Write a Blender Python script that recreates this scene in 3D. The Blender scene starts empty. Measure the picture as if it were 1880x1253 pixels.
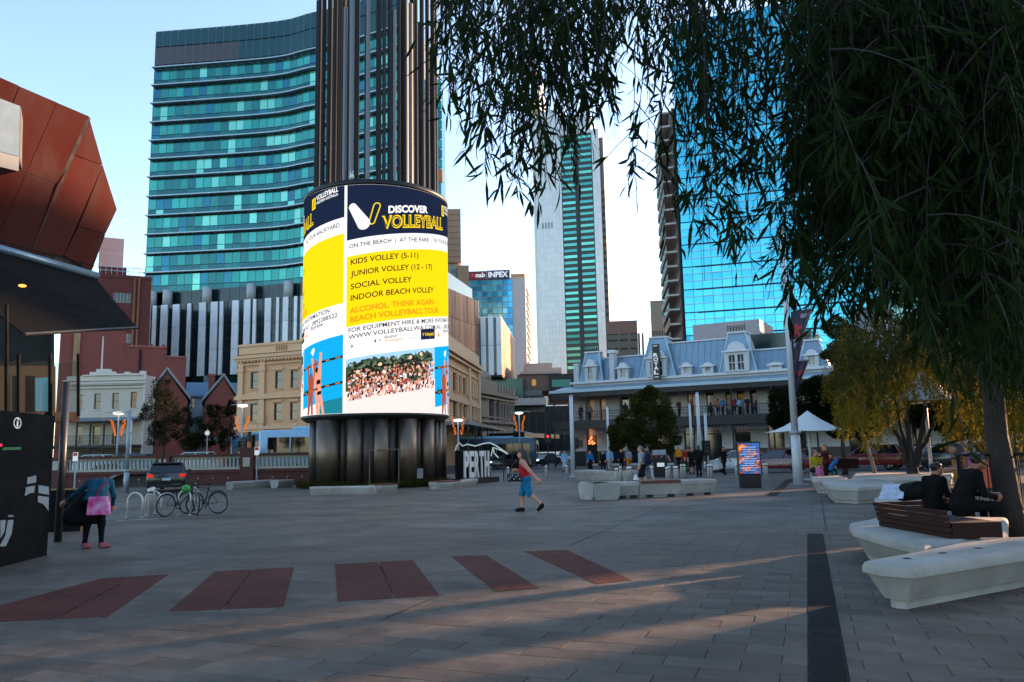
import bpy, bmesh, math, random
import numpy as np
from mathutils import Vector, Matrix
R = math.radians
random.seed(7)
scn = bpy.context.scene
COL = scn.collection
# ---------------------------------------------------------------- camera
F, CX, CY, CH = 1462.0, 940.0, 626.5, 1.7
PITCH, ROLL = R(7.9), R(1.15)
fw = Vector((0, math.cos(PITCH), math.sin(PITCH)))
u0 = Vector((0, -math.sin(PITCH), math.cos(PITCH)))
rt = Vector((math.cos(ROLL), 0, 0)) - math.sin(ROLL) * u0
up = Vector((math.sin(ROLL), 0, 0)) + math.cos(ROLL) * u0
cam = bpy.data.cameras.new('camera')
cam.sensor_width = 36.0
cam.lens = F / 1880.0 * 36.0
cam.clip_start, cam.clip_end = 0.1, 9000
co = bpy.data.objects.new('camera', cam)
COL.objects.link(co)
co.matrix_world = Matrix(((rt.x, up.x, -fw.x, 0), (rt.y, up.y, -fw.y, 0), (rt.z, up.z, -fw.z, CH), (0, 0, 0, 1)))
scn.camera = co
# ---------------------------------------------------------------- sky, sun, exposure
SUN_AZ, SUN_EL = R(31), R(11)          # azimuth from +X towards +Y
w = bpy.data.worlds.new('World')
scn.world = w
w.use_nodes = True
nt = w.node_tree
sky = nt.nodes.new('ShaderNodeTexSky')
sky.sky_type = 'NISHITA'
sky.sun_disc = False
sky.sun_elevation = R(16)
sky.sun_rotation = R(90) - SUN_AZ
sky.air_density, sky.dust_density, sky.ozone_density = 1.0, 0.7, 1.3
nt.links.new(sky.outputs[0], nt.nodes['Background'].inputs[0])
nt.nodes['Background'].inputs[1].default_value = 0.15
sd = Vector((math.cos(SUN_EL) * math.cos(SUN_AZ), math.cos(SUN_EL) * math.sin(SUN_AZ), math.sin(SUN_EL)))
sl = bpy.data.lights.new('sun', 'SUN')
sl.energy, sl.angle, sl.color = 5.0, R(0.9), (1.0, 0.58, 0.32)
so = bpy.data.objects.new('sun', sl)
so.rotation_euler = sd.to_track_quat('Z', 'Y').to_euler()
so.location = (60, 40, 60)
COL.objects.link(so)
vs = scn.view_settings
vs.view_transform, vs.look, vs.gamma, vs.use_curve_mapping = 'Standard', 'None', 1.0, False
vs.exposure = 1.7
scn.cycles.max_bounces = 6
scn.cycles.diffuse_bounces = 3
scn.cycles.glossy_bounces = 3
scn.cycles.transparent_max_bounces = 6
scn.cycles.caustics_reflective = scn.cycles.caustics_refractive = False
# ---------------------------------------------------------------- pixel helpers (photo pixels 1880 x 1253)
def ray(px, py):
    return (fw + rt * ((px - CX) / F) + up * ((CY - py) / F))
def at(px, py, Y):
    d = ray(px, py)
    t = Y / d.y
    return Vector((d.x * t, Y, CH + d.z * t))
def gnd(px, py, z=0.0):
    d = ray(px, py)
    t = (z - CH) / d.z
    return Vector((d.x * t, d.y * t, z))
def Yfor(px, py, z):
    d = ray(px, py)
    return (z - CH) / d.z * d.y
def gat(px, Y, z=0.0):
    """ground point at world depth Y seen in image column px (roll taken into account)"""
    py = 830.0
    for _ in range(6):
        p = at(px, py, Y)
        q = at(px, py + 1, Y)
        py += (z - p.z) / (q.z - p.z)
    return at(px, py, Y)
# ---------------------------------------------------------------- colours and materials
def lin(h):
    if not isinstance(h, str):
        return tuple(h)
    h = h.lstrip('#')
    o = []
    for i in (0, 2, 4):
        v = int(h[i:i + 2], 16) / 255
        o.append(v / 12.92 if v <= .04045 else ((v + .055) / 1.055) ** 2.4)
    return tuple(o)
MATS = {}
def mat(name, col=None, rough=.6, metal=0., var=.15, scale=2., bump=0., bscale=30., rnd=0., emit=None, es=0., spec=.5, coat=0., alpha=1., trans=0., stretch=None, rv=.12, sss=0.):
    if name in MATS:
        return MATS[name]
    m = bpy.data.materials.new(name)
    m.use_nodes = True
    t = m.node_tree
    N, L = t.nodes, t.links
    b = N['Principled BSDF']
    c = lin(col)
    b.inputs['Roughness'].default_value = rough
    b.inputs['Metallic'].default_value = metal
    b.inputs['Specular IOR Level'].default_value = spec
    b.inputs['Coat Weight'].default_value = coat
    b.inputs['Coat Roughness'].default_value = .08
    b.inputs['Base Color'].default_value = (*c, 1)
    b.inputs['Alpha'].default_value = alpha
    b.inputs['Transmission Weight'].default_value = trans
    tc = N.new('ShaderNodeTexCoord')
    src = tc.outputs['Object']
    if stretch:
        mp = N.new('ShaderNodeMapping')
        mp.inputs['Scale'].default_value = stretch
        L.new(src, mp.inputs['Vector'])
        src = mp.outputs['Vector']
    if var > 0 or rnd > 0:
        n = N.new('ShaderNodeTexNoise')
        n.inputs['Scale'].default_value = scale
        n.inputs['Detail'].default_value = 5
        n.inputs['Roughness'].default_value = .65
        L.new(src, n.inputs['Vector'])
        mr = N.new('ShaderNodeMapRange')
        mr.inputs['From Min'].default_value, mr.inputs['From Max'].default_value = .25, .75
        mr.inputs['To Min'].default_value, mr.inputs['To Max'].default_value = 1 - var, 1 + var
        L.new(n.outputs['Fac'], mr.inputs['Value'])
        val = mr.outputs[0]
        if rnd > 0:
            oi = N.new('ShaderNodeObjectInfo')
            m2 = N.new('ShaderNodeMapRange')
            m2.inputs['To Min'].default_value, m2.inputs['To Max'].default_value = 1 - rnd, 1 + rnd
            L.new(oi.outputs['Random'], m2.inputs['Value'])
            mm = N.new('ShaderNodeMath')
            mm.operation = 'MULTIPLY'
            L.new(val, mm.inputs[0])
            L.new(m2.outputs[0], mm.inputs[1])
            val = mm.outputs[0]
        hs = N.new('ShaderNodeHueSaturation')
        hs.inputs['Color'].default_value = (*c, 1)
        L.new(val, hs.inputs['Value'])
        L.new(hs.outputs[0], b.inputs['Base Color'])
        if rv > 0:
            m3 = N.new('ShaderNodeMapRange')
            m3.inputs['From Min'].default_value, m3.inputs['From Max'].default_value = .25, .75
            m3.inputs['To Min'].default_value, m3.inputs['To Max'].default_value = max(0, rough * (1 - rv * 2)), min(1, rough * (1 + rv * 2))
            L.new(n.outputs['Fac'], m3.inputs['Value'])
            L.new(m3.outputs[0], b.inputs['Roughness'])
    if bump > 0:
        n2 = N.new('ShaderNodeTexNoise')
        n2.inputs['Scale'].default_value = bscale
        n2.inputs['Detail'].default_value = 4
        L.new(src, n2.inputs['Vector'])
        bp = N.new('ShaderNodeBump')
        bp.inputs['Strength'].default_value = bump
        bp.inputs['Distance'].default_value = .02
        L.new(n2.outputs['Fac'], bp.inputs['Height'])
        L.new(bp.outputs[0], b.inputs['Normal'])
    if emit is not None:
        b.inputs['Emission Color'].default_value = (*lin(emit), 1)
        b.inputs['Emission Strength'].default_value = es
    MATS[name] = m
    return m
def glow(name, col, s):
    return mat(name, '#010101', rough=1., var=0, emit=col, es=s, spec=0.)
def stain(m, amt=.3, spots=True):
    """gum spots, spills and foot-worn patches laid over a ground material in world space"""
    N, L = m.node_tree.nodes, m.node_tree.links
    b = N['Principled BSDF']
    src = b.inputs['Base Color'].links[0].from_socket
    g = N.new('ShaderNodeNewGeometry')
    n = N.new('ShaderNodeTexNoise')
    n.inputs['Scale'].default_value = .55
    n.inputs['Detail'].default_value = 7
    n.inputs['Roughness'].default_value = .72
    L.new(g.outputs['Position'], n.inputs['Vector'])
    r1 = N.new('ShaderNodeMapRange')
    r1.inputs['From Min'].default_value, r1.inputs['From Max'].default_value = .35, .65
    r1.inputs['To Min'].default_value, r1.inputs['To Max'].default_value = 1 - amt, 1 + amt * .7
    L.new(n.outputs['Fac'], r1.inputs['Value'])
    v = N.new('ShaderNodeTexVoronoi')
    v.inputs['Scale'].default_value = 1.9
    L.new(g.outputs['Position'], v.inputs['Vector'])
    r2 = N.new('ShaderNodeMapRange')
    r2.inputs['From Min'].default_value, r2.inputs['From Max'].default_value = .03, .07
    r2.inputs['To Min'].default_value, r2.inputs['To Max'].default_value = (.55 if spots else 1.), 1.
    L.new(v.outputs['Distance'], r2.inputs['Value'])
    mm = N.new('ShaderNodeMath')
    mm.operation = 'MULTIPLY'
    L.new(r1.outputs[0], mm.inputs[0])
    L.new(r2.outputs[0], mm.inputs[1])
    h_ = N.new('ShaderNodeHueSaturation')
    L.new(src, h_.inputs['Color'])
    L.new(mm.outputs[0], h_.inputs['Value'])
    L.new(h_.outputs[0], b.inputs['Base Color'])
    return m
# ---------------------------------------------------------------- mesh builder
class MB:
    def __init__(s):
        s.v, s.f, s.m = [], [], []
    def add(s, vs_, fs, mi=0):
        o = len(s.v)
        s.v.extend([tuple(p) for p in vs_])
        for f in fs:
            s.f.append(tuple(i + o for i in f))
            s.m.append(mi)
        return s
    def box(s, x0, x1, y0, y1, z0, z1, mi=0):
        return s.add([(x0, y0, z0), (x1, y0, z0), (x1, y1, z0), (x0, y1, z0), (x0, y0, z1), (x1, y0, z1), (x1, y1, z1), (x0, y1, z1)],
                     [(0, 3, 2, 1), (4, 5, 6, 7), (0, 1, 5, 4), (1, 2, 6, 5), (2, 3, 7, 6), (3, 0, 4, 7)], mi)
    def bbox(s, x0, x1, y0, y1, z0, z1, b=.02, mi=0):
        """box with chamfered edges on the two horizontal ends (rounded vertical corners and top rim)"""
        b = min(b, abs(x1 - x0) * .45, abs(y1 - y0) * .45, abs(z1 - z0) * .45)
        def ring(i, z):
            return [(x0 + i + b, y0 + i, z), (x1 - i - b, y0 + i, z), (x1 - i, y0 + i + b, z), (x1 - i, y1 - i - b, z),
                    (x1 - i - b, y1 - i, z), (x0 + i + b, y1 - i, z), (x0 + i, y1 - i - b, z), (x0 + i, y0 + i + b, z)]
        rr = [ring(b * .7, z0), ring(0, z0 + b), ring(0, z1 - b), ring(b * .7, z1)]
        v = [p for r_ in rr for p in r_]
        f = [tuple(reversed(range(8))), tuple(range(24, 32))]
        for k in range(3):
            for i in range(8):
                j = (i + 1) % 8
                f.append((k * 8 + i, k * 8 + j, k * 8 + 8 + j, k * 8 + 8 + i))
        return s.add(v, f, mi)
    def prism(s, poly, z0, z1, mi=0):
        n = len(poly)
        v = [(p[0], p[1], z0) for p in poly] + [(p[0], p[1], z1) for p in poly]
        f = [tuple(reversed(range(n))), tuple(range(n, 2 * n))] + [(i, (i + 1) % n, n + (i + 1) % n, n + i) for i in range(n)]
        return s.add(v, f, mi)
    def slab(s, poly, y0, y1, mi=0):
        """polygon given in (x, z), extruded along y"""
        n = len(poly)
        v = [(p[0], y0, p[1]) for p in poly] + [(p[0], y1, p[1]) for p in poly]
        f = [tuple(range(n)), tuple(reversed(range(n, 2 * n)))] + [(i, n + i, n + (i + 1) % n, (i + 1) % n) for i in range(n)]
        return s.add(v, f, mi)
    def tube(s, pts, rad, n=8, mi=0, caps=True):
        pts = [Vector(p) for p in pts]
        rad = rad if isinstance(rad, (list, tuple)) else [rad] * len(pts)
        v, f = [], []
        prev = None
        for i, p in enumerate(pts):
            a = pts[max(i - 1, 0)]
            c = pts[min(i + 1, len(pts) - 1)]
            d = (c - a)
            d = d.normalized() if d.length > 1e-9 else Vector((0, 0, 1))
            if prev is None:
                prev = d.orthogonal().normalized()
            x = (prev - d * prev.dot(d))
            x = x.normalized() if x.length > 1e-6 else d.orthogonal().normalized()
            prev = x
            y = d.cross(x)
            for k in range(n):
                t = 2 * math.pi * k / n
                v.append(p + (x * math.cos(t) + y * math.sin(t)) * rad[i])
        for i in range(len(pts) - 1):
            for k in range(n):
                f.append((i * n + k, i * n + (k + 1) % n, (i + 1) * n + (k + 1) % n, (i + 1) * n + k))
        if caps:
            f.append(tuple(reversed(range(n))))
            f.append(tuple(range((len(pts) - 1) * n, len(pts) * n)))
        return s.add(v, f, mi)
    def lathe(s, prof, cx=0, cy=0, n=24, a0=0., a1=2 * math.pi, mi=0, caps=True):
        full = abs(a1 - a0 - 2 * math.pi) < 1e-6
        k = n if full else n + 1
        v, f = [], []
        for (r_, z) in prof:
            for i in range(k):
                t = a0 + (a1 - a0) * i / n
                v.append((cx + r_ * math.cos(t), cy + r_ * math.sin(t), z))
        for j in range(len(prof) - 1):
            for i in range(n):
                i2 = (i + 1) % k
                f.append((j * k + i, j * k + i2, (j + 1) * k + i2, (j + 1) * k + i))
        if caps and full:
            if prof[0][0] > 1e-4:
                f.append(tuple(reversed(range(k))))
            if prof[-1][0] > 1e-4:
                f.append(tuple(range((len(prof) - 1) * k, len(prof) * k)))
        return s.add(v, f, mi)
    def ball(s, c, r_, n=10, m=6, sx=1, sy=1, sz=1, mi=0):
        v, f = [], []
        for j in range(m + 1):
            ph = math.pi * j / m
            for i in range(n):
                t = 2 * math.pi * i / n
                v.append((c[0] + r_ * sx * math.sin(ph) * math.cos(t), c[1] + r_ * sy * math.sin(ph) * math.sin(t), c[2] - r_ * sz * math.cos(ph)))
        for j in range(m):
            for i in range(n):
                f.append((j * n + i, j * n + (i + 1) % n, (j + 1) * n + (i + 1) % n, (j + 1) * n + i))
        return s.add(v, f, mi)
    def torus(s, c, Rr, r_, axis='y', n=24, m=6, mi=0, a0=0, a1=2 * math.pi):
        v, f = [], []
        full = abs(a1 - a0 - 2 * math.pi) < 1e-6
        k = n if full else n + 1
        for i in range(k):
            t = a0 + (a1 - a0) * i / n
            for j in range(m):
                q = 2 * math.pi * j / m
                rr = Rr + r_ * math.cos(q)
                h = r_ * math.sin(q)
                a, b = rr * math.cos(t), rr * math.sin(t)
                v.append((c[0] + a, c[1] + h, c[2] + b) if axis == 'y' else (c[0] + h, c[1] + a, c[2] + b) if axis == 'x' else (c[0] + a, c[1] + b, c[2] + h))
        for i in range(n):
            for j in range(m):
                f.append((i * m + j, i * m + (j + 1) % m, ((i + 1) % k) * m + (j + 1) % m, ((i + 1) % k) * m + j))
        return s.add(v, f, mi)
    def mesh(s, name, mats, smooth=False):
        me = bpy.data.meshes.new(name)
        me.from_pydata(s.v, [], s.f)
        for m_ in (mats if isinstance(mats, (list, tuple)) else [mats]):
            me.materials.append(m_)
        if len(me.materials) > 1:
            me.polygons.foreach_set('material_index', s.m)
        bm = bmesh.new()
        bm.from_mesh(me)
        bmesh.ops.recalc_face_normals(bm, faces=bm.faces)
        bm.to_mesh(me)
        bm.free()
        if smooth:
            me.polygons.foreach_set('use_smooth', [True] * len(me.polygons))
            if smooth == 'auto':
                me.set_sharp_from_angle(angle=R(38))
        return me
    def build(s, name, mats, parent=None, smooth=False):
        return link(name, s.mesh(name, mats, smooth), parent)
def link(name, me, parent=None, loc=None, rz=None):
    o = bpy.data.objects.new(name, me)
    COL.objects.link(o)
    if parent:
        o.parent = parent
    if loc is not None:
        o.location = loc
    if rz is not None:
        o.rotation_euler = (0, 0, rz)
    return o
def tag(o, label=None, cat=None, group=None, kind=None):
    for k, v in (('label', label), ('category', cat), ('group', group), ('kind', kind)):
        if v:
            o[k] = v
    return o
def thing(name, label, cat, loc=(0, 0, 0), rz=0., group=None):
    o = bpy.data.objects.new(name, None)
    o.empty_display_size = .2
    COL.objects.link(o)
    o.location = loc
    o.rotation_euler = (0, 0, rz)
    return tag(o, label, cat, group)
def dup(root, loc=None, rz=None, label=None, group=None, parent=None):
    c = root.copy()
    COL.objects.link(c)
    c.parent = parent
    if loc is not None:
        c.location = loc
    if rz is not None:
        c.rotation_euler = (0, 0, rz)
    if label:
        c['label'] = label
    if group:
        c['group'] = group
    for ch in list(root.children):
        dup(ch, parent=c)
    return c
BOXES = {}
def bx(name, m, parent, x0, x1, y0, y1, z0, z1, b=0.):
    """one box-shaped part in the parent's frame; alike boxes share their mesh"""
    key = (m.name, round(x1 - x0, 3), round(y1 - y0, 3), round(z1 - z0, 3), b)
    if key not in BOXES:
        hx, hy, hz = (x1 - x0) / 2, (y1 - y0) / 2, (z1 - z0) / 2
        mb = MB()
        if b > 0:
            mb.bbox(-hx, hx, -hy, hy, -hz, hz, b)
        else:
            mb.box(-hx, hx, -hy, hy, -hz, hz)
        BOXES[key] = mb.mesh(name, m)
    return link(name, BOXES[key], parent, ((x0 + x1) / 2, (y0 + y1) / 2, (z0 + z1) / 2))
class Face:
    """a vertical wall plane seen in the photo: local x runs along the wall (left to right), local -y faces the camera"""
    def __init__(s, pxa, Ya, pxb, Yb):
        s.A, s.B = gat(pxa, Ya), gat(pxb, Yb)
        s.d = (s.B - s.A)
        s.len = s.d.length
        s.d.normalize()
        s.n = Vector((s.d.y, -s.d.x, 0))
        s.rz = math.atan2(s.d.y, s.d.x)
    def uz(s, px, py, out=0.):
        r_ = ray(px, py)
        o = Vector((0, 0, CH))
        p0 = s.A + s.n * out
        t = (p0 - o).dot(s.n) / r_.dot(s.n)
        p = o + r_ * t
        return (p - s.A).dot(s.d), p.z
    def u(s, px, py=800., out=0.):
        return s.uz(px, py, out)[0]
    def z(s, px, py, out=0.):
        return s.uz(px, py, out)[1]
    def thing(s, name, label, cat, group=None):
        return thing(name, label, cat, s.A, s.rz, group)
# text turned into flat mesh data: list of (x, y) verts and faces, scaled to width w and cap height h
def text_mesh(txt, w=None, h=1., bold=0., name='lettering'):
    cu = bpy.data.curves.new('t', 'FONT')
    cu.body = txt
    cu.size = 1.0
    cu.offset = bold
    cu.resolution_u = 3
    ob = bpy.data.objects.new('t', cu)
    COL.objects.link(ob)
    dg = bpy.context.evaluated_depsgraph_get()
    me = ob.evaluated_get(dg).to_mesh()
    v = np.array([tuple(q.co) for q in me.vertices])
    f = [tuple(p.vertices) for p in me.polygons]
    ob.evaluated_get(dg).to_mesh_clear()
    bpy.data.objects.remove(ob)
    bpy.data.curves.remove(cu)
    x0, x1 = v[:, 0].min(), v[:, 0].max()
    cap = 0.70
    sx = (w / (x1 - x0)) if w else h / cap
    return [((p[0] - x0) * sx, p[1] * h / cap) for p in v], f
def letters(name, txt, m, parent, x0, z0, w, h, y, bold=0., depth=0.):
    """flat lettering on a wall (local x, z) at local y"""
    v, f = text_mesh(txt, w, h, bold)
    mb = MB()
    mb.add([(x0 + a, y, z0 + b) for a, b in v], f)
    o = mb.build(name, m, parent)
    return o
# ================================================================ ground, roads, paving
GA = R(20.0)                       # the paving grid: cross joints run 20 degrees right of straight ahead
gx = Vector((math.cos(GA), -math.sin(GA), 0))     # along a row
gy = Vector((math.sin(GA), math.cos(GA), 0))      # across the rows
def gridp(a, b, z=0.):
    p = gx * a + gy * b
    return Vector((p.x, p.y, z))
def paving_mat():
    m = bpy.data.materials.new('plaza stone paving')
    m.use_nodes = True
    N, L = m.node_tree.nodes, m.node_tree.links
    b = N['Principled BSDF']
    b.inputs['Specular IOR Level'].default_value = .22
    tc = N.new('ShaderNodeTexCoord')
    mp = N.new('ShaderNodeMapping')
    mp.inputs['Rotation'].default_value = (0, 0, GA)
    L.new(tc.outputs['Object'], mp.inputs['Vector'])
    br = N.new('ShaderNodeTexBrick')
    br.inputs['Color1'].default_value = (*lin('#57514a'), 1)
    br.inputs['Color2'].default_value = (*lin('#635c54'), 1)
    br.inputs['Mortar'].default_value = (*lin('#232425'), 1)
    br.inputs['Scale'].default_value = 1.0
    br.inputs['Mortar Size'].default_value = .006
    br.inputs['Brick Width'].default_value = .6
    br.inputs['Row Height'].default_value = .3
    L.new(mp.outputs[0], br.inputs['Vector'])
    n = N.new('ShaderNodeTexNoise')
    n.inputs['Scale'].default_value = .35
    n.inputs['Detail'].default_value = 8
    n.inputs['Roughness'].default_value = .7
    L.new(tc.outputs['Object'], n.inputs['Vector'])
    n2 = N.new('ShaderNodeTexNoise')
    n2.inputs['Scale'].default_value = 5
    n2.inputs['Detail'].default_value = 6
    L.new(tc.outputs['Object'], n2.inputs['Vector'])
    mr = N.new('ShaderNodeMapRange')
    mr.inputs['From Min'].default_value, mr.inputs['From Max'].default_value = .3, .7
    mr.inputs['To Min'].default_value, mr.inputs['To Max'].default_value = .72, 1.2
    L.new(n.outputs['Fac'], mr.inputs['Value'])
    mr2 = N.new('ShaderNodeMapRange')
    mr2.inputs['To Min'].default_value, mr2.inputs['To Max'].default_value = .8, 1.2
    L.new(n2.outputs['Fac'], mr2.inputs['Value'])
    mm = N.new('ShaderNodeMath')
    mm.operation = 'MULTIPLY'
    L.new(mr.outputs[0], mm.inputs[0])
    L.new(mr2.outputs[0], mm.inputs[1])
    hs = N.new('ShaderNodeHueSaturation')
    L.new(br.outputs['Color'], hs.inputs['Color'])
    L.new(mm.outputs[0], hs.inputs['Value'])
    L.new(hs.outputs[0], b.inputs['Base Color'])
    m4 = N.new('ShaderNodeMapRange')
    m4.inputs['From Min'].default_value, m4.inputs['From Max'].default_value = .3, .7
    m4.inputs['To Min'].default_value, m4.inputs['To Max'].default_value = .75, .55
    L.new(n.outputs['Fac'], m4.inputs['Value'])
    L.new(m4.outputs[0], b.inputs['Roughness'])
    bp = N.new('ShaderNodeBump')
    bp.inputs['Strength'].default_value = .25
    bp.inputs['Distance'].default_value = .01
    L.new(n2.outputs['Fac'], bp.inputs['Height'])
    L.new(bp.outputs[0], b.inputs['Normal'])
    MATS['paving'] = m
    return m
M_PAVE = paving_mat()
M_PAVER = mat('grey granite paver', '#5a524a', rough=.75, spec=.22, var=.3, scale=4, bump=.25, bscale=60, rnd=.22)
stain(M_PAVER)
stain(M_PAVE)
M_BED = mat('dark paving joint', '#1d1e1f', rough=.9)
M_ASPH = mat('asphalt', '#3c3c3e', rough=.75, var=.2, scale=.8, bump=.3, bscale=60)
M_KERB = mat('pale granite kerb', '#6d6d6c', rough=.7, var=.2, scale=2)
M_PAINT = mat('worn white road paint', '#b9bcbc', rough=.6, var=.25, scale=3)
HF = Face(1010, 85, 1520, 71.6)     # the hotel's front line; the street runs along it
def hotel_pt(u, out, z=0.):
    p = HF.A + HF.d * u + HF.n * out
    return (p.x, p.y, z)
g = MB()
g.add([(-3500, -1500, -.06), (3500, -1500, -.06), (3500, 5500, -.06), (-3500, 5500, -.06)], [(0, 1, 2, 3)])
o = g.build('ground', M_ASPH)
tag(o, 'wide dark ground of the city beyond the plaza', 'ground', kind='structure')
# plaza deck: one sheet, with a field in front where real pavers are laid (kept 6 mm lower)
fa0, fa1, fb0, fb1 = -9.0, 7.2, 3.6, 16.8
g = MB()
def gridquad(mb, a0, a1, b0, b1, z):
    mb.add([gridp(a0, b0, z), gridp(a1, b0, z), gridp(a1, b1, z), gridp(a0, b1, z)], [(0, 1, 2, 3)])
PL = [hotel_pt(-130, 20.5), hotel_pt(90, 20.5)]
inv = lambda p: (Vector(p).dot(gx), Vector(p).dot(gy))
far_l, far_r = PL[0], PL[1]
outer = [(-75, -60, 0), (75, -60, 0), (far_r[0], far_r[1], 0), (far_l[0], far_l[1], 0)]
hole = [gridp(fa0, fb0), gridp(fa1, fb0), gridp(fa1, fb1), gridp(fa0, fb1)]
g.add(outer + hole, [(0, 1, 5, 4), (1, 2, 6, 5), (2, 3, 7, 6), (3, 0, 4, 7)])
plaza = g.build('plaza_paving', M_PAVE)
tag(plaza, 'grey stone paving of the open plaza', 'paving', kind='structure')
g = MB()
gridquad(g, fa0, fa1, fb0, fb1, -.008)
g.build('paving_bed', M_BED, plaza)
# individual pavers
def red_panels():
    L_ = []
    for q in [[(185, 1063), (310, 1055), (196, 1133), (0, 1140), (0, 1110)],
              [(395, 1050), (540, 1042), (520, 1115), (310, 1123)],
              [(615, 1037), (758, 1029), (807, 1094), (620, 1105)],
              [(828, 1022), (892, 1020), (990, 1080), (910, 1087)],
              [(962, 1013), (1040, 1010), (1160, 1066), (1095, 1073)]]:
        L_.append([gnd(*p) for p in q])
    L_[0] = [gnd(185, 1063), gnd(310, 1055), gnd(196, 1133), gnd(0, 1142), gnd(-60, 1140), gnd(-20, 1118)]
    return L_
RED = red_panels()
def in_poly(p, poly):
    c = False
    n = len(poly)
    for i in range(n):
        a, b = poly[i], poly[(i + 1) % n]
        if (a.y > p.y) != (b.y > p.y) and p.x < (b.x - a.x) * (p.y - a.y) / (b.y - a.y) + a.x:
            c = not c
    return c
GR = [gnd(1485, 980), gnd(1517, 980), gnd(1552, 1253), gnd(1480, 1253)]
ga0 = min(inv(p)[0] for p in GR) ; ga1 = ga0 + .36
gb1 = inv(GR[0])[1]
ga0 = inv(gnd(1483, 1100))[0]
ga1 = inv(gnd(1532.5, 1100))[0]
pv = {}
cells = []
row = 0
b = fb0
PW, PD, J = .6, .3, .007
while b < fb1 - .01:
    a = fa0 - (row % 2) * PW / 2
    while a < fa1 - .01:
        a0, a1 = max(a, fa0), min(a + PW, fa1)
        if a1 - a0 > .05:
            segs = [(a0, a1)]
            if b < gb1:                                  # leave the drain trench open
                segs = []
                if a0 < ga0:
                    segs.append((a0, min(a1, ga0)))
                if a1 > ga1:
                    segs.append((max(a0, ga1), a1))
            for s0, s1 in segs:
                if s1 - s0 > .04:
                    cells.append((s0, s1, b, min(b + PD, fb1)))
        a += PW
    b += PD
    row += 1
def visible(p):
    if p.y < .5:
        return False
    d = p - Vector((0, 0, CH))
    z = d.dot(fw)
    x, y = d.dot(rt) / z * F + CX, CY - d.dot(up) / z * F
    return -30 < x < 1910 and y < 1275
vis, rest = [], []
for c_ in cells:
    m_ = gridp((c_[0] + c_[1]) / 2, (c_[2] + c_[3]) / 2)
    if any(all(in_poly(gridp(aa, bb), q) for aa in c_[:2] for bb in c_[2:]) for q in RED):
        continue
    (vis if visible(m_) else rest).append((m_.length, c_))
vis.sort(key=lambda t: t[0])
rest += vis[300:]
for _, c_ in vis[:300]:
    w_, d_ = c_[1] - c_[0] - J, c_[3] - c_[2] - J
    key = (round(w_, 3), round(d_, 3))
    if key not in pv:
        mb = MB()
        mb.bbox(-w_ / 2, w_ / 2, -d_ / 2, d_ / 2, -.06, 0, .0025)
        pv[key] = mb.mesh('paver', M_PAVER)
    p = gridp((c_[0] + c_[1]) / 2, (c_[2] + c_[3]) / 2)
    o = link('paver', pv[key], plaza, (p.x, p.y, random.uniform(-.0025, .0018)), -GA)
    o.rotation_euler = (random.uniform(-.004, .004), random.uniform(-.003, .003), -GA)
mb = MB()
ca, sa = math.cos(GA), math.sin(GA)
for _, c_ in rest:
    z1 = random.uniform(-.0025, .0018)
    a0, a1, b0, b1 = c_[0] + J / 2, c_[1] - J / 2, c_[2] + J / 2, c_[3] - J / 2
    vsx = []
    for z, i in ((-.06, 0), (z1 - .002, 0), (z1, .002)):
        for (aa, bb) in ((a0 + i, b0 + i), (a1 - i, b0 + i), (a1 - i, b1 - i), (a0 + i, b1 - i)):
            vsx.append(gridp(aa, bb, z))
    mb.add(vsx, [(8, 9, 10, 11)] + [(k * 4 + i, k * 4 + (i + 1) % 4, k * 4 + 4 + (i + 1) % 4, k * 4 + 4 + i) for k in (0, 1) for i in range(4)])
o = mb.build('paver_field', stain(mat('grey granite paver field', '#5a524a', rough=.72, spec=.22, var=.25, scale=1.1, bump=.25, bscale=60)), plaza)
o['kind'] = 'stuff'
# red granite strips set into the plaza
M_RED = mat('red brown granite', '#52302a', rough=.82, var=.22, scale=5, bump=.2, bscale=80, spec=.1)
stain(M_RED)
for i, q in enumerate(RED):
    n = len(q)
    c = sum(q, Vector()) / n
    def slab_piece(pts, nm='granite_slab'):
        mb = MB()
        mb.prism([(p.x, p.y) for p in pts], -.06, .0045)
        return mb.build(nm, M_RED, plaza)
    if n == 4 and i in (1, 2):
        t0 = .47 if i == 1 else .55
        ta, tb = q[0].lerp(q[1], t0), q[3].lerp(q[2], t0)
        e = (q[1] - q[0]).normalized() * .012
        slab_piece([q[0], ta - e, tb - e, q[3]])
        slab_piece([ta + e, q[1], q[2], tb + e])
    elif n == 6:
        ta, tb = q[0].lerp(q[1], .5), q[3].lerp(q[2], .5)
        e = (q[1] - q[0]).normalized() * .012
        slab_piece([q[0], ta - e, tb - e, q[3], q[4], q[5]])
        slab_piece([ta + e, q[1], q[2], tb + e])
    else:
        slab_piece(q)
# thin steel joints and long control joints across the plaza
M_JOINT = mat('dark joint strip', '#26282a', rough=.8, var=.1)
def strip(p, q, w_, z=.004, name='joint_strip', m=M_JOINT):
    d = (q - p).normalized()
    n = Vector((-d.y, d.x, 0)) * w_ / 2
    mb = MB()
    mb.add([(p - n) + Vector((0, 0, z)), (q - n) + Vector((0, 0, z)), (q + n) + Vector((0, 0, z)), (p + n) + Vector((0, 0, z))], [(0, 1, 2, 3)])
    return mb.build(name, m, plaza)
strip(gnd(150, 958), gnd(1420, 925.5), .09)
strip(gnd(1043, 1003), gnd(1240, 921), .03)
strip(gnd(1508, 912), gnd(1517, 978), .04)
strip(gnd(704, 1137), gnd(812, 1092), .02, z=.006)
strip(gnd(1318, 940), gnd(1362, 938), .12)
strip(gnd(212, 957), gnd(290, 953), .12, name='painted_line', m=M_PAINT)
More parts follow.
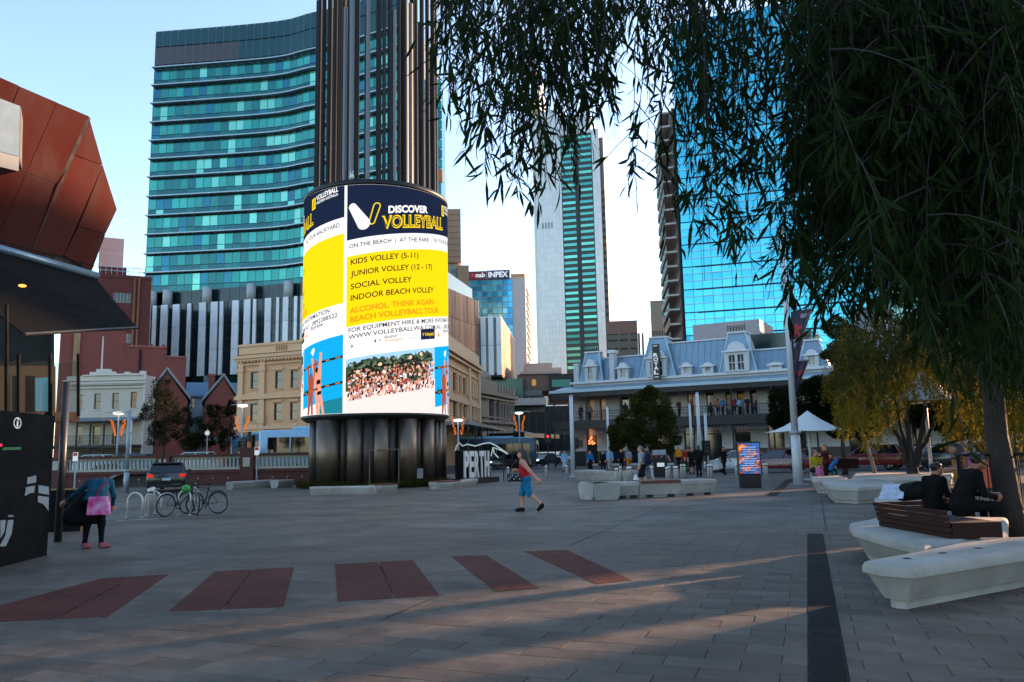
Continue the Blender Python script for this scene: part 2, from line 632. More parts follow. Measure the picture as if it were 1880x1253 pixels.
# drains: slotted channel in front, a second one by the banner pole
M_STEEL = mat('dark steel grate', '#0d0d0d', rough=.8, metal=.0, spec=.2, var=.2, scale=6)
gt = thing('drain_grate', 'long dark slotted drain grate in the paving at lower right', 'drain', gridp((ga0 + ga1) / 2, gb1), -GA)
gw, gl = ga1 - ga0, gb1 - fb0
mb = MB()
mb.box(-gw / 2, gw / 2, -gl, 0, -.12, -.05)
mb.build('channel', mat('drain dark', '#121212', rough=.9), gt)
mb = MB()
mb.box(-gw / 2, -gw / 2 + .02, -gl, 0, -.05, .004)
mb.box(gw / 2 - .02, gw / 2, -gl, 0, -.05, .004)
mb.box(-gw / 2 + .02, gw / 2 - .02, -.02, 0, -.05, .004)
mb.build('frame', M_STEEL, gt)
nb = 14
for i in range(nb):
    x = -gw / 2 + .02 + (gw - .04) * (i + .5) / nb
    bx('bar', M_STEEL, gt, x - .007, x + .007, -gl, -.02, -.045, .001)
for k in range(int(gl / .5)):
    bx('cross_bar', M_STEEL, gt, -gw / 2 + .02, gw / 2 - .02, -k * .5 - .28, -k * .5 - .265, -.05, -.006)
p, q = gnd(1416, 911), gnd(1452, 880)
d = q - p
gt = thing('drain_grate', 'short dark drain grate running past the banner pole', 'drain', p, math.atan2(d.y, d.x))
mb = MB()
mb.box(0, d.length, -.17, .17, .001, .006)
mb.build('frame', M_STEEL, gt)
for i in range(6):
    bx('bar', mat('drain slot', '#151515', rough=.9), gt, .03, d.length - .03, -.15 + i * .052, -.125 + i * .052, .0065, .009)
# street along the hotel, side street going away, raised road behind the bridge balustrade
mb = MB()
mb.add([hotel_pt(-140, 20.3, -.05), hotel_pt(95, 20.3, -.05), hotel_pt(95, 4.6, -.05), hotel_pt(-140, 4.6, -.05)], [(0, 1, 2, 3)])
tag(mb.build('road', M_ASPH), 'asphalt street between the plaza and the hotel', 'road', kind='structure')
mb = MB()
mb.prism([hotel_pt(-1.0, 4.6)[:2], hotel_pt(95, 4.6)[:2], hotel_pt(95, -2)[:2], hotel_pt(-1.0, -2)[:2]], -.055, .08)
pav = tag(mb.build('pavement', mat('pavement slabs', '#57585a', rough=.7, var=.2, scale=1.5)), 'raised footpath along the hotel front', 'pavement', kind='structure')
mb = MB()
mb.prism([hotel_pt(-1.0, 4.85)[:2], hotel_pt(95, 4.85)[:2], hotel_pt(95, 4.61)[:2], hotel_pt(-1.0, 4.61)[:2]], -.055, .09)
mb.build('kerb', M_KERB, pav)
road = None
for (u0_, u1_, o0, o1) in [(20, 40, 12.3, 12.45), (44, 60, 12.3, 12.45), (-22, -8, 12.3, 12.45)]:
    mb = MB()
    mb.add([hotel_pt(u0_, o0, -.046), hotel_pt(u1_, o0, -.046), hotel_pt(u1_, o1, -.046), hotel_pt(u0_, o1, -.046)], [(0, 1, 2, 3)])
    tag(mb.build('road_marking', M_PAINT), 'white painted lane line on the asphalt street', 'marking', kind='structure')
# ================================================================ the screen tower
DC = gnd(693, 898) + Vector((0, 4.05, 0))
DC.x = gat(690, DC.y).x
tw = thing('screen_tower', 'tall round tower with a glowing volleyball advert screen and dark steel rods above', 'tower', DC)
RS = 4.02
def scr(px, py, rad=RS):
    """photo pixel -> (angle, height) on the near side of the tower's cylinder; angle 0 faces the camera side (-y), positive to the right"""
    d = ray(px, py)
    ox, oy = -DC.x, -DC.y
    a = d.x * d.x + d.y * d.y
    b = 2 * (ox * d.x + oy * d.y)
    c = ox * ox + oy * oy - rad * rad
    q = b * b - 4 * a * c
    t = (-b - math.sqrt(max(q, 0))) / (2 * a)
    x, y = ox + d.x * t, oy + d.y * t
    return math.atan2(x, -y), CH + d.z * t
def cyl_pt(ang, z, rad=RS):
    return (rad * math.sin(ang), -rad * math.cos(ang), z)
ZB, ZT = scr(690, 758)[1], scr(690, 339)[1]
A0 = scr(633, 600)[0]                 # seam between two repeats of the advert
AW = 2 * math.pi / 3
S = lambda px, py: scr(px, py)[0] - A0     # angle measured from the seam
Zs = lambda py, px=636: scr(px, py)[1]
SCREEN_E = .4
def led(name, col, s=1.):
    return glow('led ' + name, col, SCREEN_E * s)
L_W, L_NV, L_Y, L_K = led('white', '#f4f2f4'), led('navy', '#1c2740', .9), led('yellow', '#f7d312'), led('black', '#241a20', .8)
L_OR, L_CY, L_DB = led('orange', '#ee8f1a'), led('cyan', '#12a5e6'), led('teal', '#1d7d8e')
L_SK, L_SK2, L_TR, L_TR2, L_SAND = led('skin', '#e39a7d'), led('brown skin', '#a2503a'), led('leaf', '#3b4a3a'), led('leaf pale', '#6d7d62'), led('sand', '#f5dcd8')
L_RD, L_GY = led('red', '#c8443f'), led('grey', '#8d93a5')
M_BRZ = mat('dark bronze anodised metal', '#6a5c50', rough=.42, metal=.9, var=.25, scale=1.2, stretch=(1, 1, .15))
M_BRZ2 = mat('blackened bronze metal', '#3a3430', rough=.42, metal=.6, var=.25, scale=1.2, stretch=(1, 1, .15))
M_BLK = mat('black steel', '#1c1d1f', rough=.45, metal=.4, var=.2)
M_ROD = mat('dark grey steel rod', '#2c2d30', rough=.75, metal=.0, spec=.2, var=.12, scale=1, stretch=(1, 1, .1), rnd=.3)
M_ROD2 = mat('lighter grey steel rod', '#67696d', rough=.45, metal=.5, var=.1, scale=1, stretch=(1, 1, .1))
KS = (scr(629, 400)[1] - scr(636, 443)[1]) / (AW - R(3))   # the advert climbs a little as it wraps round the drum
def art_pt(a, z, rad=RS):
    return cyl_pt(a, min(max(z + KS * (a - A0), ZB + .01), ZT - .01), rad)
def patch(mb, a0, a1, z0, z1, rad, n=None, mi=0):
    n = n or max(1, int(abs(a1 - a0) / R(2.5)))
    v = []
    for i in range(n + 1):
        a = a0 + (a1 - a0) * i / n
        v += [art_pt(a, z0, rad), art_pt(a, z1, rad)]
    mb.add(v, [(2 * i, 2 * i + 2, 2 * i + 3, 2 * i + 1) for i in range(n)], mi)
def poly_on(mb, pts, rad, mi=0):
    mb.add([art_pt(a, z, rad) for a, z in pts], [tuple(range(len(pts)))], mi)
# screen drum, bezels
mb = MB()
mb.lathe([(RS - .25, ZB), (RS - .002, ZB), (RS - .002, ZT), (RS - .25, ZT)], n=96)
scrn = mb.build('screen', L_W, tw, True)
mb = MB()
mb.lathe([(RS - .5, ZT - .02), (RS + .03, ZT + .005), (RS + .03, ZT + .22), (RS - .12, ZT + .34), (RS - .8, ZT + .36)], n=96)
mb.build('top_bezel', M_BLK, tw, True)
mb = MB()
mb.lathe([(RS - .9, ZB - .32), (RS - .25, ZB - .3), (RS - .02, ZB - .14), (RS - .02, ZB - .004), (RS - .3, ZB - .002)], n=96)
mb.build('bottom_bezel', M_BLK, tw, True)
# advert artwork, built once in the angle range 0..AW after the seam, then copied twice round the drum
def art_text(txt, a0, z0, w_ang, h, m, bold=0., rad=RS + .012, outline=False):
    v, f = text_mesh(txt, w_ang * RS, h, bold)
    mb = MB()
    mb.add([art_pt(A0 + a0 + x / RS, z0 + y, rad) for x, y in v], f)
    return mb.build('lettering', m, scrn)
art = []
def prt(name, m, fn):
    mb = MB()
    fn(mb)
    o = mb.build(name, m, scrn)
    art.append(o)
    if 'crowd' in name or 'foliage' in name or 'clumps' in name or 'heads' in name:
        o['kind'] = 'stuff'
    return o
e = R(1.1)
zn, zy1, zy0 = Zs(443), Zs(473), Zs(602)
prt('header_panel', L_NV, lambda mb: patch(mb, A0 + e, A0 + AW - e, zn, ZT + 5, RS + .006))
prt('yellow_panel', L_Y, lambda mb: patch(mb, A0 + e, A0 + AW - e, zy0, zy1, RS + .006))
ag = S(798, 690)
zp0, zp1 = Zs(748), Zs(661)
ztop2 = Zs(614, 629) - KS * AW
zmid2 = Zs(729, 629) - KS * AW
prt('blue_photo', L_CY, lambda mb: patch(mb, A0 + ag, A0 + AW - e, zmid2, ztop2, RS + .006))
prt('photo_sea', L_DB, lambda mb: patch(mb, A0 + AW - R(22), A0 + AW - e, zp0 - 3, zmid2, RS + .006))
# the beach group photo: sky, trees, crowd, sand
rng = random.Random(5)
prt('photo_sky', led('pale sky', '#9fcbe8'), lambda mb: patch(mb, A0 + e, A0 + ag, zp0 - 2, zp1, RS + .006))
prt('photo_sand', L_SAND, lambda mb: patch(mb, A0 + e, A0 + ag, zp0 - 2, zp0 + .75, RS + .008))
prt('photo_trees', L_TR, lambda mb: patch(mb, A0 + e, A0 + ag * .9, zp0 + .75, zp1 - .4, RS + .008))
def blobs(mb, n, a0, a1, z0, z1, r0, r1, rad, sides=7, sx=1., sz=1.):
    for _ in range(n):
        a, z = rng.uniform(a0, a1), rng.uniform(z0, z1)
        r_ = rng.uniform(r0, r1)
        t0 = rng.random()
        poly_on(mb, [(a + r_ * sx * math.cos(2 * math.pi * i / sides + t0) * rng.uniform(.6, 1.1) / RS, z + r_ * sz * math.sin(2 * math.pi * i / sides + t0) * rng.uniform(.6, 1.1)) for i in range(sides)], rad)
prt('photo_tree_clumps', L_TR, lambda mb: blobs(mb, 60, A0 + e + .05, A0 + ag - .07, zp1 - .7, zp1 - .26, .12, .26, RS + .009))
prt('photo_foliage', L_TR2, lambda mb: blobs(mb, 160, A0 + e + .04, A0 + ag * .93, zp0 + 1.5, zp1 - .3, .03, .1, RS + .011))
prt('photo_foliage_dark', led('leaf dark', '#1f2722'), lambda mb: blobs(mb, 160, A0 + e + .04, A0 + ag * .93, zp0 + 1.4, zp1 - .35, .04, .12, RS + .012))
crowd_a = (A0 + e + .03, A0 + ag - .03)
CR = {}
for nm, m_, n, w0, h0 in (('photo_crowd_dark', L_K, 150, .05, .16), ('photo_crowd_skin', L_SK, 240, .04, .15), ('photo_crowd_tan', L_SK2, 110, .035, .12), ('photo_crowd_white', L_W, 90, .05, .11), ('photo_crowd_red', L_RD, 60, .05, .09), ('photo_crowd_grey', L_GY, 60, .05, .1)):
    def fn(mb, n=n, w0=w0, h0=h0):
        for _ in range(n):
            a = rng.uniform(*crowd_a)
            z = zp0 + .25 + rng.random() ** 1.1 * 1.25
            ww, hh = w0 * rng.uniform(.6, 1.3), h0 * rng.uniform(.5, 1.4)
            lean = rng.uniform(-.05, .05)
            rad = RS + .014 + rng.random() * .006
            poly_on(mb, [(a - ww / RS, z), (a + ww / RS, z), (a + (ww * .7 + lean) / RS, z + hh), (a - (ww * .7 - lean) / RS, z + hh)], rad)
    prt(nm, m_, fn)
prt('photo_heads', L_SK, lambda mb: blobs(mb, 46, crowd_a[0], crowd_a[1], zp0 + 1.2, zp0 + 1.75, .045, .065, RS + .021))
prt('photo_balls', led('ball', '#f2c9a8'), lambda mb: [blobs(mb, 1, A0 + ag * t, A0 + ag * t, zp1 - dz, zp1 - dz, .12, .12, RS + .022, 10) for t, dz in ((.14, .75), (.36, .55), (.67, .4), (.8, .28), (.97, .8))])
prt('photo_net', L_K, lambda mb: [patch(mb, A0 + e + .05, A0 + ag - .1, zp0 + 1.75, zp0 + 1.79, RS + .023), patch(mb, A0 + ag * .73, A0 + ag * .735, zp0 + .6, zp1 - .1, RS + .023)])
# players at the net in the blue photo
zr = zmid2
def player(mb, a, z, h, lean):
    p = [(-.10, 0), (-.02, 0), (.02, .45), (.06, 0), (.13, 0), (.10, .5), (.11, .72), (.2, 1.28), (.14, 1.3), (.05, .95), (.04, 1.02), (-.04, 1.02), (-.05, .95), (-.1, 1.25), (-.16, 1.22), (-.1, .72), (-.1, .5)]
    poly_on(mb, [(a + (x * h + lean * y * h) / RS, z + y * h) for x, y in p], RS + .016)
ab = A0 + AW
prt('photo_player_back', L_SK, lambda mb: player(mb, ab - R(21.5), zmid2 - .75, 2.6, -.12))
prt('photo_player_front', L_SK2, lambda mb: player(mb, ab - R(34), zmid2 - .9, 2.5, .03))
prt('photo_swimwear', L_K, lambda mb: [patch(mb, ab - R(24.5), ab - R(20), zmid2 + .42, zmid2 + .6, RS + .02), patch(mb, ab - R(25.5), ab - R(21), zmid2 + .98, zmid2 + 1.2, RS + .02)])
prt('photo_player_hair', L_K, lambda mb: blobs(mb, 3, ab - R(26.5), ab - R(25), zmid2 + 1.65, zmid2 + 1.9, .1, .16, RS + .02))
prt('photo_cap', led('blue cap', '#2b5aa8'), lambda mb: blobs(mb, 2, ab - R(34.5), ab - R(33), zmid2 + 1.5, zmid2 + 1.6, .1, .14, RS + .02))
prt('photo_ball', L_W, lambda mb: blobs(mb, 1, ab - R(30.5), ab - R(30.5), ztop2 - .42, ztop2 - .42, .2, .2, RS + .021, 12))
for k, zz in enumerate((Zs(655, 625) - KS * AW, Zs(702, 625) - KS * AW)):
    prt('photo_net_band', L_K, lambda mb: patch(mb, A0 + ag, ab - e, zz - .05, zz + .07, RS + .014))
    prt('photo_net_print', L_OR, lambda mb: [patch(mb, A0 + ag + R(4 + 9 * i), A0 + ag + R(8 + 9 * i), zz - .012, zz + .03, RS + .017) for i in range(5)])
# words
def words(txt, px0, py0, px1, h_px, m, bold=0.):
    a0, z0 = S(px0, py0), scr(px0, py0)[1]
    a1 = S(px1, py0)
    h = scr(px0, py0 - h_px)[1] - z0
    z0 -= KS * a0
    art.append(art_text(txt, a0, z0, a1 - a0, h, m, bold))
def words_a(txt, a0, a1, py0, h_px, m, bold=0.):
    z0 = Zs(py0, 645)
    h = Zs(py0 - h_px, 645) - z0
    art.append(art_text(txt, a0, z0, a1 - a0, h, m, bold))
words_a('ON THE BEACH  |  AT THE PARK  |  IN YOUR BACKYARD', R(3), AW - R(5), 458, 7.6, L_K, .012)
words('KIDS VOLLEY (5-11)', 644, 487, 768, 10, L_K, .016)
words('JUNIOR VOLLEY (12 - 17)', 644, 509, 793, 10, L_K, .016)
words('SOCIAL VOLLEY', 644, 532, 756, 10, L_K, .016)
words('INDOOR BEACH VOLLEY', 644, 553, 796, 10, L_K, .016)
words('ALCOHOL. THINK AGAIN', 642, 576.5, 796, 10, L_OR, .03)
words('BEACH VOLLEYBALL TOUR', 643, 592.5, 805, 10, L_OR, .03)
words_a('FOR EQUIPMENT HIRE & MORE INFORMATION', R(3), AW - R(13), 612.5, 8, L_K, .012)
words_a('WWW.VOLLEYBALLWA.COM.AU - 0892288522', R(3), AW - R(6), 625, 8, L_K, .012)
words('DISCOVER', 713, 391.5, 785, 12.5, L_W, .045)
words('VOLLEYBALL', 701, 420, 812.5, 22, L_Y, .05)
art.append(art_text('VOLLEYBALL', S(701, 420) + .004, scr(701, 420)[1] - KS * S(701, 420) + .012, S(812.5, 420) - S(701, 420) - .008, (scr(701, 398)[1] - scr(701, 420)[1]) * .965, L_NV, -.012, RS + .02))
words_a('alcohol', R(29), R(38), 634, 6, L_K, .01)
words_a('thinkagain', R(29.3), R(43), 640.5, 5, L_OR, .01)
words_a('heart', R(48), R(57), 640.5, 4, L_GY, .0)
words_a('fortix', AW - R(34), AW - R(19), 633, 8, L_K, .012)
words_a('GOVERNMENT OF', R(9), R(17), 638, 2.2, L_GY, 0)
words_a('WESTERN AUSTRALIA', R(9), R(17), 641.5, 2.2, L_GY, 0)
words_a('fortix', A0 * 0 + ag + R(3.5), ag + R(14), 752.5, 13, L_K, .03)
words_a('VOLLEYBALL', AW - R(29), AW - R(6.5), 383 + 8, 9, L_W, .03)
words_a('WESTERN AUSTRALIA', AW - R(29), AW - R(6.5), 398.5, 5, L_W, .02)
prt('logo_box', L_Y, lambda mb: patch(mb, ab - R(35), ab - R(30), Zs(404, 645), Zs(383, 645), RS + .012))
prt('logo_mark', L_NV, lambda mb: poly_on(mb, [(ab - R(33.6), Zs(401, 645)), (ab - R(32.6), Zs(401, 645)), (ab - R(31), Zs(386, 645)), (ab - R(32.3), Zs(386, 645))], RS + .018))
prt('sponsor_box', L_NV, lambda mb: patch(mb, A0 + R(58), A0 + R(73), Zs(644, 645), Zs(624, 645), RS + .012))
words_a('V Volleyball', R(59.5), R(71.5), 637, 6, L_Y, .02)
prt('sponsor_flame', L_OR, lambda mb: poly_on(mb, [(A0 + R(77), Zs(641, 645)), (A0 + R(80), Zs(640, 645)), (A0 + R(78.6), Zs(628, 645))], RS + .012))
prt('sponsor_leaf', L_DB, lambda mb: blobs(mb, 3, A0 + R(22), A0 + R(26), Zs(638, 645), Zs(634, 645), .05, .09, RS + .012))
prt('sponsor_crest', L_GY, lambda mb: blobs(mb, 3, A0 + R(5.5), A0 + R(6.5), Zs(641, 645), Zs(637, 645), .06, .1, RS + .012))
def capsule(p, q, r_, m, rad, hollow=None, name='logo_capsule'):
    a0, z0 = scr(*p)
    a1, z1 = scr(*q)
    x0, x1 = a0 * RS, a1 * RS
    z0 -= KS * (a0 - A0)
    z1 -= KS * (a1 - A0)
    th = math.atan2(z1 - z0, x1 - x0)
    pts = []
    for i in range(13):
        t = th - math.pi / 2 + math.pi * i / 12
        pts.append((x1 + r_[1] * math.cos(t), z1 + r_[1] * math.sin(t)))
    for i in range(13):
        t = th + math.pi / 2 + math.pi * i / 12
        pts.append((x0 + r_[0] * math.cos(t), z0 + r_[0] * math.sin(t)))
    mb = MB()
    poly_on(mb, [(x / RS, z) for x, z in pts], rad)
    art.append(mb.build(name, m, scrn))
capsule((683, 407), (692, 379), (.17, .2), L_Y, RS + .022)
capsule((683, 407), (692, 379), (.11, .14), L_NV, RS + .03)
capsule((668, 411), (648, 381), (.33, .2), L_W, RS + .042)
for k in (1, 2):
    for o_ in list(scrn.children):
        if o_.rotation_euler.z == 0:
            c_ = o_.copy()
            COL.objects.link(c_)
            c_.parent = scrn
            c_.rotation_euler = (0, 0, -k * AW)
# base: dark core with bronze half-round pillars
zc = ZB - .3
mb = MB()
mb.lathe([(3.15, 0), (3.15, zc)], n=48)
mb.build('core', M_BLK, tw, True)
for i, (px, wpx) in enumerate([(570, 16), (597, 42), (625, 12), (648, 28), (676, 22), (700, 28), (722, 14), (752, 34), (773, 12), (792, 26), (808, 14), (820, 14)]):
    a, _ = scr(max(px, 570), 840, 3.75)
    wd = wpx / 1462 * 42
    mb = MB()
    r_ = wd / 2 * 1.15
    mb.lathe([(r_, 0.02), (r_, zc)], n=18)
    o = mb.build('base_pillar', M_BRZ if i % 2 else M_BRZ2, tw, True)
    o.location = (3.42 * math.sin(a), -3.42 * math.cos(a), 0)
for k in range(12):
    a = R(100) + R(160) * k / 11
    mb = MB()
    mb.lathe([(.45, 0.02), (.45, zc)], n=18)
    o = mb.build('base_pillar', M_BRZ if k % 2 else M_BRZ2, tw, True)
    o.location = (3.42 * math.sin(a), -3.42 * math.cos(a), 0)
da, _ = scr(705, 840, 3.9)
mb = MB()
for (x0, x1, z0, z1) in ((-.75, -.7, .1, 1.95), (.7, .75, .1, 1.95), (-.7, .7, 1.9, 1.95)):
    mb.box(x0, x1, -.03, .03, z0, z1)
o = mb.build('door_frame', mat('door trim', '#5d5a56', rough=.35, metal=.8), tw)
o.location = (3.98 * math.sin(da), -3.98 * math.cos(da), 0)
o.rotation_euler = (0, 0, da)
bx('notice', mat('pale notice', '#6f7074', rough=.6), o, 1.65, 1.95, -.05, -.03, .45, .95)
# rods above the screen: two rings of slim steel tubes of uneven length
z0r = ZT + .3
mb = MB()
mb.lathe([(3.3, z0r - .02), (3.36, z0r + .15), (3.2, z0r + .16)], n=64)
mb.build('rod_ring', M_BLK, tw, True)
rods = [(576, 10, 40), (584, 9, 40), (592, 10, 40), (603, 12, 40), (613, 11, 40), (623, 9, 40), (632, 9, 0.5), (646, 14, 40), (655, 9, 40), (675, 10, 40), (695, 12, 40), (705, 8, 40), (716, 11, 40), (724, 10, 30), (733, 9, 40), (744, 10, 40), (755, 10, 28), (765, 8, 40), (776, 11, 40), (786, 10, 40), (796, 11, 40), (803, 8, 40)]
rr = random.Random(3)
ROD_M = {}
for i, (px, wp, top) in enumerate(rods):
    a, _ = scr(px, 250, 3.45)
    a = scr(min(max(px, 573), 806), 250, 3.42)[0]
    r_ = wp / 1462 * 41 / 2 * .86
    zt = 27 + rr.uniform(0, 4)
    if i == 6:
        zt = scr(632, 15, 3.4)[1]
    if i == 16:
        zt = scr(755, 8, 3.4)[1]
    if i == 13:
        zt = scr(724, 20, 3.4)[1]
    mb = MB()
    mb.tube([(0, 0, z0r), (0, 0, zt)], r_, 12)
    o = mb.build('rod', M_ROD2 if i in (6, 9, 13, 16, 7) else M_ROD, tw, 'auto')
    o.location = (3.4 * math.sin(a), -3.4 * math.cos(a), 0)
for i in range(9):
    a = R(96) + R(168) * i / 8
    mb = MB()
    r_ = rr.uniform(.12, .17)
    mb.tube([(0, 0, z0r), (0, 0, 26 + rr.uniform(0, 5))], r_, 10)
    o = mb.build('rod', M_ROD, tw, 'auto')
    if math.sin(a) * 3.4 > -.9 and math.sin(a) * 3.4 < .2:
        bpy.data.objects.remove(o)
        continue
    o.location = (3.35 * math.sin(a), -3.35 * math.cos(a), 0)
for i in range(7):
    a = R(-70) + R(140) * i / 6
    if i in (2, 3, 4):
        continue
    mb = MB()
    mb.tube([(0, 0, z0r), (0, 0, 27 + rr.uniform(0, 3))], .16, 10)
    o = mb.build('rod', M_ROD, tw, 'auto')
    o.location = (2.3 * math.sin(a), -2.3 * math.cos(a), 0)
mb = MB()
mb.ball((0, 0, 0), .14, sz=1.2)
mb.tube([(-.06, 0, .1), (-.07, 0, .32)], .03, 6)
mb.tube([(.06, 0, .1), (.07, 0, .32)], .03, 6)
o = mb.build('camera_dome', mat('white plastic', '#c9cbcc', rough=.4), tw, True)
a, z = scr(643, 328, 3.95)
o.location = cyl_pt(a, ZT + .55, 3.75)
# low white plinths round the foot of the tower
M_CONC = mat('pale precast concrete', '#95928c', rough=.7, var=.24, scale=1.6, bump=.12, bscale=40)
stain(M_CONC, .22)
M_TIMB = mat('red brown timber', '#5a2a20', rough=.55, var=.25, scale=3, stretch=(1, 8, 8))
def taper_block(mb, poly, h, inset=.12, foot=.09, rim=.06, straight=()):
    """concrete block: battered sides, rounded top rim, recessed foot. poly in plan (ccw)"""
    c = Vector((sum(p[0] for p in poly) / len(poly), sum(p[1] for p in poly) / len(poly)))
    n = len(poly)
    def off(k):
        out = []
        for i in range(n):
            p0, p1, p2 = Vector(poly[i - 1][:2]), Vector(poly[i][:2]), Vector(poly[(i + 1) % n][:2])
            d1, d2 = (p1 - p0).normalized(), (p2 - p1).normalized()
            n1, n2 = Vector((-d1.y, d1.x)), Vector((-d2.y, d2.x))
            if straight:                       # upright end faces butt against the next block
                k1 = 0. if (i - 1) % n in straight else k
                k2 = 0. if i in straight else k
                cr = d1.x * d2.y - d1.y * d2.x
                a_, c_ = p1 + n1 * k1, p1 + n2 * k2
                t_ = ((c_ - a_).x * d2.y - (c_ - a_).y * d2.x) / cr if abs(cr) > .05 else 0.
                out.append(a_ + d1 * t_)
                continue
            b_ = (n1 + n2)
            b_ = b_ / max(b_.length_squared, .35) * 2
            out.append(p1 + b_ * k)
        return out
    lv = [(inset + .05, 0), (inset + .05, foot), (inset, foot + .005), (inset * .25, h * .72), (0, h * .74), (0, h - rim), (rim * .35, h - rim * .3), (rim, h)]
    v, f = [], []
    for k, z in lv:
        v += [(p.x, p.y, z) for p in off(k)]
    for j in range(len(lv) - 1):
        for i in range(n):
            f.append((j * n + i, j * n + (i + 1) % n, (j + 1) * n + (i + 1) % n, (j + 1) * n + i))
    f.append(tuple(range((len(lv) - 1) * n, len(lv) * n)))
    f.append(tuple(reversed(range(n))))
    mb.add(v, f)
def ccw(poly):
    a = sum(poly[i - 1][0] * poly[i][1] - poly[i][0] * poly[i - 1][1] for i in range(len(poly)))
    return poly if a > 0 else poly[::-1]
def block_thing(name, label, cat, polys, h, timber=None, group=None, inset=.12):
    row = len(polys) > 1 and all(len(q) == 4 for q in polys)
    t = thing(name, label, cat, (0, 0, 0), 0, group)
    c = Vector((sum(p[0] for p in polys[0]) / len(polys[0]), sum(p[1] for p in polys[0]) / len(polys[0]), 0))
    t.location = c
    for q in polys:
        mb = MB()
        taper_block(mb, ccw([(p[0] - c.x, p[1] - c.y) for p in q]), h, inset, straight=(1, 3) if row else ())
        mb.build('concrete_block', M_CONC, t, 'auto')
    for q in timber or []:
        mb = MB()
        mb.prism(ccw([(p[0] - c.x, p[1] - c.y) for p in q]), h + .004, h + .05)
        mb.build('timber_seat', M_TIMB, t)
    return t
def band(p, q, w_):
    """plan quad: front edge p->q (pixels on the ground), going w_ back"""
    a, b_ = gnd(*p), gnd(*q)
    d = (b_ - a).normalized()
    n = Vector((-d.y, d.x, 0)) * w_
    return [tuple(a), tuple(b_), tuple(b_ + n), tuple(a + n)]
q1 = band((568, 909), (688, 907), .5)
q2 = band((688.5, 906.6), (730, 904), .5)
block_thing('concrete_plinth', 'low white concrete bench at the foot of the screen tower, left side', 'bench', [q1, q2], .34, [q2], 'concrete benches at the tower foot', .05)
q1 = band((787, 899), (803, 899), .5)
q2 = band((803.5, 899), (846, 896), .6)
q3 = band((846.5, 896), (878, 890), .6)
block_thing('concrete_plinth', 'low white concrete bench below the PERTH letters', 'bench', [q1, q2, q3], .32, [q2], 'concrete benches at the tower foot', .05)
q1 = band((428, 900), (510, 895), .6)
q2 = band((511, 897), (540, 895), .6)
block_thing('concrete_plinth', 'grey and white low concrete kerb bench left of the tower', 'bench', [q1, q2], .42, None, 'concrete benches at the tower foot', .05)
# ================================================================ buildings
def wall(mb, x0, x1, z0, z1, depth, holes=(), rec=.22, y=0., back=True):
    """wall slab, front at local y, with real openings cut through the front and reveals going rec deep"""
    holes = [h for h in holes if h[0] < x1 and h[1] > x0 and h[2] < z1 and h[3] > z0]
    xs = sorted({x0, x1, *[min(max(v, x0), x1) for h in holes for v in h[:2]]})
    zs = sorted({z0, z1, *[min(max(v, z0), z1) for h in holes for v in h[2:4]]})
    for j in range(len(zs) - 1):
        run = None
        for i in range(len(xs) - 1):
            cx_, cz_ = (xs[i] + xs[i + 1]) / 2, (zs[j] + zs[j + 1]) / 2
            inh = any(h[0] < cx_ < h[1] and h[2] < cz_ < h[3] for h in holes)
            if not inh:
                run = xs[i] if run is None else run
            if (inh or i == len(xs) - 2) and run is not None:
                e_ = xs[i] if inh else xs[i + 1]
                mb.add([(run, y, zs[j]), (e_, y, zs[j]), (e_, y, zs[j + 1]), (run, y, zs[j + 1])], [(0, 1, 2, 3)])
                run = None
    for a, b_, c, d in [h[:4] for h in holes]:
        r_ = y + rec
        mb.add([(a, y, c), (b_, y, c), (b_, y, d), (a, y, d), (a, r_, c), (b_, r_, c), (b_, r_, d), (a, r_, d)],
               [(0, 1, 5, 4), (1, 2, 6, 5), (2, 3, 7, 6), (3, 0, 4, 7)])
    if back:
        Yb = y + depth
        mb.add([(x0, y, z0), (x1, y, z0), (x1, y, z1), (x0, y, z1), (x0, Yb, z0), (x1, Yb, z0), (x1, Yb, z1), (x0, Yb, z1)],
               [(0, 4, 7, 3), (1, 2, 6, 5), (3, 7, 6, 2), (4, 5, 6, 7)])
M_GLZ = mat('dark window glass', '#1b2226', rough=.06, var=.2, scale=.7, spec=.8, rnd=.3)
M_GLZ_WARM = mat('window glass with warm room', '#5e432e', rough=.15, var=.35, scale=2, emit='#ff9a4a', es=.02)
WINM = {}
def window(parent, a, b_, c, d, fm, y=.14, fw_=.06, sash=True, sill=None, gm=None):
    """sash window in an opening a..b, c..d of the parent's wall: frame > pane, sill"""
    key = (round(b_ - a, 2), round(d - c, 2), fm.name, sash, (gm or M_GLZ).name)
    w_, h_ = b_ - a, d - c
    if key not in WINM:
        mb = MB()
        mb.box(0, fw_, 0, .06, 0, h_)
        mb.box(w_ - fw_, w_, 0, .06, 0, h_)
        mb.box(fw_, w_ - fw_, 0, .06, 0, fw_)
        mb.box(fw_, w_ - fw_, 0, .06, h_ - fw_, h_)
        if sash:
            mb.box(fw_, w_ - fw_, .005, .055, h_ * .5 - fw_ * .4, h_ * .5 + fw_ * .4)
        p = MB()
        p.box(fw_ * .5, w_ - fw_ * .5, .03, .045, fw_ * .5, h_ - fw_ * .5)
        WINM[key] = (mb.mesh('window', fm), p.mesh('pane', gm or M_GLZ))
    o = link('window', WINM[key][0], parent, (a, y, c))
    link('pane', WINM[key][1], o)
    if sill:
        bx('sill', sill, o, -.08, w_ + .08, -y - .1, -y + .02, -.1, 0)
    return o
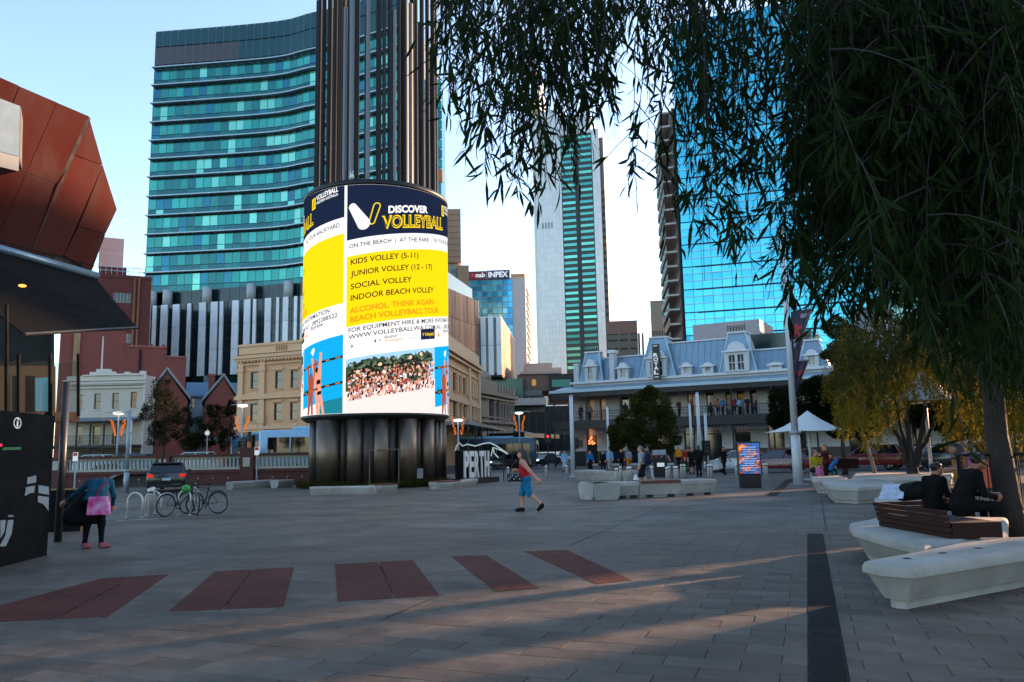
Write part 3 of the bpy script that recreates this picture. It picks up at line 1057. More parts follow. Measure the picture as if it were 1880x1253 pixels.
def rects(fc, lst):
    """pixel boxes (x0, y0, x1, y1) -> wall rectangles (u0, u1, z0, z1)"""
    out = []
    for (x0, y0, x1, y1) in lst:
        u0_, z1 = fc.uz(x0, (y0 + y1) / 2)[0], fc.uz((x0 + x1) / 2, y0)[1]
        u1_, z0 = fc.uz(x1, (y0 + y1) / 2)[0], fc.uz((x0 + x1) / 2, y1)[1]
        out.append((u0_, u1_, z0, z1))
    return out
# ---------------------------------------------------------------- teal glass tower with the curved front
TG = [mat('teal glass %d' % i, c, rough=.12, metal=.55, var=.12, scale=.5, rnd=.14) for i, c in enumerate(['#2b857b', '#38988b', '#226c6c', '#206a7c', '#72c2ab', '#1d5257'])]
M_MULL = mat('grey green mullion', '#4c6466', rough=.4, metal=.5)
M_LEDGE = mat('pale aluminium sunshade', '#9fb4bd', rough=.4, metal=.3, var=.08)
ZTT = at(287, 57, 150).z
pts = [(287, 150.)]
for px, py in ((500, 38.5), (571, 22)):
    pts.append((px, Yfor(px, py, ZTT)))
pts.append((640, pts[-1][1] - (pts[-2][1] - pts[-1][1]) * .95))
pts.append((738, pts[-1][1] - 5.5))
tt = thing('office_tower', 'curved teal glass office tower with white sunshade ledges on every floor', 'building', gat(*pts[0]))
org = tt.location.copy()
TOPPX = [(287, 57), (500, 38.5), (571, 22), (640, 15), (738, 8)]
P2 = [Vector((at(a_, b_, p[1]).x, p[1], 0)) for (a_, b_), p in zip(TOPPX, pts)]
org = P2[0].copy()
tt.location = org
P2 = [p - org for p in P2]
P2[0].z = 0
# smooth the bend by subdividing with a Catmull-Rom curve
def crom(P, n=6):
    out = []
    for i in range(len(P) - 1):
        p0, p1, p2, p3 = P[max(i - 1, 0)], P[i], P[i + 1], P[min(i + 2, len(P) - 1)]
        for k in range(n):
            t = k / n
            out.append(.5 * ((2 * p1) + (p2 - p0) * t + (2 * p0 - 5 * p1 + 4 * p2 - p3) * t * t + (3 * p1 - p0 - 3 * p2 + p3) * t ** 3))
    out.append(P[-1])
    return out
cur = crom(P2, 8)
seg = [0.]
for i in range(1, len(cur)):
    seg.append(seg[-1] + (cur[i] - cur[i - 1]).length)
def curve_at(s_):
    s_ = min(max(s_, 0), seg[-1] - 1e-6)
    i = max(j for j in range(len(seg)) if seg[j] <= s_)
    i = min(i, len(cur) - 2)
    t = (s_ - seg[i]) / (seg[i + 1] - seg[i])
    d = (cur[i + 1] - cur[i]).normalized()
    return cur[i].lerp(cur[i + 1], t), d
f0 = Face(pts[0][0], pts[0][1], pts[1][0], pts[1][1])
ledge_px = [128, 160.5, 193.5, 228, 261.5, 295, 328, 363.6, 398.5, 433, 468, 503, 539]
lz = [at(285 - (y_ - 57) * .045, y_, 150).z for y_ in ledge_px]
PWD = 15.4 / 1462 * 150
NC = int(seg[-1] / PWD)
PWD = seg[-1] / NC
pane_mesh = {}
cnt = 0
joined = {i: MB() for i in range(6)}
rt_ = random.Random(11)
blk = MB()
zb_tower = lz[-1]
for i in range(NC):                               # the dark solid body behind the glass
    a, d = curve_at(i * PWD)
    b_, _ = curve_at((i + 1) * PWD)
    n = Vector((d.y, -d.x, 0))
    q = [a - n * .35, b_ - n * .35]
    blk.add([(q[0].x, q[0].y, zb_tower), (q[1].x, q[1].y, zb_tower), (q[1].x, q[1].y, ZTT - .3), (q[0].x, q[0].y, ZTT - .3)], [(0, 1, 2, 3)])
e0, e1 = cur[0], cur[-1]
for (a, b_) in ((e0 + Vector((0.05, .35, 0)), e0 + Vector((4, 26, 0))), (e0 + Vector((4, 26, 0)), e1 + Vector((3, 30, 0))), (e1 + Vector((3, 30, 0)), e1 + Vector((-.05, .35, 0)))):
    blk.add([(a.x, a.y, 0), (b_.x, b_.y, 0), (b_.x, b_.y, ZTT - .3), (a.x, a.y, ZTT - .3)], [(0, 1, 2, 3)])
mid = [e0 + Vector((0.05, .35, 0)), e0 + Vector((4, 26, 0)), e1 + Vector((3, 30, 0)), e1 + Vector((-.05, .35, 0))]
rf = [p + Vector((0, .4, 0)) for p in cur] + [mid[2], mid[1]]
blk.add([(p.x, p.y, ZTT - .3) for p in rf], [tuple(range(len(rf)))])
blk.build('core', mat('dark teal core', '#1f3f42', rough=.5), tt)  # core in one plain dark teal
rows = [(lz[k + 1], lz[k]) for k in range(len(lz) - 1)]
def put_pane(i, z0, z1, mi, gap=.07, out=0., name='pane', single=True):
    global cnt
    s0, s1 = i * PWD + gap, (i + 1) * PWD - gap
    a, d = curve_at(s0)
    b_, _ = curve_at(s1)
    n = Vector((d.y, -d.x, 0))
    h = z1 - z0
    if single and cnt < 296:
        key = (mi, round(h, 2), name)
        wd = (b_ - a).length
        if key not in pane_mesh:
            pane_mesh[key] = MB().box(0, PWD - 2 * gap, -.02, .06, 0, h).mesh(name, TG[mi])
        o = link(name, pane_mesh[key], tt, (a.x + n.x * out, a.y + n.y * out, z0), math.atan2((b_ - a).y, (b_ - a).x))
        o.rotation_euler.x = rt_.uniform(-.006, .006)
        cnt += 1
    else:
        a2, b2 = a + n * (out + .02), b_ + n * (out + .02)
        joined[mi].add([(a2.x, a2.y, z0), (b2.x, b2.y, z0), (b2.x, b2.y, z1), (a2.x, a2.y, z1)], [(0, 1, 2, 3)])
for (z0, z1) in rows:
    h = z1 - z0
    k_blue = rt_.randrange(3)
    for i in range(NC):
        r_ = rt_.random()
        mi = 0 if r_ < .34 else 1 if r_ < .55 else 2 if r_ < .74 else 3 if r_ < .87 else 4
        put_pane(i, z0 + h * .36, z1 - h * .10, mi)
        m2 = rt_.choice([5, 2, 5, 5, 3, 4]) if mi in (3, 4) else rt_.choice([5, 5, 2])
        put_pane(i, z0 + h * .04, z0 + h * .33, m2, single=False)
zc1 = at(287, 88, 150).z
TG.append(mat('bronze tinted glass', '#4a4443', rough=.15, metal=.5, var=.15, rnd=.1))
TG.append(mat('dark green glass', '#22464a', rough=.15, metal=.5, var=.15, rnd=.1))
joined[6], joined[7] = MB(), MB()
for i in range(NC):
    put_pane(i, zc1 + .15, ZTT - .2, 7, single=False)
    put_pane(i, lz[0] + .9, zc1 - .05, 6 if i < 11 else 7, single=False)
for mi, mb in joined.items():
    o = mb.build('glazing', TG[mi], tt)
    o['kind'] = 'stuff'
mb = MB()
for i in range(NC + 1):
    a, d = curve_at(i * PWD)
    n = Vector((d.y, -d.x, 0))
    c = a + n * .04
    w2 = d * .05
    q = [(c - w2), (c + w2), (c + w2 - n * .3), (c - w2 - n * .3)]
    mb.prism([(p.x, p.y) for p in q], zb_tower, ZTT)
mb.build('mullion', M_MULL, tt)['kind'] = 'stuff'
for k, z in enumerate(lz[:-1]):                   # sunshade ledges, one per floor
    mb = MB()
    NN = 26
    v = []
    for i in range(NN + 1):
        a, d = curve_at(seg[-1] * i / NN)
        n = Vector((d.y, -d.x, 0))
        for oo, zz in ((.05, z - .1), (1.1, z - .14), (1.1, z + .08), (.05, z + .1)):
            v.append((a.x + n.x * oo, a.y + n.y * oo, zz))
    f = []
    for i in range(NN):
        for j in range(4):
            f.append((i * 4 + j, i * 4 + (j + 1) % 4, i * 4 + 4 + (j + 1) % 4, i * 4 + 4 + j))
    f += [(0, 1, 2, 3), (NN * 4, NN * 4 + 3, NN * 4 + 2, NN * 4 + 1)]
    mb.add(v, f)
    mb.build('sunshade_ledge', M_LEDGE, tt)
# right-hand fin of the same tower, seen past the rods
pf = gat(806, 128) - org
mb = MB()
mb.box(pf.x - 4, pf.x + .7, pf.y, pf.y + 9, 0, at(806, 146, 128).z)
mb.build('side_wing', mat('teal panel', '#2b7784', rough=.2, metal=.4, rnd=.1), tt)
for k in range(9):
    zz = at(806, 150 + k * 18, 128).z
    bx('wing_pane', TG[(k * 2) % 4 + (1 if k % 3 == 0 else 0)], tt, pf.x - .2, pf.x + .9, pf.y - .1, pf.y + .3, zz - 1.3, zz)
bx('wing_cladding', mat('orange brown cladding', '#a8683c', rough=.5), tt, pf.x - .2, pf.x + .95, pf.y - .15, pf.y + .3, at(806, 335, 128).z, at(806, 312, 128).z)
# ---------------------------------------------------------------- silver striped podium below it
PF = Face(265, 147, 556, 140)
pod = PF.thing('podium_building', 'dark glass podium with vertical silver panels under the teal tower', 'building')
M_SILV = mat('silver aluminium panel', '#e6e9ec', rough=.45, metal=.0, var=.12, scale=.6, rnd=.1)
M_PGL = mat('dark podium glass', '#26363a', rough=.12, metal=.3, var=.35, scale=.35, rnd=.2)
zt_, zb_ = PF.z(265, 563), PF.z(420, 688)
uR = PF.u(556) + 26
bx('glass_wall', M_PGL, pod, 0, uR, .3, 20, zb_, zt_)
zx = lambda x: x / 2.786 + 250
silv = [(40, 67), (80, 97), (122, 155), (183, 216), (257, 275), (318, 352), (378, 412), (424, 441), (487, 520), (548, 580), (594, 610), (655, 686), (714, 727), (748, 775), (805, 820), (838, 868), (885, 905), (930, 960)]
for a, b_ in silv:
    u0_, u1_ = PF.u(zx(a), 600), PF.u(zx(b_), 600)
    zz = [zb_, zb_ + (zt_ - zb_) * .34, zb_ + (zt_ - zb_) * .68, zt_]
    for k in range(3):
        bx('silver_panel', M_SILV, pod, u0_, u1_, 0, .35, zz[k] + (.04 if k else 0), zz[k + 1])
mb = MB()
for k in range(1, 6):
    z = zb_ + (zt_ - zb_) * k / 6
    mb.box(0, uR, .24, .32, z - .06, z + .06)
for k in range(40):
    x = uR * k / 40
    mb.box(x - .04, x + .04, .23, .31, zb_, zt_)
mb.build('mullion', mat('dark mullion', '#15191b', rough=.5), pod)['kind'] = 'stuff'
# recessed storey between podium and tower, with round columns
zu = zb_tower - .1
bx('recessed_glass', M_PGL, pod, .8, uR, 2.2, 18, zt_ - .1, zu)
mb = MB()
for k in range(26):
    mb.box(.8 + k * 2.0, .9 + k * 2.0, 2.12, 2.2, zt_, zu)
mb.build('recessed_mullion', M_MULL, pod)['kind'] = 'stuff'
for px in (274, 302, 375, 456, 525, 560):
    mb = MB()
    mb.lathe([(.85, zt_ - .1), (.85, zu)], n=16)
    o = mb.build('column', mat('concrete column', '#a9adb0', rough=.6), pod, True)
    o.location = (PF.u(px, 540), .9, 0)
bx('lower_glass', mat('green lower glass', '#1d4a48', rough=.15, metal=.3, var=.3), pod, PF.u(342), uR, 1.0, 18, 0, zb_ - .05)
bx('lower_column', M_LEDGE, pod, PF.u(369), PF.u(376), .2, 1.0, 0, zb_)
bx('air_conditioner', mat('white unit', '#b9bfc2', rough=.5), pod, PF.u(283), PF.u(291), -1.2, -.1, PF.z(287, 661), PF.z(287, 646))
# ---------------------------------------------------------------- dark red brick block far left
M_DBR = mat('dark red brick', '#5d2a25', rough=.8, var=.2, scale=1.5, bump=.3, bscale=20)
def facing(pa, pb, Y):
    """wall plane turned square to the line of sight"""
    m_ = gat((pa + pb) / 2, Y)
    k = m_.x / m_.y
    ka, kb = gat(pa, Y).x / Y, gat(pb, Y).x / Y
    return Face(pa, (m_.y + k * m_.x) / (1 + k * ka), pb, (m_.y + k * m_.x) / (1 + k * kb))
BF = facing(150, 272, 124)
bk = BF.thing('brick_building', 'tall dark red brick building behind the awning, arched window', 'building')
z1 = BF.z(240, 512)
w_ = rects(BF, [(208, 538, 240, 556), (210, 612, 240, 630)])
mb = MB()
wall(mb, 0, BF.u(266), 0, z1, 22, w_)
mb.build('wall', M_DBR, bk)
for r_ in w_:
    o = window(bk, *r_, mat('white window trim', '#aeb6b8', rough=.5), sash=False)
    for k in range(1, 5):
        bx('glazing_bar', mat('white window trim'), o, (r_[1] - r_[0]) * k / 5 - .03, (r_[1] - r_[0]) * k / 5 + .03, -.02, .05, .05, r_[3] - r_[2] - .05)
ut = BF.u(218)
bx('roof_room', mat('deep red render', '#6d2620', rough=.8), bk, BF.u(165), ut, 1, 8, z1, BF.z(190, 487))
for k in range(14):
    x = BF.u(165) + (BF.u(209) - BF.u(165)) * k / 13
    bx('roof_fin', mat('pale pink fin', '#c98a80', rough=.5), bk, x - .12, x + .12, 2, 2.3, BF.z(190, 488), BF.z(190, 430))
bx('parapet', M_DBR, bk, -.05, BF.u(266) + .05, -.12, .4, z1, z1 + .5)
for px in (244, 252):
    mb = MB()
    mb.tube([(BF.u(px, 600), -.15, 0), (BF.u(px, 600), -.15, z1)], .22, 8)
    mb.build('downpipe', mat('brown pipe', '#7c4a32', rough=.5), bk, True)
mb = MB()
for k in range(9):
    x = BF.u(168) + k * .8
    mb.box(x - .03, x + .03, .3, .36, z1 + .5, z1 + 1.8)
mb.box(BF.u(168), BF.u(168) + 6.6, .3, .36, z1 + 1.75, z1 + 1.85)
mb.box(BF.u(168), BF.u(168) + 6.6, .3, .36, z1 + 1.15, z1 + 1.22)
mb.build('roof_railing', M_LEDGE, bk)
# brick warehouse walls behind the white building
M_BRK = mat('weathered red brick', '#7d4038', rough=.85, var=.28, scale=.8, bump=.3, bscale=18)
WF = facing(100, 345, 106)
wh = WF.thing('brick_warehouse', 'weathered red brick side walls stepping down behind the white building', 'building')
for nm, x0, x1, yt, dep in (('wall', 100, 223, 606, 20), ('wall', 223.2, 300, 638, 19), ('wall', 300.2, 337, 657, 18)):
    bx(nm, M_BRK, wh, WF.u(x0), WF.u(x1), 0, dep, 0, WF.z((x0 + x1) / 2, yt))
bx('coping', mat('brick coping', '#8f5a4c', rough=.8), wh, WF.u(223.5), WF.u(300), -.15, .5, WF.z(260, 638), WF.z(260, 635))
bx('coping', mat('brick coping'), wh, WF.u(300.5), WF.u(337), -.15, .5, WF.z(320, 657), WF.z(320, 654))
bx('quoin_pier', mat('tan quoin stone', '#9a7a5c', rough=.8, var=.3, scale=1), wh, WF.u(126), WF.u(138), -.3, 0, 0, WF.z(130, 612))
for k in range(4):
    bx('chimney_stub', M_BRK, wh, WF.u(226 + k * 22), WF.u(231 + k * 22), 2, 3, WF.z(260, 638), WF.z(260, 628))
mb = MB()
mb.tube([(WF.u(258, 650), -.12, 0), (WF.u(258, 650), -.12, WF.z(258, 642))], .14, 8)
mb.build('downpipe', M_BLK, wh, True)
# ---------------------------------------------------------------- white two storey shop with balcony
VF = Face(112, 84, 263, 84)
M_WHT = mat('cream white painted render', '#bdb3a6', rough=.7, var=.12, scale=1)
M_TRIM = mat('white trim', '#c9c2b8', rough=.6, var=.08)
sh = VF.thing('shop_building', 'white two storey building with parapet, flagpole and balcony beside the brick wall', 'building')
wr = rects(VF, [(143, 725, 152, 752), (173, 723, 185, 752), (206, 722, 218, 751), (240, 720, 251, 749)])
dr = rects(VF, [(139, 783, 150, 815), (170, 783, 183, 815), (206, 783, 216, 815)])
zp = VF.z(200, 690)
u1_ = VF.u(262)
mb = MB()
wall(mb, 0, u1_, 0, zp, 2.5, wr + dr)
mb.build('wall', M_WHT, sh)
for i, r_ in enumerate(wr):
    window(sh, *r_, mat('dark timber frame', '#3a2d24', rough=.6), sill=M_TRIM, gm=M_GLZ_WARM if i == 3 else None)
for r_ in dr:
    window(sh, *r_, mat('brown door frame', '#5a3325', rough=.6), sash=False)
for yp, hh, oo in ((703, .25, .45), (699, .12, .6), (712, .15, .25)):
    z = VF.z(200, yp)
    bx('cornice', M_TRIM, sh, -.1, u1_ + .1, -oo, 0, z - hh / 2, z + hh / 2)
mb = MB()
for k in range(46):
    x = .1 + (u1_ - .2) * k / 45
    mb.box(x - .05, x + .05, -.4, -.26, VF.z(200, 708), VF.z(200, 704.6))
mb.build('dentil', M_TRIM, sh)['kind'] = 'stuff'
for a, b_, yt in ((160, 206, 683), (172, 196, 678), (206.5, 224, 687), (224.5, 232, 684), (232.5, 252, 687), (252.5, 262, 683), (147, 159.5, 688)):
    bx('parapet', M_TRIM, sh, VF.u(a), VF.u(b_), -.2, .3 + (.1 if yt in (678, 684) else 0), zp + .002, VF.z(200, yt))
mb = MB()
for k in range(16):
    z = VF.z(200, 716) - k * (VF.z(200, 716) - VF.z(200, 762)) / 16
    x = 0.
    for r_ in sorted(wr) + [(u1_, u1_, 0, 0)]:
        if r_[0] - x > .1 and (r_[2] - .2 < z < r_[3] + .05 or r_[0] == u1_):
            mb.box(x, r_[0] - .02, -.025, 0, z - .085, z + .085)
            x = r_[1] + .02
mb.build('rustication', M_WHT, sh)['kind'] = 'stuff'
mb = MB()
mb.tube([(VF.u(188, 650), 0, VF.z(188, 679)), (VF.u(188, 650), 0, VF.z(188, 618))], [.09, .06], 8)
mb.build('flagpole', M_TRIM, sh)
zv = VF.z(200, 768)
mb = MB()
mb.slab([(0, 0), (u1_, 0), (u1_, .08), (0, .08)], -2.6, 0)
for i in range(len(mb.v)):
    x, y, z = mb.v[i]
    mb.v[i] = (x, y, zv + z + (y + 0) * .16)
mb.build('verandah_roof', mat('blue grey verandah iron', '#596873', rough=.45), sh)
zd = VF.z(200, 818)
bx('balcony_deck', mat('dark timber deck', '#2b2320', rough=.7), sh, 0, u1_, -2.6, 0, zd - .3, zd)
def lace_rail(parent, x0, x1, y, z0, h, m, step=.16, name='railing'):
    mb = MB()
    mb.box(x0, x1, y - .03, y + .03, z0 + h - .06, z0 + h)
    mb.box(x0, x1, y - .025, y + .025, z0 + .06, z0 + .11)
    mb.box(x0, x1, y - .02, y + .02, z0 + h * .72, z0 + h * .75)
    n = int((x1 - x0) / step)
    for i in range(n + 1):
        x = x0 + (x1 - x0) * i / n
        mb.box(x - .014, x + .014, y - .014, y + .014, z0 + .1, z0 + h - .05)
        if i < n:
            mb.torus((x + step / 2, y, z0 + h * .42), step * .36, .012, 'y', 8, 4)
    return mb.build(name, m, parent)
M_IRON = mat('black painted iron', '#17181a', rough=.5, metal=.3)
ng = 6
for k in range(ng):
    lace_rail(sh, u1_ * k / ng + .05, u1_ * (k + 1) / ng - .05, -2.55, zd, 1.0, M_IRON, .22)
    bx('verandah_post', M_TRIM if k == ng - 1 else M_IRON, sh, u1_ * (k + 1) / ng - .09, u1_ * (k + 1) / ng + .05, -2.6, -2.46, 0, zv - .42)
bx('rain_pipe', M_TRIM, sh, u1_ - .05, u1_ + .12, -.2, -.05, 0, zp)
bx('shopfront', mat('dark shopfront', '#241d1b', rough=.4), sh, .2, u1_ - .2, -.06, 0.02, 0.1, zd - .5)
# gabled brick houses
def gable_house(name, label, pa, Ya, pb, Yb, eave_py, apex, depth, wins=(), chim=None, roofm='#5a7186'):
    fc = facing(pa, pb, (Ya + Yb) / 2)
    t = fc.thing(name, label, 'building')
    L_ = fc.len
    ze = fc.z((pa + pb) / 2, eave_py)
    ua, za = fc.uz(*apex)
    mb = MB()
    mb.slab([(0, 0), (L_, 0), (L_, ze), (ua, za), (0, ze)], 0, depth)
    mb.build('wall', M_BRK, t)
    mb = MB()
    mb.slab([(-.35, ze - .1), (ua, za + .12), (L_ + .35, ze - .1), (L_ + .35, ze + .1), (ua, za + .34), (-.35, ze + .1)], -.1, depth + .2)
    mb.build('roof', mat('blue grey roof iron', roofm, rough=.45, var=.12), t)
    mb = MB()
    mb.slab([(-.3, ze + .1), (ua, za + .36), (ua, za + .6), (-.3, ze + .36)], -.3, .25)
    mb.build('gable_coping', mat('pale coping stone', '#9c948c', rough=.7), t)
    mb = MB()
    mb.slab([(L_ + .3, ze + .1), (ua, za + .36), (ua, za + .6), (L_ + .3, ze + .36)], -.3, .25)
    mb.build('gable_coping', mat('pale coping stone'), t)
    if chim:
        uc, zc_ = fc.uz(*chim)
        bx('chimney', M_BRK, t, uc - .35, uc + .35, .6, 1.4, ze, zc_)
        bx('chimney_cap', M_BRK, t, uc - .45, uc + .45, .5, 1.5, zc_, zc_ + .25)
    return t, fc
gable_house('brick_house', 'red brick gable wall directly right of the white building', 264, 86, 340, 90, 735, (307, 684), 14, chim=None)
t, fc = gable_house('brick_house', 'brick gabled house with chimney next to the cream bank building', 372, 92, 433, 92, 738, (411, 695), 12, chim=(389, 690))
HF2 = facing(342, 386, 98)
t = HF2.thing('cottage', 'white walled cottage with blue iron roof between two brick gables', 'building')
z1 = HF2.z(365, 728)
wr = rects(HF2, [(351, 731, 359, 750)])
mb = MB()
wall(mb, 0, HF2.len, 0, z1, 8, wr)
mb.build('wall', mat('grey white wall', '#a9b2b5', rough=.7), t)
window(t, *wr[0], M_BLK)
mb = MB()
mb.add([(-.4, -.5, z1 - .1), (HF2.len + 3, -.5, z1 - .1), (HF2.len + 3, 5, HF2.z(365, 698)), (-.4, 5, HF2.z(365, 698)), (-.4, -.5, z1 + .1), (HF2.len + 3, -.5, z1 + .1), (HF2.len + 3, 5, HF2.z(365, 696)), (-.4, 5, HF2.z(365, 696))],
       [(0, 3, 2, 1), (4, 5, 6, 7), (0, 1, 5, 4), (1, 2, 6, 5), (2, 3, 7, 6), (3, 0, 4, 7)])
mb.build('roof', mat('blue grey roof iron'), t)
# ---------------------------------------------------------------- cream bank building behind the tower (front + side wing)
M_CRM = mat('peach cream render', '#c79a72', rough=.7, var=.12, scale=.8, bump=.1, bscale=20)
M_CRMT = mat('peach cream trim', '#cfa57e', rough=.65, var=.08)
CF = Face(434, 80, 798, 71.7)
bank = CF.thing('bank_building', 'peach cream classical bank building behind the screen tower', 'building')
zpar = CF.z(480, 652)
wr = rects(CF, [(460, 684, 472.5, 714.5), (505, 681.5, 518, 714), (533.5, 680.5, 547, 712), (459, 742.5, 472.5, 774), (503, 740, 517, 772), (532.5, 739, 546, 771)])
step = wr[2][0] - wr[1][0]
du = CF.u(573) - CF.u(480)
more = []
for k in range(1, 4):
    for i in (1, 2, 4, 5):
        r_ = wr[i]
        if r_[1] + du * k < CF.len - .5:
            more.append((r_[0] + du * k, r_[1] + du * k, r_[2], r_[3]))
gz = CF.z(500, 800)
shop = [(1.0 + k * 3.4, 3.8 + k * 3.4, .6, gz - .4) for k in range(int(CF.len / 3.4))]
mb = MB()
wall(mb, 0, CF.len, 0, zpar, 1.5, wr + more + shop)
mb.build('wall', M_CRM, bank)
for r_ in wr + more:
    window(bank, *r_, mat('dark timber frame'), y=.16, sill=M_CRMT)
    bx('window_hood', M_CRMT, bank, r_[0] - .18, r_[1] + .18, -.14, -.002, r_[3] + .12, r_[3] + .3)
    bx('panel', M_CRMT, bank, r_[0], r_[1], -.05, -.002, r_[2] - .75, r_[2] - .35)
for r_ in shop:
    window(bank, *r_, M_BLK, y=.2, sash=False)
Lb = CF.len
for yp, hh, oo in ((655, .32, .55), (660, .2, .4), (669, .14, .2), (730, .35, .35), (725, .14, .2), (786, .3, .3), (792, .18, .4)):
    z = CF.z(480, yp)
    bx('cornice', M_CRMT, bank, -.05 - oo * .6, Lb, -oo, -.003, z - hh / 2, z + hh / 2)
mb = MB()
for k in range(int(Lb / .42)):
    mb.box(k * .42, k * .42 + .2, -.42, -.02, CF.z(480, 664), CF.z(480, 661.5))
mb.build('dentil', M_CRMT, bank)['kind'] = 'stuff'
zq = CF.z(480, 631)
bx('parapet', M_CRMT, bank, 0, Lb, -.12, .4, zpar + .15, zq - .25)
bx('parapet_cap', M_CRMT, bank, -.1, Lb, -.25, .5, zq - .25, zq)
for k in range(10):
    for c in range(5):
        x = CF.u(505) + k * 3.35 + c * .3
        if x < Lb - .3 and k % 2 < 2:
            bx('baluster', mat('baluster shade', '#8f6b4c', rough=.7), bank, x, x + .14, -.17, -.121, CF.z(505, 645), CF.z(505, 636))
for px in (443.5, 483, 573, 660, 745):
    u_ = CF.u(px, 700)
    bx('pilaster', M_CRMT, bank, u_ - .32, u_ + .32, -.22, -.004, gz, zpar - .3)
    bx('pilaster_cap', M_CRMT, bank, u_ - .42, u_ + .42, -.3, -.005, CF.z(480, 682), CF.z(480, 676))
    bx('pilaster_base', M_CRMT, bank, u_ - .42, u_ + .42, -.3, -.005, CF.z(480, 778), CF.z(480, 764))
za = CF.z(480, 808)
bx('street_awning', mat('blue grey awning', '#49606c', rough=.5), bank, -1.2, Lb, -3.2, -.02, za - .12, za + .3)
# side wing running away from the camera
SF = Face(798.4, 71.75, 880, 96.5)
zx1 = lambda x: x / 5.22 + 800
zy1 = lambda y: y / 5.22 + 660
wr = rects(SF, [(zx1(165), zy1(152), zx1(195), zy1(308)), (zx1(214), zy1(163), zx1(236), zy1(315)), (zx1(260), zy1(175), zx1(287), zy1(322)), (zx1(328), zy1(190), zx1(343), zy1(330)), (zx1(352), zy1(195), zx1(362), zy1(333)), (zx1(370), zy1(198), zx1(380), zy1(335)),
                (zx1(168), zy1(428), zx1(198), zy1(545)), (zx1(222), zy1(435), zx1(240), zy1(560)), (zx1(262), zy1(440), zx1(287), zy1(575)), (zx1(335), zy1(450), zx1(352), zy1(590)), (zx1(360), zy1(452), zx1(376), zy1(592))])
up_ = [r_ for r_ in wr[:6]]
zlo, zhi = min(r_[2] for r_ in up_[:3]), max(r_[3] for r_ in up_[:3])
zlo2, zhi2 = min(r_[2] for r_ in wr[6:9]), max(r_[3] for r_ in wr[6:9])
wr = [(r_[0], r_[1], zlo if i < 6 else zlo2, zhi if i < 6 else zhi2) for i, r_ in enumerate(wr)]
wg = SF.thing('bank_wing', 'sunlit peach side wing of the bank with columned windows, right of the tower', 'building')
mb = MB()
wall(mb, 0, SF.len, 0, zpar, 12, wr)
mb.build('wall', M_CRM, wg)
for r_ in wr:
    window(wg, *r_, mat('dark timber frame'), y=.18, sill=M_CRMT)
zc_ = [SF.z(850, y_) for y_ in (652, 660, 668)]
for z, hh, oo in ((zpar, .4, .6), (zpar - .5, .22, .4), (zlo - .9, .3, .3), (zlo2 - .8, .3, .35), (zhi2 + .5, .2, .2), (zhi + .5, .2, .2)):
    bx('cornice', M_CRMT, wg, -.3, SF.len + .3, -oo, -.003, z - hh / 2, z + hh / 2)
bx('parapet', M_CRMT, wg, 0, SF.len, -.15, .4, zpar + .2, zpar + 1.5)
for i in range(6):
    for (za0, za1) in ((zlo, zhi), (zlo2, zhi2)):
        r_ = wr[i] if i < 5 else wr[5]
        x = r_[1] + .35
        mb = MB()
        mb.lathe([(.24, za0), (.2, za0 + .2), (.18, za1 - .2), (.26, za1)], n=10)
        o = mb.build('half_column', M_CRMT, wg, True)
        o.location = (x, -.05, 0)
u_ = SF.u(zx1(310), 720)
for uu in (u_, SF.len - .4):
    bx('pilaster', M_CRMT, wg, uu - .5, uu + .5, -.3, -.004, zlo2 - 2, zpar - .4)
bx('street_awning', mat('blue grey awning'), wg, .5, SF.len + 2, -3, -.02, 4.2, 4.5)
for k in range(6):
    bx('awning_post', M_BLK, wg, 1 + k * 4, 1.12 + k * 4, -2.9, -2.78, 0, 4.2)
# brown perforated panel building rising behind the wing
M_BRN = [mat('brown weathered panel %d' % i, c, rough=.6, metal=.3, var=.18, scale=.5, stretch=(3, 3, .4)) for i, c in enumerate(['#8a6350', '#7b5847', '#957060'])]
NF = Face(790, 106, 882, 122)
t = NF.thing('panel_building', 'tall brown perforated panel facade above the bank wing', 'building')
zt0, zb0 = NF.z(850, 541), NF.z(880, 745)
bx('body', M_BLK, t, 0, NF.len - .1, .2, 5, 0, zt0 - .1)
nc, nr = 12, 4
for i in range(nc):
    for j in range(nr):
        x0, x1 = NF.len * i / nc, NF.len * (i + 1) / nc
        z0, z1 = zb0 + (zt0 - zb0) * j / nr, zb0 + (zt0 - zb0) * (j + 1) / nr
        dz = (i % 3 - 1) * .8 if 0 < j < nr else 0
        o = bx('panel', M_BRN[(i * 5 + j * 3) % 3], t, x0 + .03, x1 - .03, -.05, .15, z0 + .03, z1 - .03)
        o.location.y += random.uniform(-.04, .04)
bx('edge_trim', M_LEDGE, t, NF.len - .1, NF.len + .05, -.1, 2, zb0, zt0)
# salmon towers further behind
EF = facing(806, 846, 188)
M_SALM = mat('salmon precast', '#c79a80', rough=.7, var=.1, scale=.3)
t = EF.thing('office_block', 'pale salmon tower block just right of the screen, upper left of the bank sign building', 'building')
z1, z2 = EF.z(835, 384), EF.z(835, 483)
bx('upper_block', M_SALM, t, 0, EF.u(846, 430), 0, 18, z2, z1)
bx('lower_block', mat('pale stone', '#c9bdb2', rough=.7), t, 0, EF.u(842, 500), .6, 17, 0, z2 - .02)
bx('side_block', M_SALM, t, EF.u(840, 520), EF.u(861, 520), -.8, 14, 0, EF.z(850, 489))
for k in range(9):
    bx('joint', mat('salmon joint', '#8f6a55', rough=.8), t, .05, EF.u(846, 430) - .05, -.03, 0, z2 + (z1 - z2) * k / 9, z2 + (z1 - z2) * k / 9 + .12)
for k in range(5):
    zz = EF.z(835, 495 + k * 9)
    bx('window', M_GLZ, t, EF.u(829, 500), EF.u(838, 500), .5, .62, zz - .7, zz)
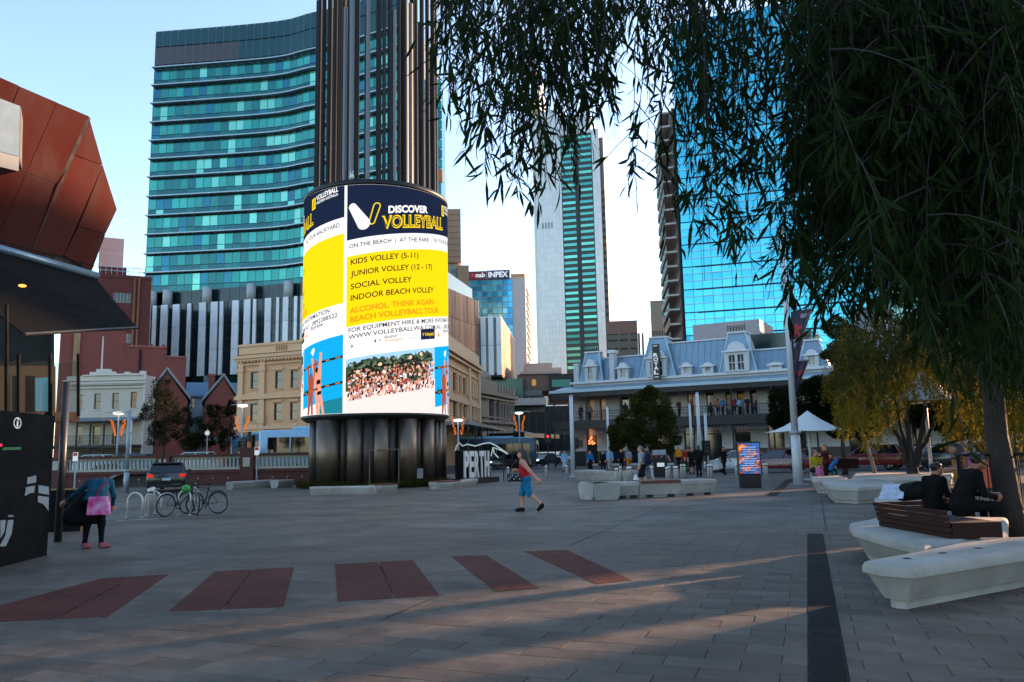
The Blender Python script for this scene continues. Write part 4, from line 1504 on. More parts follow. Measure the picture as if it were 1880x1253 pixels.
# silver and brown overhanging box
OF = Face(882.6, 124.3, 924, 124)
t = OF.thing('cantilever_building', 'silver panelled box with brown side hanging out over the side street', 'building')
zt0, zb0 = OF.z(905, 581), OF.z(905, 689)
L_ = OF.len
bx('body', M_PGL, t, .05, L_ - .4, .1, 12, zb0 + .3, zt0 - .2)
zx8 = lambda x: x / 2.32 + 780
for a, b_ in ((238, 260), (271, 293), (305, 335)):
    for k in range(2):
        za0, za1 = (zb0, zb0 + (zt0 - zb0) * .5) if k == 0 else (zb0 + (zt0 - zb0) * .5 + .06, zt0)
        bx('silver_panel', M_SILV, t, max(0, OF.u(zx8(a), 630)), min(L_, OF.u(zx8(b_), 630)), -.1, .2, za0, za1)
RF = Face(924, 124, 949, 150)
dloc = Matrix.Rotation(-OF.rz, 4, 'Z') @ Matrix.Translation(-OF.A)
for k in range(6):
    p0 = dloc @ (RF.A.lerp(RF.B, k / 6))
    p1 = dloc @ (RF.A.lerp(RF.B, (k + 1) / 6 - .008))
    d = (p1 - p0)
    mb = MB()
    n = Vector((d.y, -d.x, 0)).normalized() * .2
    mb.prism([(p0.x, p0.y), (p1.x, p1.y), (p1.x - n.x, p1.y - n.y), (p0.x - n.x, p0.y - n.y)], zb0, zt0)
    mb.build('brown_panel', M_BRN[k % 3], t)
pA, pB = dloc @ RF.A, dloc @ RF.B
mb = MB()
mb.prism(ccw([(0, .2), (L_, .2), (pB.x, pB.y), (pB.x - 14, pB.y + 2), (0, 14)]), zb0 - .25, zb0 + .1)
mb.build('underside', M_BLK, t)
mb = MB()
mb.prism(ccw([(0, .2), (L_, .2), (pB.x, pB.y), (pB.x - 14, pB.y + 2), (0, 14)]), zt0 - .15, zt0 + .02)
mb.build('roof', M_SILV, t)
bx('lower_glass', mat('green lower glass'), t, 1, L_ + 3, 4, 20, 0, zb0 - .25)
mb = MB()
for k in range(8):
    mb.box(1 + k * .9, 1.06 + k * .9, 3.9, 4, 0, zb0 - .25)
mb.build('mullion', M_MULL, t)['kind'] = 'stuff'
# grey stone building with a row of columns
QF = Face(879, 103, 944, 118)
M_STN = mat('grey brown stone', '#8d7a6d', rough=.75, var=.2, scale=1, bump=.15, bscale=15)
t = QF.thing('stone_building', 'grey brown stone building with a column row and small dome by the side street', 'building')
zc0, zpp, zbb = QF.z(890, 722), QF.z(900, 704), QF.z(915, 776)
cols = [(515, 520), (545, 566), (597, 603), (627, 633), (652, 658), (677, 683), (702, 707), (722, 740)]
wr = []
for i, (a, b_) in enumerate(((512, 540), (568, 590), (600, 618), (630, 646), (657, 671), (682, 695), (706, 718))):
    wr.append((QF.u(zx1(a), 740), QF.u(zx1(b_), 740), QF.z(905, 772), QF.z(905, 738)))
mb = MB()
wall(mb, 0, QF.len, 0, zc0, 12, wr)
mb.build('wall', M_STN, t)
for r_ in wr:
    window(t, *r_, M_BLK, y=.2, sash=False)
for i in range(len(wr)):
    x = wr[i][1] + .28
    mb = MB()
    mb.lathe([(.34, wr[0][2] - .3), (.26, wr[0][2]), (.22, wr[0][3] - .3), (.36, wr[0][3] + .1)], n=10)
    o = mb.build('column', M_STN, t, True)
    o.location = (x, -.2, 0)
for z, hh, oo in ((zc0, .5, .8), (zc0 - .6, .3, .5), (zbb, .4, .5), (zbb + .6, .2, .3)):
    bx('cornice', M_STN, t, -.3, QF.len + .3, -oo, -.003, z - hh / 2, z + hh / 2)
bx('parapet', M_STN, t, QF.u(903, 700), QF.len, -.3, .3, zc0 + .2, QF.z(920, 714))
for k in range(7):
    x = QF.u(905, 700) + k * (QF.len - QF.u(905, 700)) / 7
    bx('parapet_post', M_STN, t, x, x + .5, -.45, .4, zc0 + .2, QF.z(920, 711))
bx('attic', M_STN, t, QF.u(881, 700), QF.u(905, 700), -.5, 3, zc0 + .2, QF.z(890, 698))
mb = MB()
mb.lathe([(1.5, 0), (1.45, .5), (1.2, 1.0), (.6, 1.35), (0, 1.45)], n=16)
o = mb.build('dome', M_STN, t, True)
o.location = (QF.u(893.5, 700), .9, QF.z(890, 698))
bx('arch_canopy', M_BLK, t, 4, QF.len + 8, -5, -.1, zbb - 2.2, zbb - 1.6)
# layered modern block at the end of the side street
KF = Face(943, 126, 1062, 126)
t = KF.thing('car_park_block', 'layered brown and white low block closing the side street', 'building')
K = lambda a, b_, c, d: (KF.u(a, (c + d) / 2), KF.u(b_, (c + d) / 2), KF.z((a + b_) / 2, d), KF.z((a + b_) / 2, c))
M_TAUPE = mat('taupe brown cladding', '#6a5449', rough=.6, var=.15)
for nm, m_, r_, y0 in (('lower_facade', M_BLK, K(943, 1064, 744, 830), 3), ('canopy', mat('white canopy edge', '#b3a89f', rough=.6), K(945, 1003, 731, 744), 0), ('planter_wall', mat('grey concrete wall', '#6b7073', rough=.7), K(945, 997, 713.5, 731), 4), ('middle_storey', M_TAUPE, K(950, 1013, 681, 713), 6), ('dark_storey', M_BLK, K(1013, 1064, 681, 731), 5), ('roof_plant', mat('pale plant room', '#b5a59c', rough=.7, var=.1), K(965, 1018, 657, 676), 8), ('roof_edge', mat('pale edge', '#a99d95', rough=.6), K(955, 1034, 676.5, 680.5), 5.5), ('roof_plant', mat('pale plant room'), K(1018.5, 1037, 664, 676), 9)):
    bx(nm, m_, t, r_[0], r_[1], y0, y0 + 14, max(r_[2], 0), r_[3])
for a, b_, c, d in ((957, 962, 693, 703), (978, 986, 691, 703)):
    r_ = K(a, b_, c, d)
    bx('lit_window', mat('warm lit window', '#8f6a3a', rough=.3, emit='#ffb25a', es=.1), t, r_[0], r_[1], 5.9, 6.02, r_[2], r_[3])
r_ = K(1016, 1052, 692, 706)
bx('window_band', TG[5], t, r_[0], r_[1], 4.9, 5.02, r_[2], r_[3])
for k in range(24):
    x = KF.u(948) + k * (KF.u(1003) - KF.u(948)) / 24
    bx('louvre', mat('pale louvre', '#8f8a84', rough=.6), t, x, x + .14, 2.8, 2.98, KF.z(970, 756), KF.z(970, 745))
for k in range(9):
    x = KF.u(950) + k * 1.5
    bx('facade_fin', M_TAUPE, t, x, x + .1, 2.7, 2.98, 3, KF.z(970, 757))
for k in range(7):
    mb = MB()
    mb.ball((KF.u(960 + k * 5.5), 3 + (k % 2), KF.z(970, 730)), .9, 8, 5, sz=.6)
    mb.build('roof_shrub', mat('dull green shrub', '#2f3a2c', rough=.9, var=.4, scale=6, bump=1, bscale=8), t)
# ---------------------------------------------------------------- blue glass bank sign building
IF = Face(861, 259, 947, 258)
t = IF.thing('sign_building', 'blue glass office block with white side and a red and navy rooftop sign', 'building')
M_BLU = [mat('blue tower glass %d' % i, c, rough=.1, metal=.55, var=.1, scale=.3, rnd=.12) for i, c in enumerate(['#3aa3cc', '#4db6da', '#2f8fbf', '#62c4e0'])]
z1 = IF.z(900, 514)
L_ = IF.len
bx('body', mat('white precast', '#b9b6b4', rough=.6, var=.08), t, 0, IF.u(965, 560), .2, 26, 0, z1 + .5)
nc, nr = 9, 12
zlow = IF.z(900, 640)
for i in range(nc):
    for j in range(nr):
        z0, z2 = zlow + (z1 - zlow) * j / nr, zlow + (z1 - zlow) * (j + 1) / nr
        bx('pane', M_BLU[(i * 7 + j * 5 + (i * j) % 3) % 4], t, L_ * i / nc + .08, L_ * (i + 1) / nc - .08, -.02, .18, z0 + .12, z2 - .12)
bx('sign_box', mat('sign red maroon', '#6b2430', rough=.4), t, .1, IF.u(893.5, 505), -.6, .1, IF.z(880, 514), IF.z(880, 499))
bx('sign_box', mat('sign navy', '#1f2f55', rough=.4), t, IF.u(894, 505), IF.u(936, 505), -.6, .1, IF.z(915, 513), IF.z(915, 497))
M_SW = mat('sign white', '#d8d8d8', rough=.5, emit='#ffffff', es=.12)
letters('sign_letters', 'nab', M_SW, t, IF.u(873.5, 508), IF.z(880, 510), IF.u(891, 508) - IF.u(873.5, 508), 1.5, -.64, .03)
letters('sign_letters', 'INPEX', M_SW, t, IF.u(897, 508), IF.z(915, 509.5), IF.u(933, 508) - IF.u(897, 508), 1.75, -.64, .04)
mb = MB()
cx_, cz_ = IF.u(868, 506), IF.z(868, 506.5)
for k in range(7):
    a = 2 * math.pi * k / 7
    mb.add([(cx_ + .25 * math.cos(a + .25), -.64, cz_ + .25 * math.sin(a + .25)), (cx_ + 1.0 * math.cos(a), -.64, cz_ + 1.0 * math.sin(a)), (cx_ + .25 * math.cos(a - .25), -.64, cz_ + .25 * math.sin(a - .25))], [(0, 1, 2)])
mb.add([(cx_ + .3 * math.cos(2 * math.pi * k / 7), -.645, cz_ + .3 * math.sin(2 * math.pi * k / 7)) for k in range(7)], [tuple(range(7))])
mb.build('sign_star', mat('sign star red', '#d8343f', rough=.5, emit='#e03040', es=.12), t)
bx('roof_room', mat('sunlit tan', '#c08a5f', rough=.7), t, IF.u(936, 505), IF.u(962, 505), 5, 16, z1 + .5, IF.z(950, 497))
for k in range(11):
    z = IF.z(960, 528 + k * 13.5)
    bx('side_balcony', mat('white precast'), t, IF.u(965, 560), IF.u(969, 560), 3, 22, z - .3, z + .3)
# ---------------------------------------------------------------- tall white tower with the green window strips
TFc = Face(979, 364, 1113, 356)
t = TFc.thing('skyscraper', 'tall white clad skyscraper with a dark green window strip down its front', 'building')
T = lambda px: TFc.u(px, 450)
def clad_mat():
    m = bpy.data.materials.new('white tower cladding')
    m.use_nodes = True
    N, L = m.node_tree.nodes, m.node_tree.links
    b = N['Principled BSDF']
    b.inputs['Roughness'].default_value = .3
    b.inputs['Metallic'].default_value = .25
    tc = N.new('ShaderNodeTexCoord')
    mp = N.new('ShaderNodeMapping')
    mp.inputs['Rotation'].default_value = (R(90), 0, 0)
    L.new(tc.outputs['Object'], mp.inputs['Vector'])
    br = N.new('ShaderNodeTexBrick')
    br.offset = 0
    br.inputs['Color1'].default_value = (*lin('#c0c1c0'), 1)
    br.inputs['Color2'].default_value = (*lin('#cbcbc9'), 1)
    br.inputs['Mortar'].default_value = (*lin('#a6abae'), 1)
    br.inputs['Scale'].default_value = 1
    br.inputs['Mortar Size'].default_value = .06
    br.inputs['Brick Width'].default_value = 1.6
    br.inputs['Row Height'].default_value = 2.9
    L.new(mp.outputs[0], br.inputs['Vector'])
    L.new(br.outputs['Color'], b.inputs['Base Color'])
    return m
M_CLAD = clad_mat()
ztw = TFc.z(1000, 205)
bx('left_shaft', M_CLAD, t, T(979), T(986), 3, 30, 0, TFc.z(984, 150))
bx('left_shaft_joint', mat('dark slot', '#4c5255', rough=.6), t, T(986), T(986.8), 2, 30, 0, TFc.z(984, 150))
bx('front_shaft', M_CLAD, t, T(986.8), T(1034), 0, 30, 0, ztw)
ztg = TFc.z(1060, 246)
bx('upper_shaft', M_CLAD, t, T(1034), T(1092), 0.1, 30, ztg, TFc.z(1060, 212))
bx('strip_back', mat('dark green strip', '#1a2a26', rough=.4), t, T(1034), T(1092.5), .6, 30, 0, ztg)
bx('strip_pier', mat('black green pier', '#151d1b', rough=.5), t, T(1060), T(1066), .3, .7, 0, ztg)
bx('right_shaft', M_CLAD, t, T(1092.5), T(1106), 0, 30, 0, TFc.z(1098, 236))
bx('right_edge', mat('dark ribbed edge', '#555b5e', rough=.5), t, T(1106), T(1113), 2, 30, 0, TFc.z(1098, 250))
M_GW = [mat('green strip glass %d' % i, c, rough=.12, metal=.5, var=.12, scale=.2, rnd=.15) for i, c in enumerate(['#57ab9a', '#6cc3ae', '#489a94'])]
for k in range(39):
    zc_ = ztg - 1.0 - k * 2.86
    if zc_ < 12:
        break
    for s_, (a, b_) in enumerate(((1034.5, 1059.5), (1066.5, 1091.5))):
        bx('strip_window', M_GW[(k * 2 + s_) % 3], t, T(a) + .15, T(b_) - .15, .42, .62, zc_ - 1.25, zc_)
for px in (996, 1001.5, 1007, 1012.5):
    bx('vent_slot', mat('grey vent', '#8f9496', rough=.7), t, T(px), T(px + 3.2), -.06, .02, TFc.z(1004, 420), TFc.z(1004, 409))
for k in range(30):
    z = 15 + k * 3.6
    bx('edge_rib', mat('dark rib', '#2a2e30', rough=.6), t, T(1106.5), T(1112.5), 1.9, 2.02, z, z + 1.6)
mb = MB()
mb.tube([(T(987), 6, ztw - 8), (T(987), 6, TFc.z(985, 60))], [.9, .25], 6)
mb.build('antenna_mast', mat('red and white mast', '#c2907f', rough=.5), t)
bx('crown_sign', mat('gold sign', '#c79a34', rough=.4, emit='#ffc040', es=.2), t, T(988), T(996), -.3, 0, TFc.z(990, 208), TFc.z(990, 180))
bx('crown_block', M_CLAD, t, T(981), T(996), 1, 14, ztw - 4, TFc.z(988, 140))
# brown office and beige block on the skyline
GF = facing(1122, 1180, 174)
t = GF.thing('brown_office', 'low brown office block with dark windows and pale piers on the skyline', 'building')
z1, z2 = GF.z(1150, 589), GF.z(1150, 613)
bx('top_band', mat('pinkish concrete', '#a17d70', rough=.7), t, 0, GF.len, 0, 18, z2, z1)
bx('window_wall', mat('bronze window wall', '#241e1c', rough=.2), t, 0.1, GF.len, .5, 18, 0, z2)
for k, a in enumerate((495, 565, 632, 657)):
    u_ = GF.u(a / 3.687 + 1000, 630)
    bx('pier', mat('pinkish concrete'), t, u_, u_ + .5, -.1, .6, 0, z2)
for k in range(6):
    z = z2 - 1.2 - k * 1.9
    bx('spandrel', mat('brown spandrel', '#43352f', rough=.6), t, .1, GF.len - .05, .35, .52, z - .35, z)
GF = facing(1206, 1263, 163)
t = GF.thing('beige_block', 'beige stone block with strip windows left of the blue glass building', 'building')
z1 = GF.z(1225, 551)
wr = rects(GF, [(1214.5, 572, 1262, 579.5), (1217, 596, 1262, 603.5), (1218, 617, 1262, 624)])
mb = MB()
wall(mb, 0, GF.len, 0, z1, 14, wr, rec=.5)
mb.build('wall', mat('beige stone', '#b79a86', rough=.7, var=.1), t)
for r_ in wr:
    bx('window', M_GLZ, t, r_[0], r_[1], .4, .5, r_[2], r_[3])
# ---------------------------------------------------------------- big blue glass building
UF = Face(1271, 118, 1840, 106)
t = UF.thing('glass_building', 'big bright blue glass office building behind the hotel and tree', 'building')
UL = UF.len
ztop = UF.z(1262, 52)
zbase = 8.
M_CY = [mat('cyan blue glass %d' % i, c, rough=.07, metal=.65, var=.2, scale=.12, rnd=.05, bump=.12, bscale=.5) for i, c in enumerate(['#3fb0c8', '#47b8cf', '#3aa8c3', '#50bdd2'])]
bx('body', mat('deep blue core', '#12506b', rough=.4), t, .05, UL, .3, 30, 0, ztop - .2)
fh = 42.3 / 1462 * 118 * 1.02
nfl = int((ztop - zbase) / fh)
pw = 17.8 / 1462 * 117
npx = int(UL / pw)
cntb = 0
rb = random.Random(4)
jb = {k: MB() for k in range(4)}
pmesh = {}
lines = MB()
dark = MB()
order = [(j, i) for j in range(nfl + 1) for i in range(npx)]
for j, i in order:
    zt1 = ztop - j * fh
    for s_, (f0_, f1_) in enumerate(((0, .30), (.30, .62), (.62, .98))):
        za1, za0 = zt1 - f0_ * fh - .05, zt1 - f1_ * fh + .05
        if za0 < zbase:
            continue
        x0, x1 = i * pw + .03, (i + 1) * pw - .03
        mi = (i * 3 + j * 7 + s_ + rb.randrange(2)) % 4 if rb.random() < .5 else 1
        # the panes the photo shows clear of the tree become objects of their own
        if cntb < 298 and j >= 6 and i < 15:
            key = (mi, s_)
            if key not in pmesh:
                pmesh[key] = MB().box(0, x1 - x0, -.03, .1, 0, za1 - za0).mesh('pane', M_CY[mi])
            o = link('pane', pmesh[key], t, (x0, 0, za0))
            o.rotation_euler = (rb.uniform(-.006, .006), 0, rb.uniform(-.006, .006))
            cntb += 1
        else:
            jb[mi].add([(x0, -.02, za0), (x1, -.02, za0), (x1, -.02, za1), (x0, -.02, za1)], [(0, 1, 2, 3)])
for k, mb in jb.items():
    mb.build('glazing', M_CY[k], t)['kind'] = 'stuff'
for j in range(nfl + 1):
    zt1 = ztop - j * fh
    if zt1 - fh < zbase:
        break
    bx('floor_slot', mat('black floor slot', '#0c1418', rough=.6), t, 1.9, UL - .3, -.08, .1, zt1 - .1 - .02, zt1 + .12)
    for f0_ in (.30, .62):
        bx('floor_trim', mat('pale floor trim', '#9dc4d2', rough=.4, metal=.3), t, 0, UL, -.14, 0, zt1 - f0_ * fh - .05, zt1 - f0_ * fh + .05)
bx('roof_band', M_CY[2], t, 0, UL, -.1, .4, ztop - .2, ztop + 1.2)
# stacked balconies on its left flank
BFl = Face(1246, 133, 1262, 118.2)
dloc = Matrix.Rotation(-UF.rz, 4, 'Z') @ Matrix.Translation(-UF.A)
pa, pb = dloc @ BFl.A, dloc @ BFl.B
zbal = UF.z(1250, 205)
mb = MB()
mb.prism(ccw([(pa.x + .2, pa.y), (pb.x + .2, pb.y + .2), (pb.x + 3, pb.y + 8), (pa.x + 4, pa.y + 3)]), 0, zbal + 1)
mb.build('flank_wall', mat('flank grey concrete', '#6f6b69', rough=.7), t)
for j in range(40):
    z = zbal - j * fh * .64
    if z < 6:
        break
    mb = MB()
    mb.prism(ccw([(pa.x - 1.6, pa.y), (pb.x - 1.6, pb.y), (pb.x, pb.y), (pa.x, pa.y)]), z, z + .28)
    mb.build('balcony_slab', mat('pale balcony slab', '#a39c98', rough=.7), t)
    mb = MB()
    mb.prism(ccw([(pa.x - 1.62, pa.y + .05), (pb.x - 1.62, pb.y - .05), (pb.x - 1.56, pb.y - .05), (pa.x - 1.56, pa.y + .05)]), z + .28, z + 1.2)
    mb.build('balcony_glass', mat('smoky balustrade glass', '#5d6b70', rough=.1, spec=.8), t)
# white framed annex behind the right-hand trees
AF = Face(1582, 88, 1720, 84)
t = AF.thing('annex_building', 'white framed modern annex with pale glass behind the right-hand trees', 'building')
M_WF = mat('white frame', '#b9bfc4', rough=.5)
q = lambda a, b_, c, d: (AF.u(a, (c + d) / 2), AF.u(b_, (c + d) / 2), AF.z((a + b_) / 2, d), AF.z((a + b_) / 2, c))
r_ = q(1616, 1720, 528, 596)
bx('frame_post', M_WF, t, r_[0], r_[0] + .9, -1, 6, r_[2], r_[3])
bx('frame_beam', M_WF, t, r_[0] + .9, r_[1], -1, 6, r_[3] - .8, r_[3])
bx('frame_sill', M_WF, t, AF.u(1582), r_[1], -1.1, 6, r_[2] - .5, r_[2])
bx('glass', mat('pale green glass', '#6fb3b0', rough=.1, metal=.4), t, r_[0] + .9, r_[1], .2, 5, r_[2], r_[3] - .8)
bx('side_wall', mat('grey side cladding', '#6d7378', rough=.6), t, AF.u(1584), r_[0], .5, 6, r_[2], r_[3] - 1.6)
bx('dark_band', M_BLK, t, AF.u(1582), r_[1], -.6, 6, r_[2] - 1.9, r_[2] - .5)
bx('lower_wall', mat('tan sunlit wall', '#b78d5e', rough=.7), t, AF.u(1540), AF.u(1820), 0, 7, 0, r_[2] - 1.9)
# ================================================================ the corner hotel
M_HW = mat('hotel white render', '#b9bcbe', rough=.65, var=.1, scale=1)
M_HT = mat('hotel trim', '#c6c9ca', rough=.55, var=.06)
M_ZINC = mat('blue grey zinc roof', '#7b93a3', rough=.4, metal=.35, var=.14, scale=1, stretch=(4, 4, .6))
ho = HF.thing('hotel', 'old two storey corner hotel with mansard turrets, dormers and a long verandah balcony', 'building')
h = lambda px, py, out=0.: HF.uz(px, py, out)
VD = 4.0                                            # verandah depth
z_eave = h(1260, 707, VD)[1]                        # outer edge of the verandah roof
z_wall = h(1260, 700)[1]                            # where it meets the wall
z_par = h(1260, 690)[1]
uL, uR = h(1052, 700)[0], h(1530, 690)[0] + 26
z_deck = h(1260, 767, VD)[1]
z_rail = h(1260, 747, VD)[1]
# upper floor openings, ground floor arches
ups = [(1079, 1091), (1101, 1112), (1140, 1154), (1180, 1196), (1262, 1282), (1297, 1311), (1332, 1344), (1353, 1366), (1377, 1390), (1422, 1444), (1464, 1478)]
upr = []
for a, b_ in ups:
    upr.append((h(a, 735)[0], h(b_, 735)[0], z_deck + .05, z_eave - .55))
u_more = upr[-1][0]
for k in range(1, 8):
    upr.append((u_more + 3.6 * k, u_more + 3.6 * k + 1.3, z_deck + .05, z_eave - .55))
arch = [(1076, 1096), (1120, 1140), (1150, 1180), (1195, 1235), (1256, 1274), (1290, 1325), (1349, 1378), (1410, 1440), (1450, 1480)]
zg1 = h(1300, 780)[1]
agr = [(h(a, 800)[0], h(b_, 800)[0], .3, zg1) for a, b_ in arch]
for k in range(1, 6):
    agr.append((agr[8][0] + 5 * k, agr[8][1] + 5 * k, .3, zg1))
mb = MB()
wall(mb, uL, uR, 0, z_par, 18, upr + agr, rec=.35)
mb.build('wall', M_HW, ho)
M_DFR = mat('dark green frame', '#1d2322', rough=.5)
for i, r_ in enumerate(upr):
    window(ho, *r_, M_DFR, y=.22, sash=True, gm=M_GLZ_WARM if i in (0, 1, 4) else None)
for i, r_ in enumerate(agr):
    o = window(ho, *r_, M_DFR, y=.28, sash=False)
    bx('transom', M_DFR, o, .06, r_[1] - r_[0] - .06, -.02, .05, (r_[3] - r_[2]) * .74, (r_[3] - r_[2]) * .74 + .1)
    bx('keystone', M_HT, ho, (r_[0] + r_[1]) / 2 - .22, (r_[0] + r_[1]) / 2 + .22, -.12, -.003, r_[3] + .05, r_[3] + .6)
prev = uL
for r_ in agr:                                        # dado and dark base on each pier
    if r_[0] - prev > .2:
        bx('dado', M_HT, ho, prev + .02, r_[0] - .02, -.1, -.003, h(1300, 824)[1], h(1300, 819)[1])
        bx('dark_base', mat('dark tiled base', '#232628', rough=.35), ho, prev + .02, r_[0] - .02, -.08, -.004, .09, h(1300, 825)[1])
        bx('pier_cap', M_HT, ho, prev - .02, r_[0] + .02, -.14, -.003, zg1 - .1, zg1 + .12)
    prev = r_[1]
# entrance lamps
for k, (px, py) in enumerate([(1084.5, 806), (1082, 810), (1087, 811), (1083.5, 814), (1088, 815), (1080, 815), (1091, 814), (1086, 803)]):
    u_, z_ = h(px, py, .3)
    mb = MB()
    mb.ball((u_, -.3, z_), .12, 8, 6)
    mb.tube([(u_, -.3, z_ + .1), (u_, -.3, z_deck - .4)], .008, 4)
    mb.build('pendant_lamp', glow('warm lamp', '#ff9a5c', .5), ho)
r_ = (h(1059.5, 808)[0], h(1070, 808)[0], h(1065, 822)[1], h(1065, 808)[1])
bx('menu_board', mat('menu board', '#6d625c', rough=.6, var=.4, scale=4), ho, r_[0], r_[1], -.1, -.02, r_[2], r_[3])
# verandah: roof sheet, fascia, deck, railings, posts, lace brackets
uVL = h(1010, 722, VD)[0]
mb = MB()
mb.add([(uVL, -VD, z_eave), (uR, -VD, z_eave), (uR, -.05, z_wall), (uL - 1.0, -.05, z_wall), (uVL, -VD, z_eave + .1), (uR, -VD, z_eave + .1), (uR, -.05, z_wall + .1), (uL - 1., -.05, z_wall + .1)],
       [(0, 3, 2, 1), (4, 5, 6, 7), (0, 1, 5, 4), (1, 2, 6, 5), (2, 3, 7, 6), (3, 0, 4, 7)])
mb.add([(uVL, -VD, z_eave), (uL - 1., -.05, z_wall), (uL - 1., 10, z_wall), (uVL, 10, z_eave), (uVL, -VD, z_eave + .1), (uL - 1., -.05, z_wall + .1), (uL - 1., 10, z_wall + .1), (uVL, 10, z_eave + .1)],
       [(0, 3, 2, 1), (4, 5, 6, 7), (0, 1, 5, 4), (1, 2, 6, 5), (2, 3, 7, 6), (3, 0, 4, 7)])
mb.build('verandah_roof', M_ZINC, ho)
mb = MB()
mb.box(uVL - .1, uR, -VD - .12, -VD, z_eave - .1, z_eave + .16)
mb.box(uVL - .12, uVL, -VD, 10, z_eave - .1, z_eave + .16)
mb.build('gutter', mat('pale blue gutter', '#9fb6c2', rough=.45), ho)
bx('fascia', M_BLK, ho, uVL, uR, -VD + .02, -VD + .1, z_eave - .55, z_eave - .11)
bx('balcony_deck', mat('dark deck', '#1e1f20', rough=.6), ho, uVL + .2, uR, -VD, -.02, z_deck - .2, z_deck)
bx('deck_fascia', M_BLK, ho, uVL + .2, uR, -VD - .08, -VD + .02, z_deck - .75, z_deck + .06)
posts = []
u_ = uVL + .35
pstep = 3.55
while u_ < uR - 1:
    posts.append(u_)
    u_ += pstep
for k, u_ in enumerate(posts):
    mb = MB()
    mb.tube([(u_, -VD + .1, .08), (u_, -VD + .1, .9), (u_, -VD + .1, 1.0), (u_, -VD + .1, z_eave - .3)], [.11, .1, .075, .07], 8)
    mb.build('iron_post', M_IRON, ho)
    if k < len(posts) - 1:
        lace_rail(ho, u_ + .1, posts[k + 1] - .1, -VD + .1, z_deck, z_rail - z_deck, M_IRON, .24)
        mb = MB()
        zb_ = z_deck - .75
        for i in range(12):                            # lace frieze under the deck
            x = u_ + .1 + (pstep - .2) * (i + .5) / 12
            mb.torus((x, -VD + .06, zb_ - .2), .12, .014, 'y', 10, 4)
            mb.box(x - .012, x + .012, -VD + .05, -VD + .07, zb_ - .4, zb_)
        mb.box(u_ + .1, posts[k + 1] - .1, -VD + .04, -VD + .08, zb_ - .42, zb_ - .38)
        mb.build('lace_frieze', mat('grey lace iron', '#5c6062', rough=.5), ho)['kind'] = 'stuff'
bx('soffit', mat('balcony soffit', '#3b3d3f', rough=.7), ho, uVL + .2, uR, -VD + .1, -.02, z_deck - .26, z_deck - .21)
# parapet, mansards, turrets, dormers
bx('cornice', M_HT, ho, uL - .2, uR, -.3, -.003, z_par - .18, z_par + .05)
def mansard(a, b_, top_py, base_py, name='mansard_roof', inset=1.6, setb=.3, dep=9):
    ua, ub = h(a, base_py)[0], h(b_, base_py)[0]
    z0, z1 = z_par + .05, h((a + b_) / 2, top_py, -1.2)[1]
    mb = MB()
    mb.add([(ua, setb, z0), (ub, setb, z0), (ub, setb + dep, z0), (ua, setb + dep, z0), (ua, setb + 1.1, z1), (ub, setb + 1.1, z1), (ub, setb + dep, z1), (ua, setb + dep, z1)],
           [(0, 1, 5, 4), (4, 5, 6, 7), (1, 2, 6, 5), (3, 0, 4, 7), (2, 3, 7, 6)])
    mb.build(name, M_ZINC, ho)
    bx('roof_ridge', M_HT, ho, ua, ub, setb + .98, setb + 1.25, z1 + .002, z1 + .14)
    mb = MB()
    n = int((ub - ua) / .6)
    for i in range(n + 1):
        x = ua + (ub - ua) * i / max(n, 1)
        mb.add([(x - .02, setb - .04, z0), (x + .02, setb - .04, z0), (x + .02, setb + 1.06, z1), (x - .02, setb + 1.06, z1)], [(0, 1, 2, 3)])
    mb.build('roof_seam', mat('seam zinc', '#6a8191', rough=.4), ho)['kind'] = 'stuff'
    return z1
mansard(1102, 1182, 656, 690)
mansard(1222, 1338, 627, 690)
mansard(1378, 1478, 641, 690)
ur0 = h(1521, 690)[0]
def turret(a, b_, ta, tb, top_py, big=True, cap=True, win=None):
    ua, ub = h(a, 690)[0], h(b_, 690)[0]
    va, vb = h(ta, top_py, -.8)[0], h(tb, top_py, -.8)[0]
    z0, z1 = z_par + .04, h((ta + tb) / 2, top_py, -.8)[1]
    dp = (ub - ua)
    mb = MB()
    ia, ib = va - ua, ub - vb
    mb.add([(ua, -.15, z0), (ub, -.15, z0), (ub, dp, z0), (ua, dp, z0), (va, .9, z1), (vb, .9, z1), (vb, dp - .9, z1), (va, dp - .9, z1)],
           [(0, 1, 5, 4), (4, 5, 6, 7), (1, 2, 6, 5), (3, 0, 4, 7), (2, 3, 7, 6)])
    tr = mb.build('turret', M_ZINC, ho)
    for (x0, x1_) in (((ua, -.17, z0), (va, .88, z1)), ((ub, -.17, z0), (vb, .88, z1))):
        mb = MB()
        mb.tube([x0, x1_], .09, 6)
        mb.build('hip_roll', mat('pale blue gutter'), tr)
    bx('turret_cap', M_HT, tr, va - .12, vb + .12, .75, dp - .75, z1, z1 + .15)
    if cap:                                           # iron cresting
        mb = MB()
        n = 7
        for i in range(n):
            x = va + (vb - va) * i / (n - 1)
            mb.box(x - .025, x + .025, .85, .9, z1 + .15, z1 + (.95 if i in (0, n - 1) else .75))
            if i < n - 1:
                mb.torus((x + (vb - va) / (n - 1) / 2, .875, z1 + .45), (vb - va) / (n - 1) * .42, .025, 'y', 10, 4)
        mb.box(va, vb, .85, .9, z1 + .68, z1 + .73)
        mb.build('iron_cresting', M_IRON, tr)
    return tr, ua, ub, z0, z1
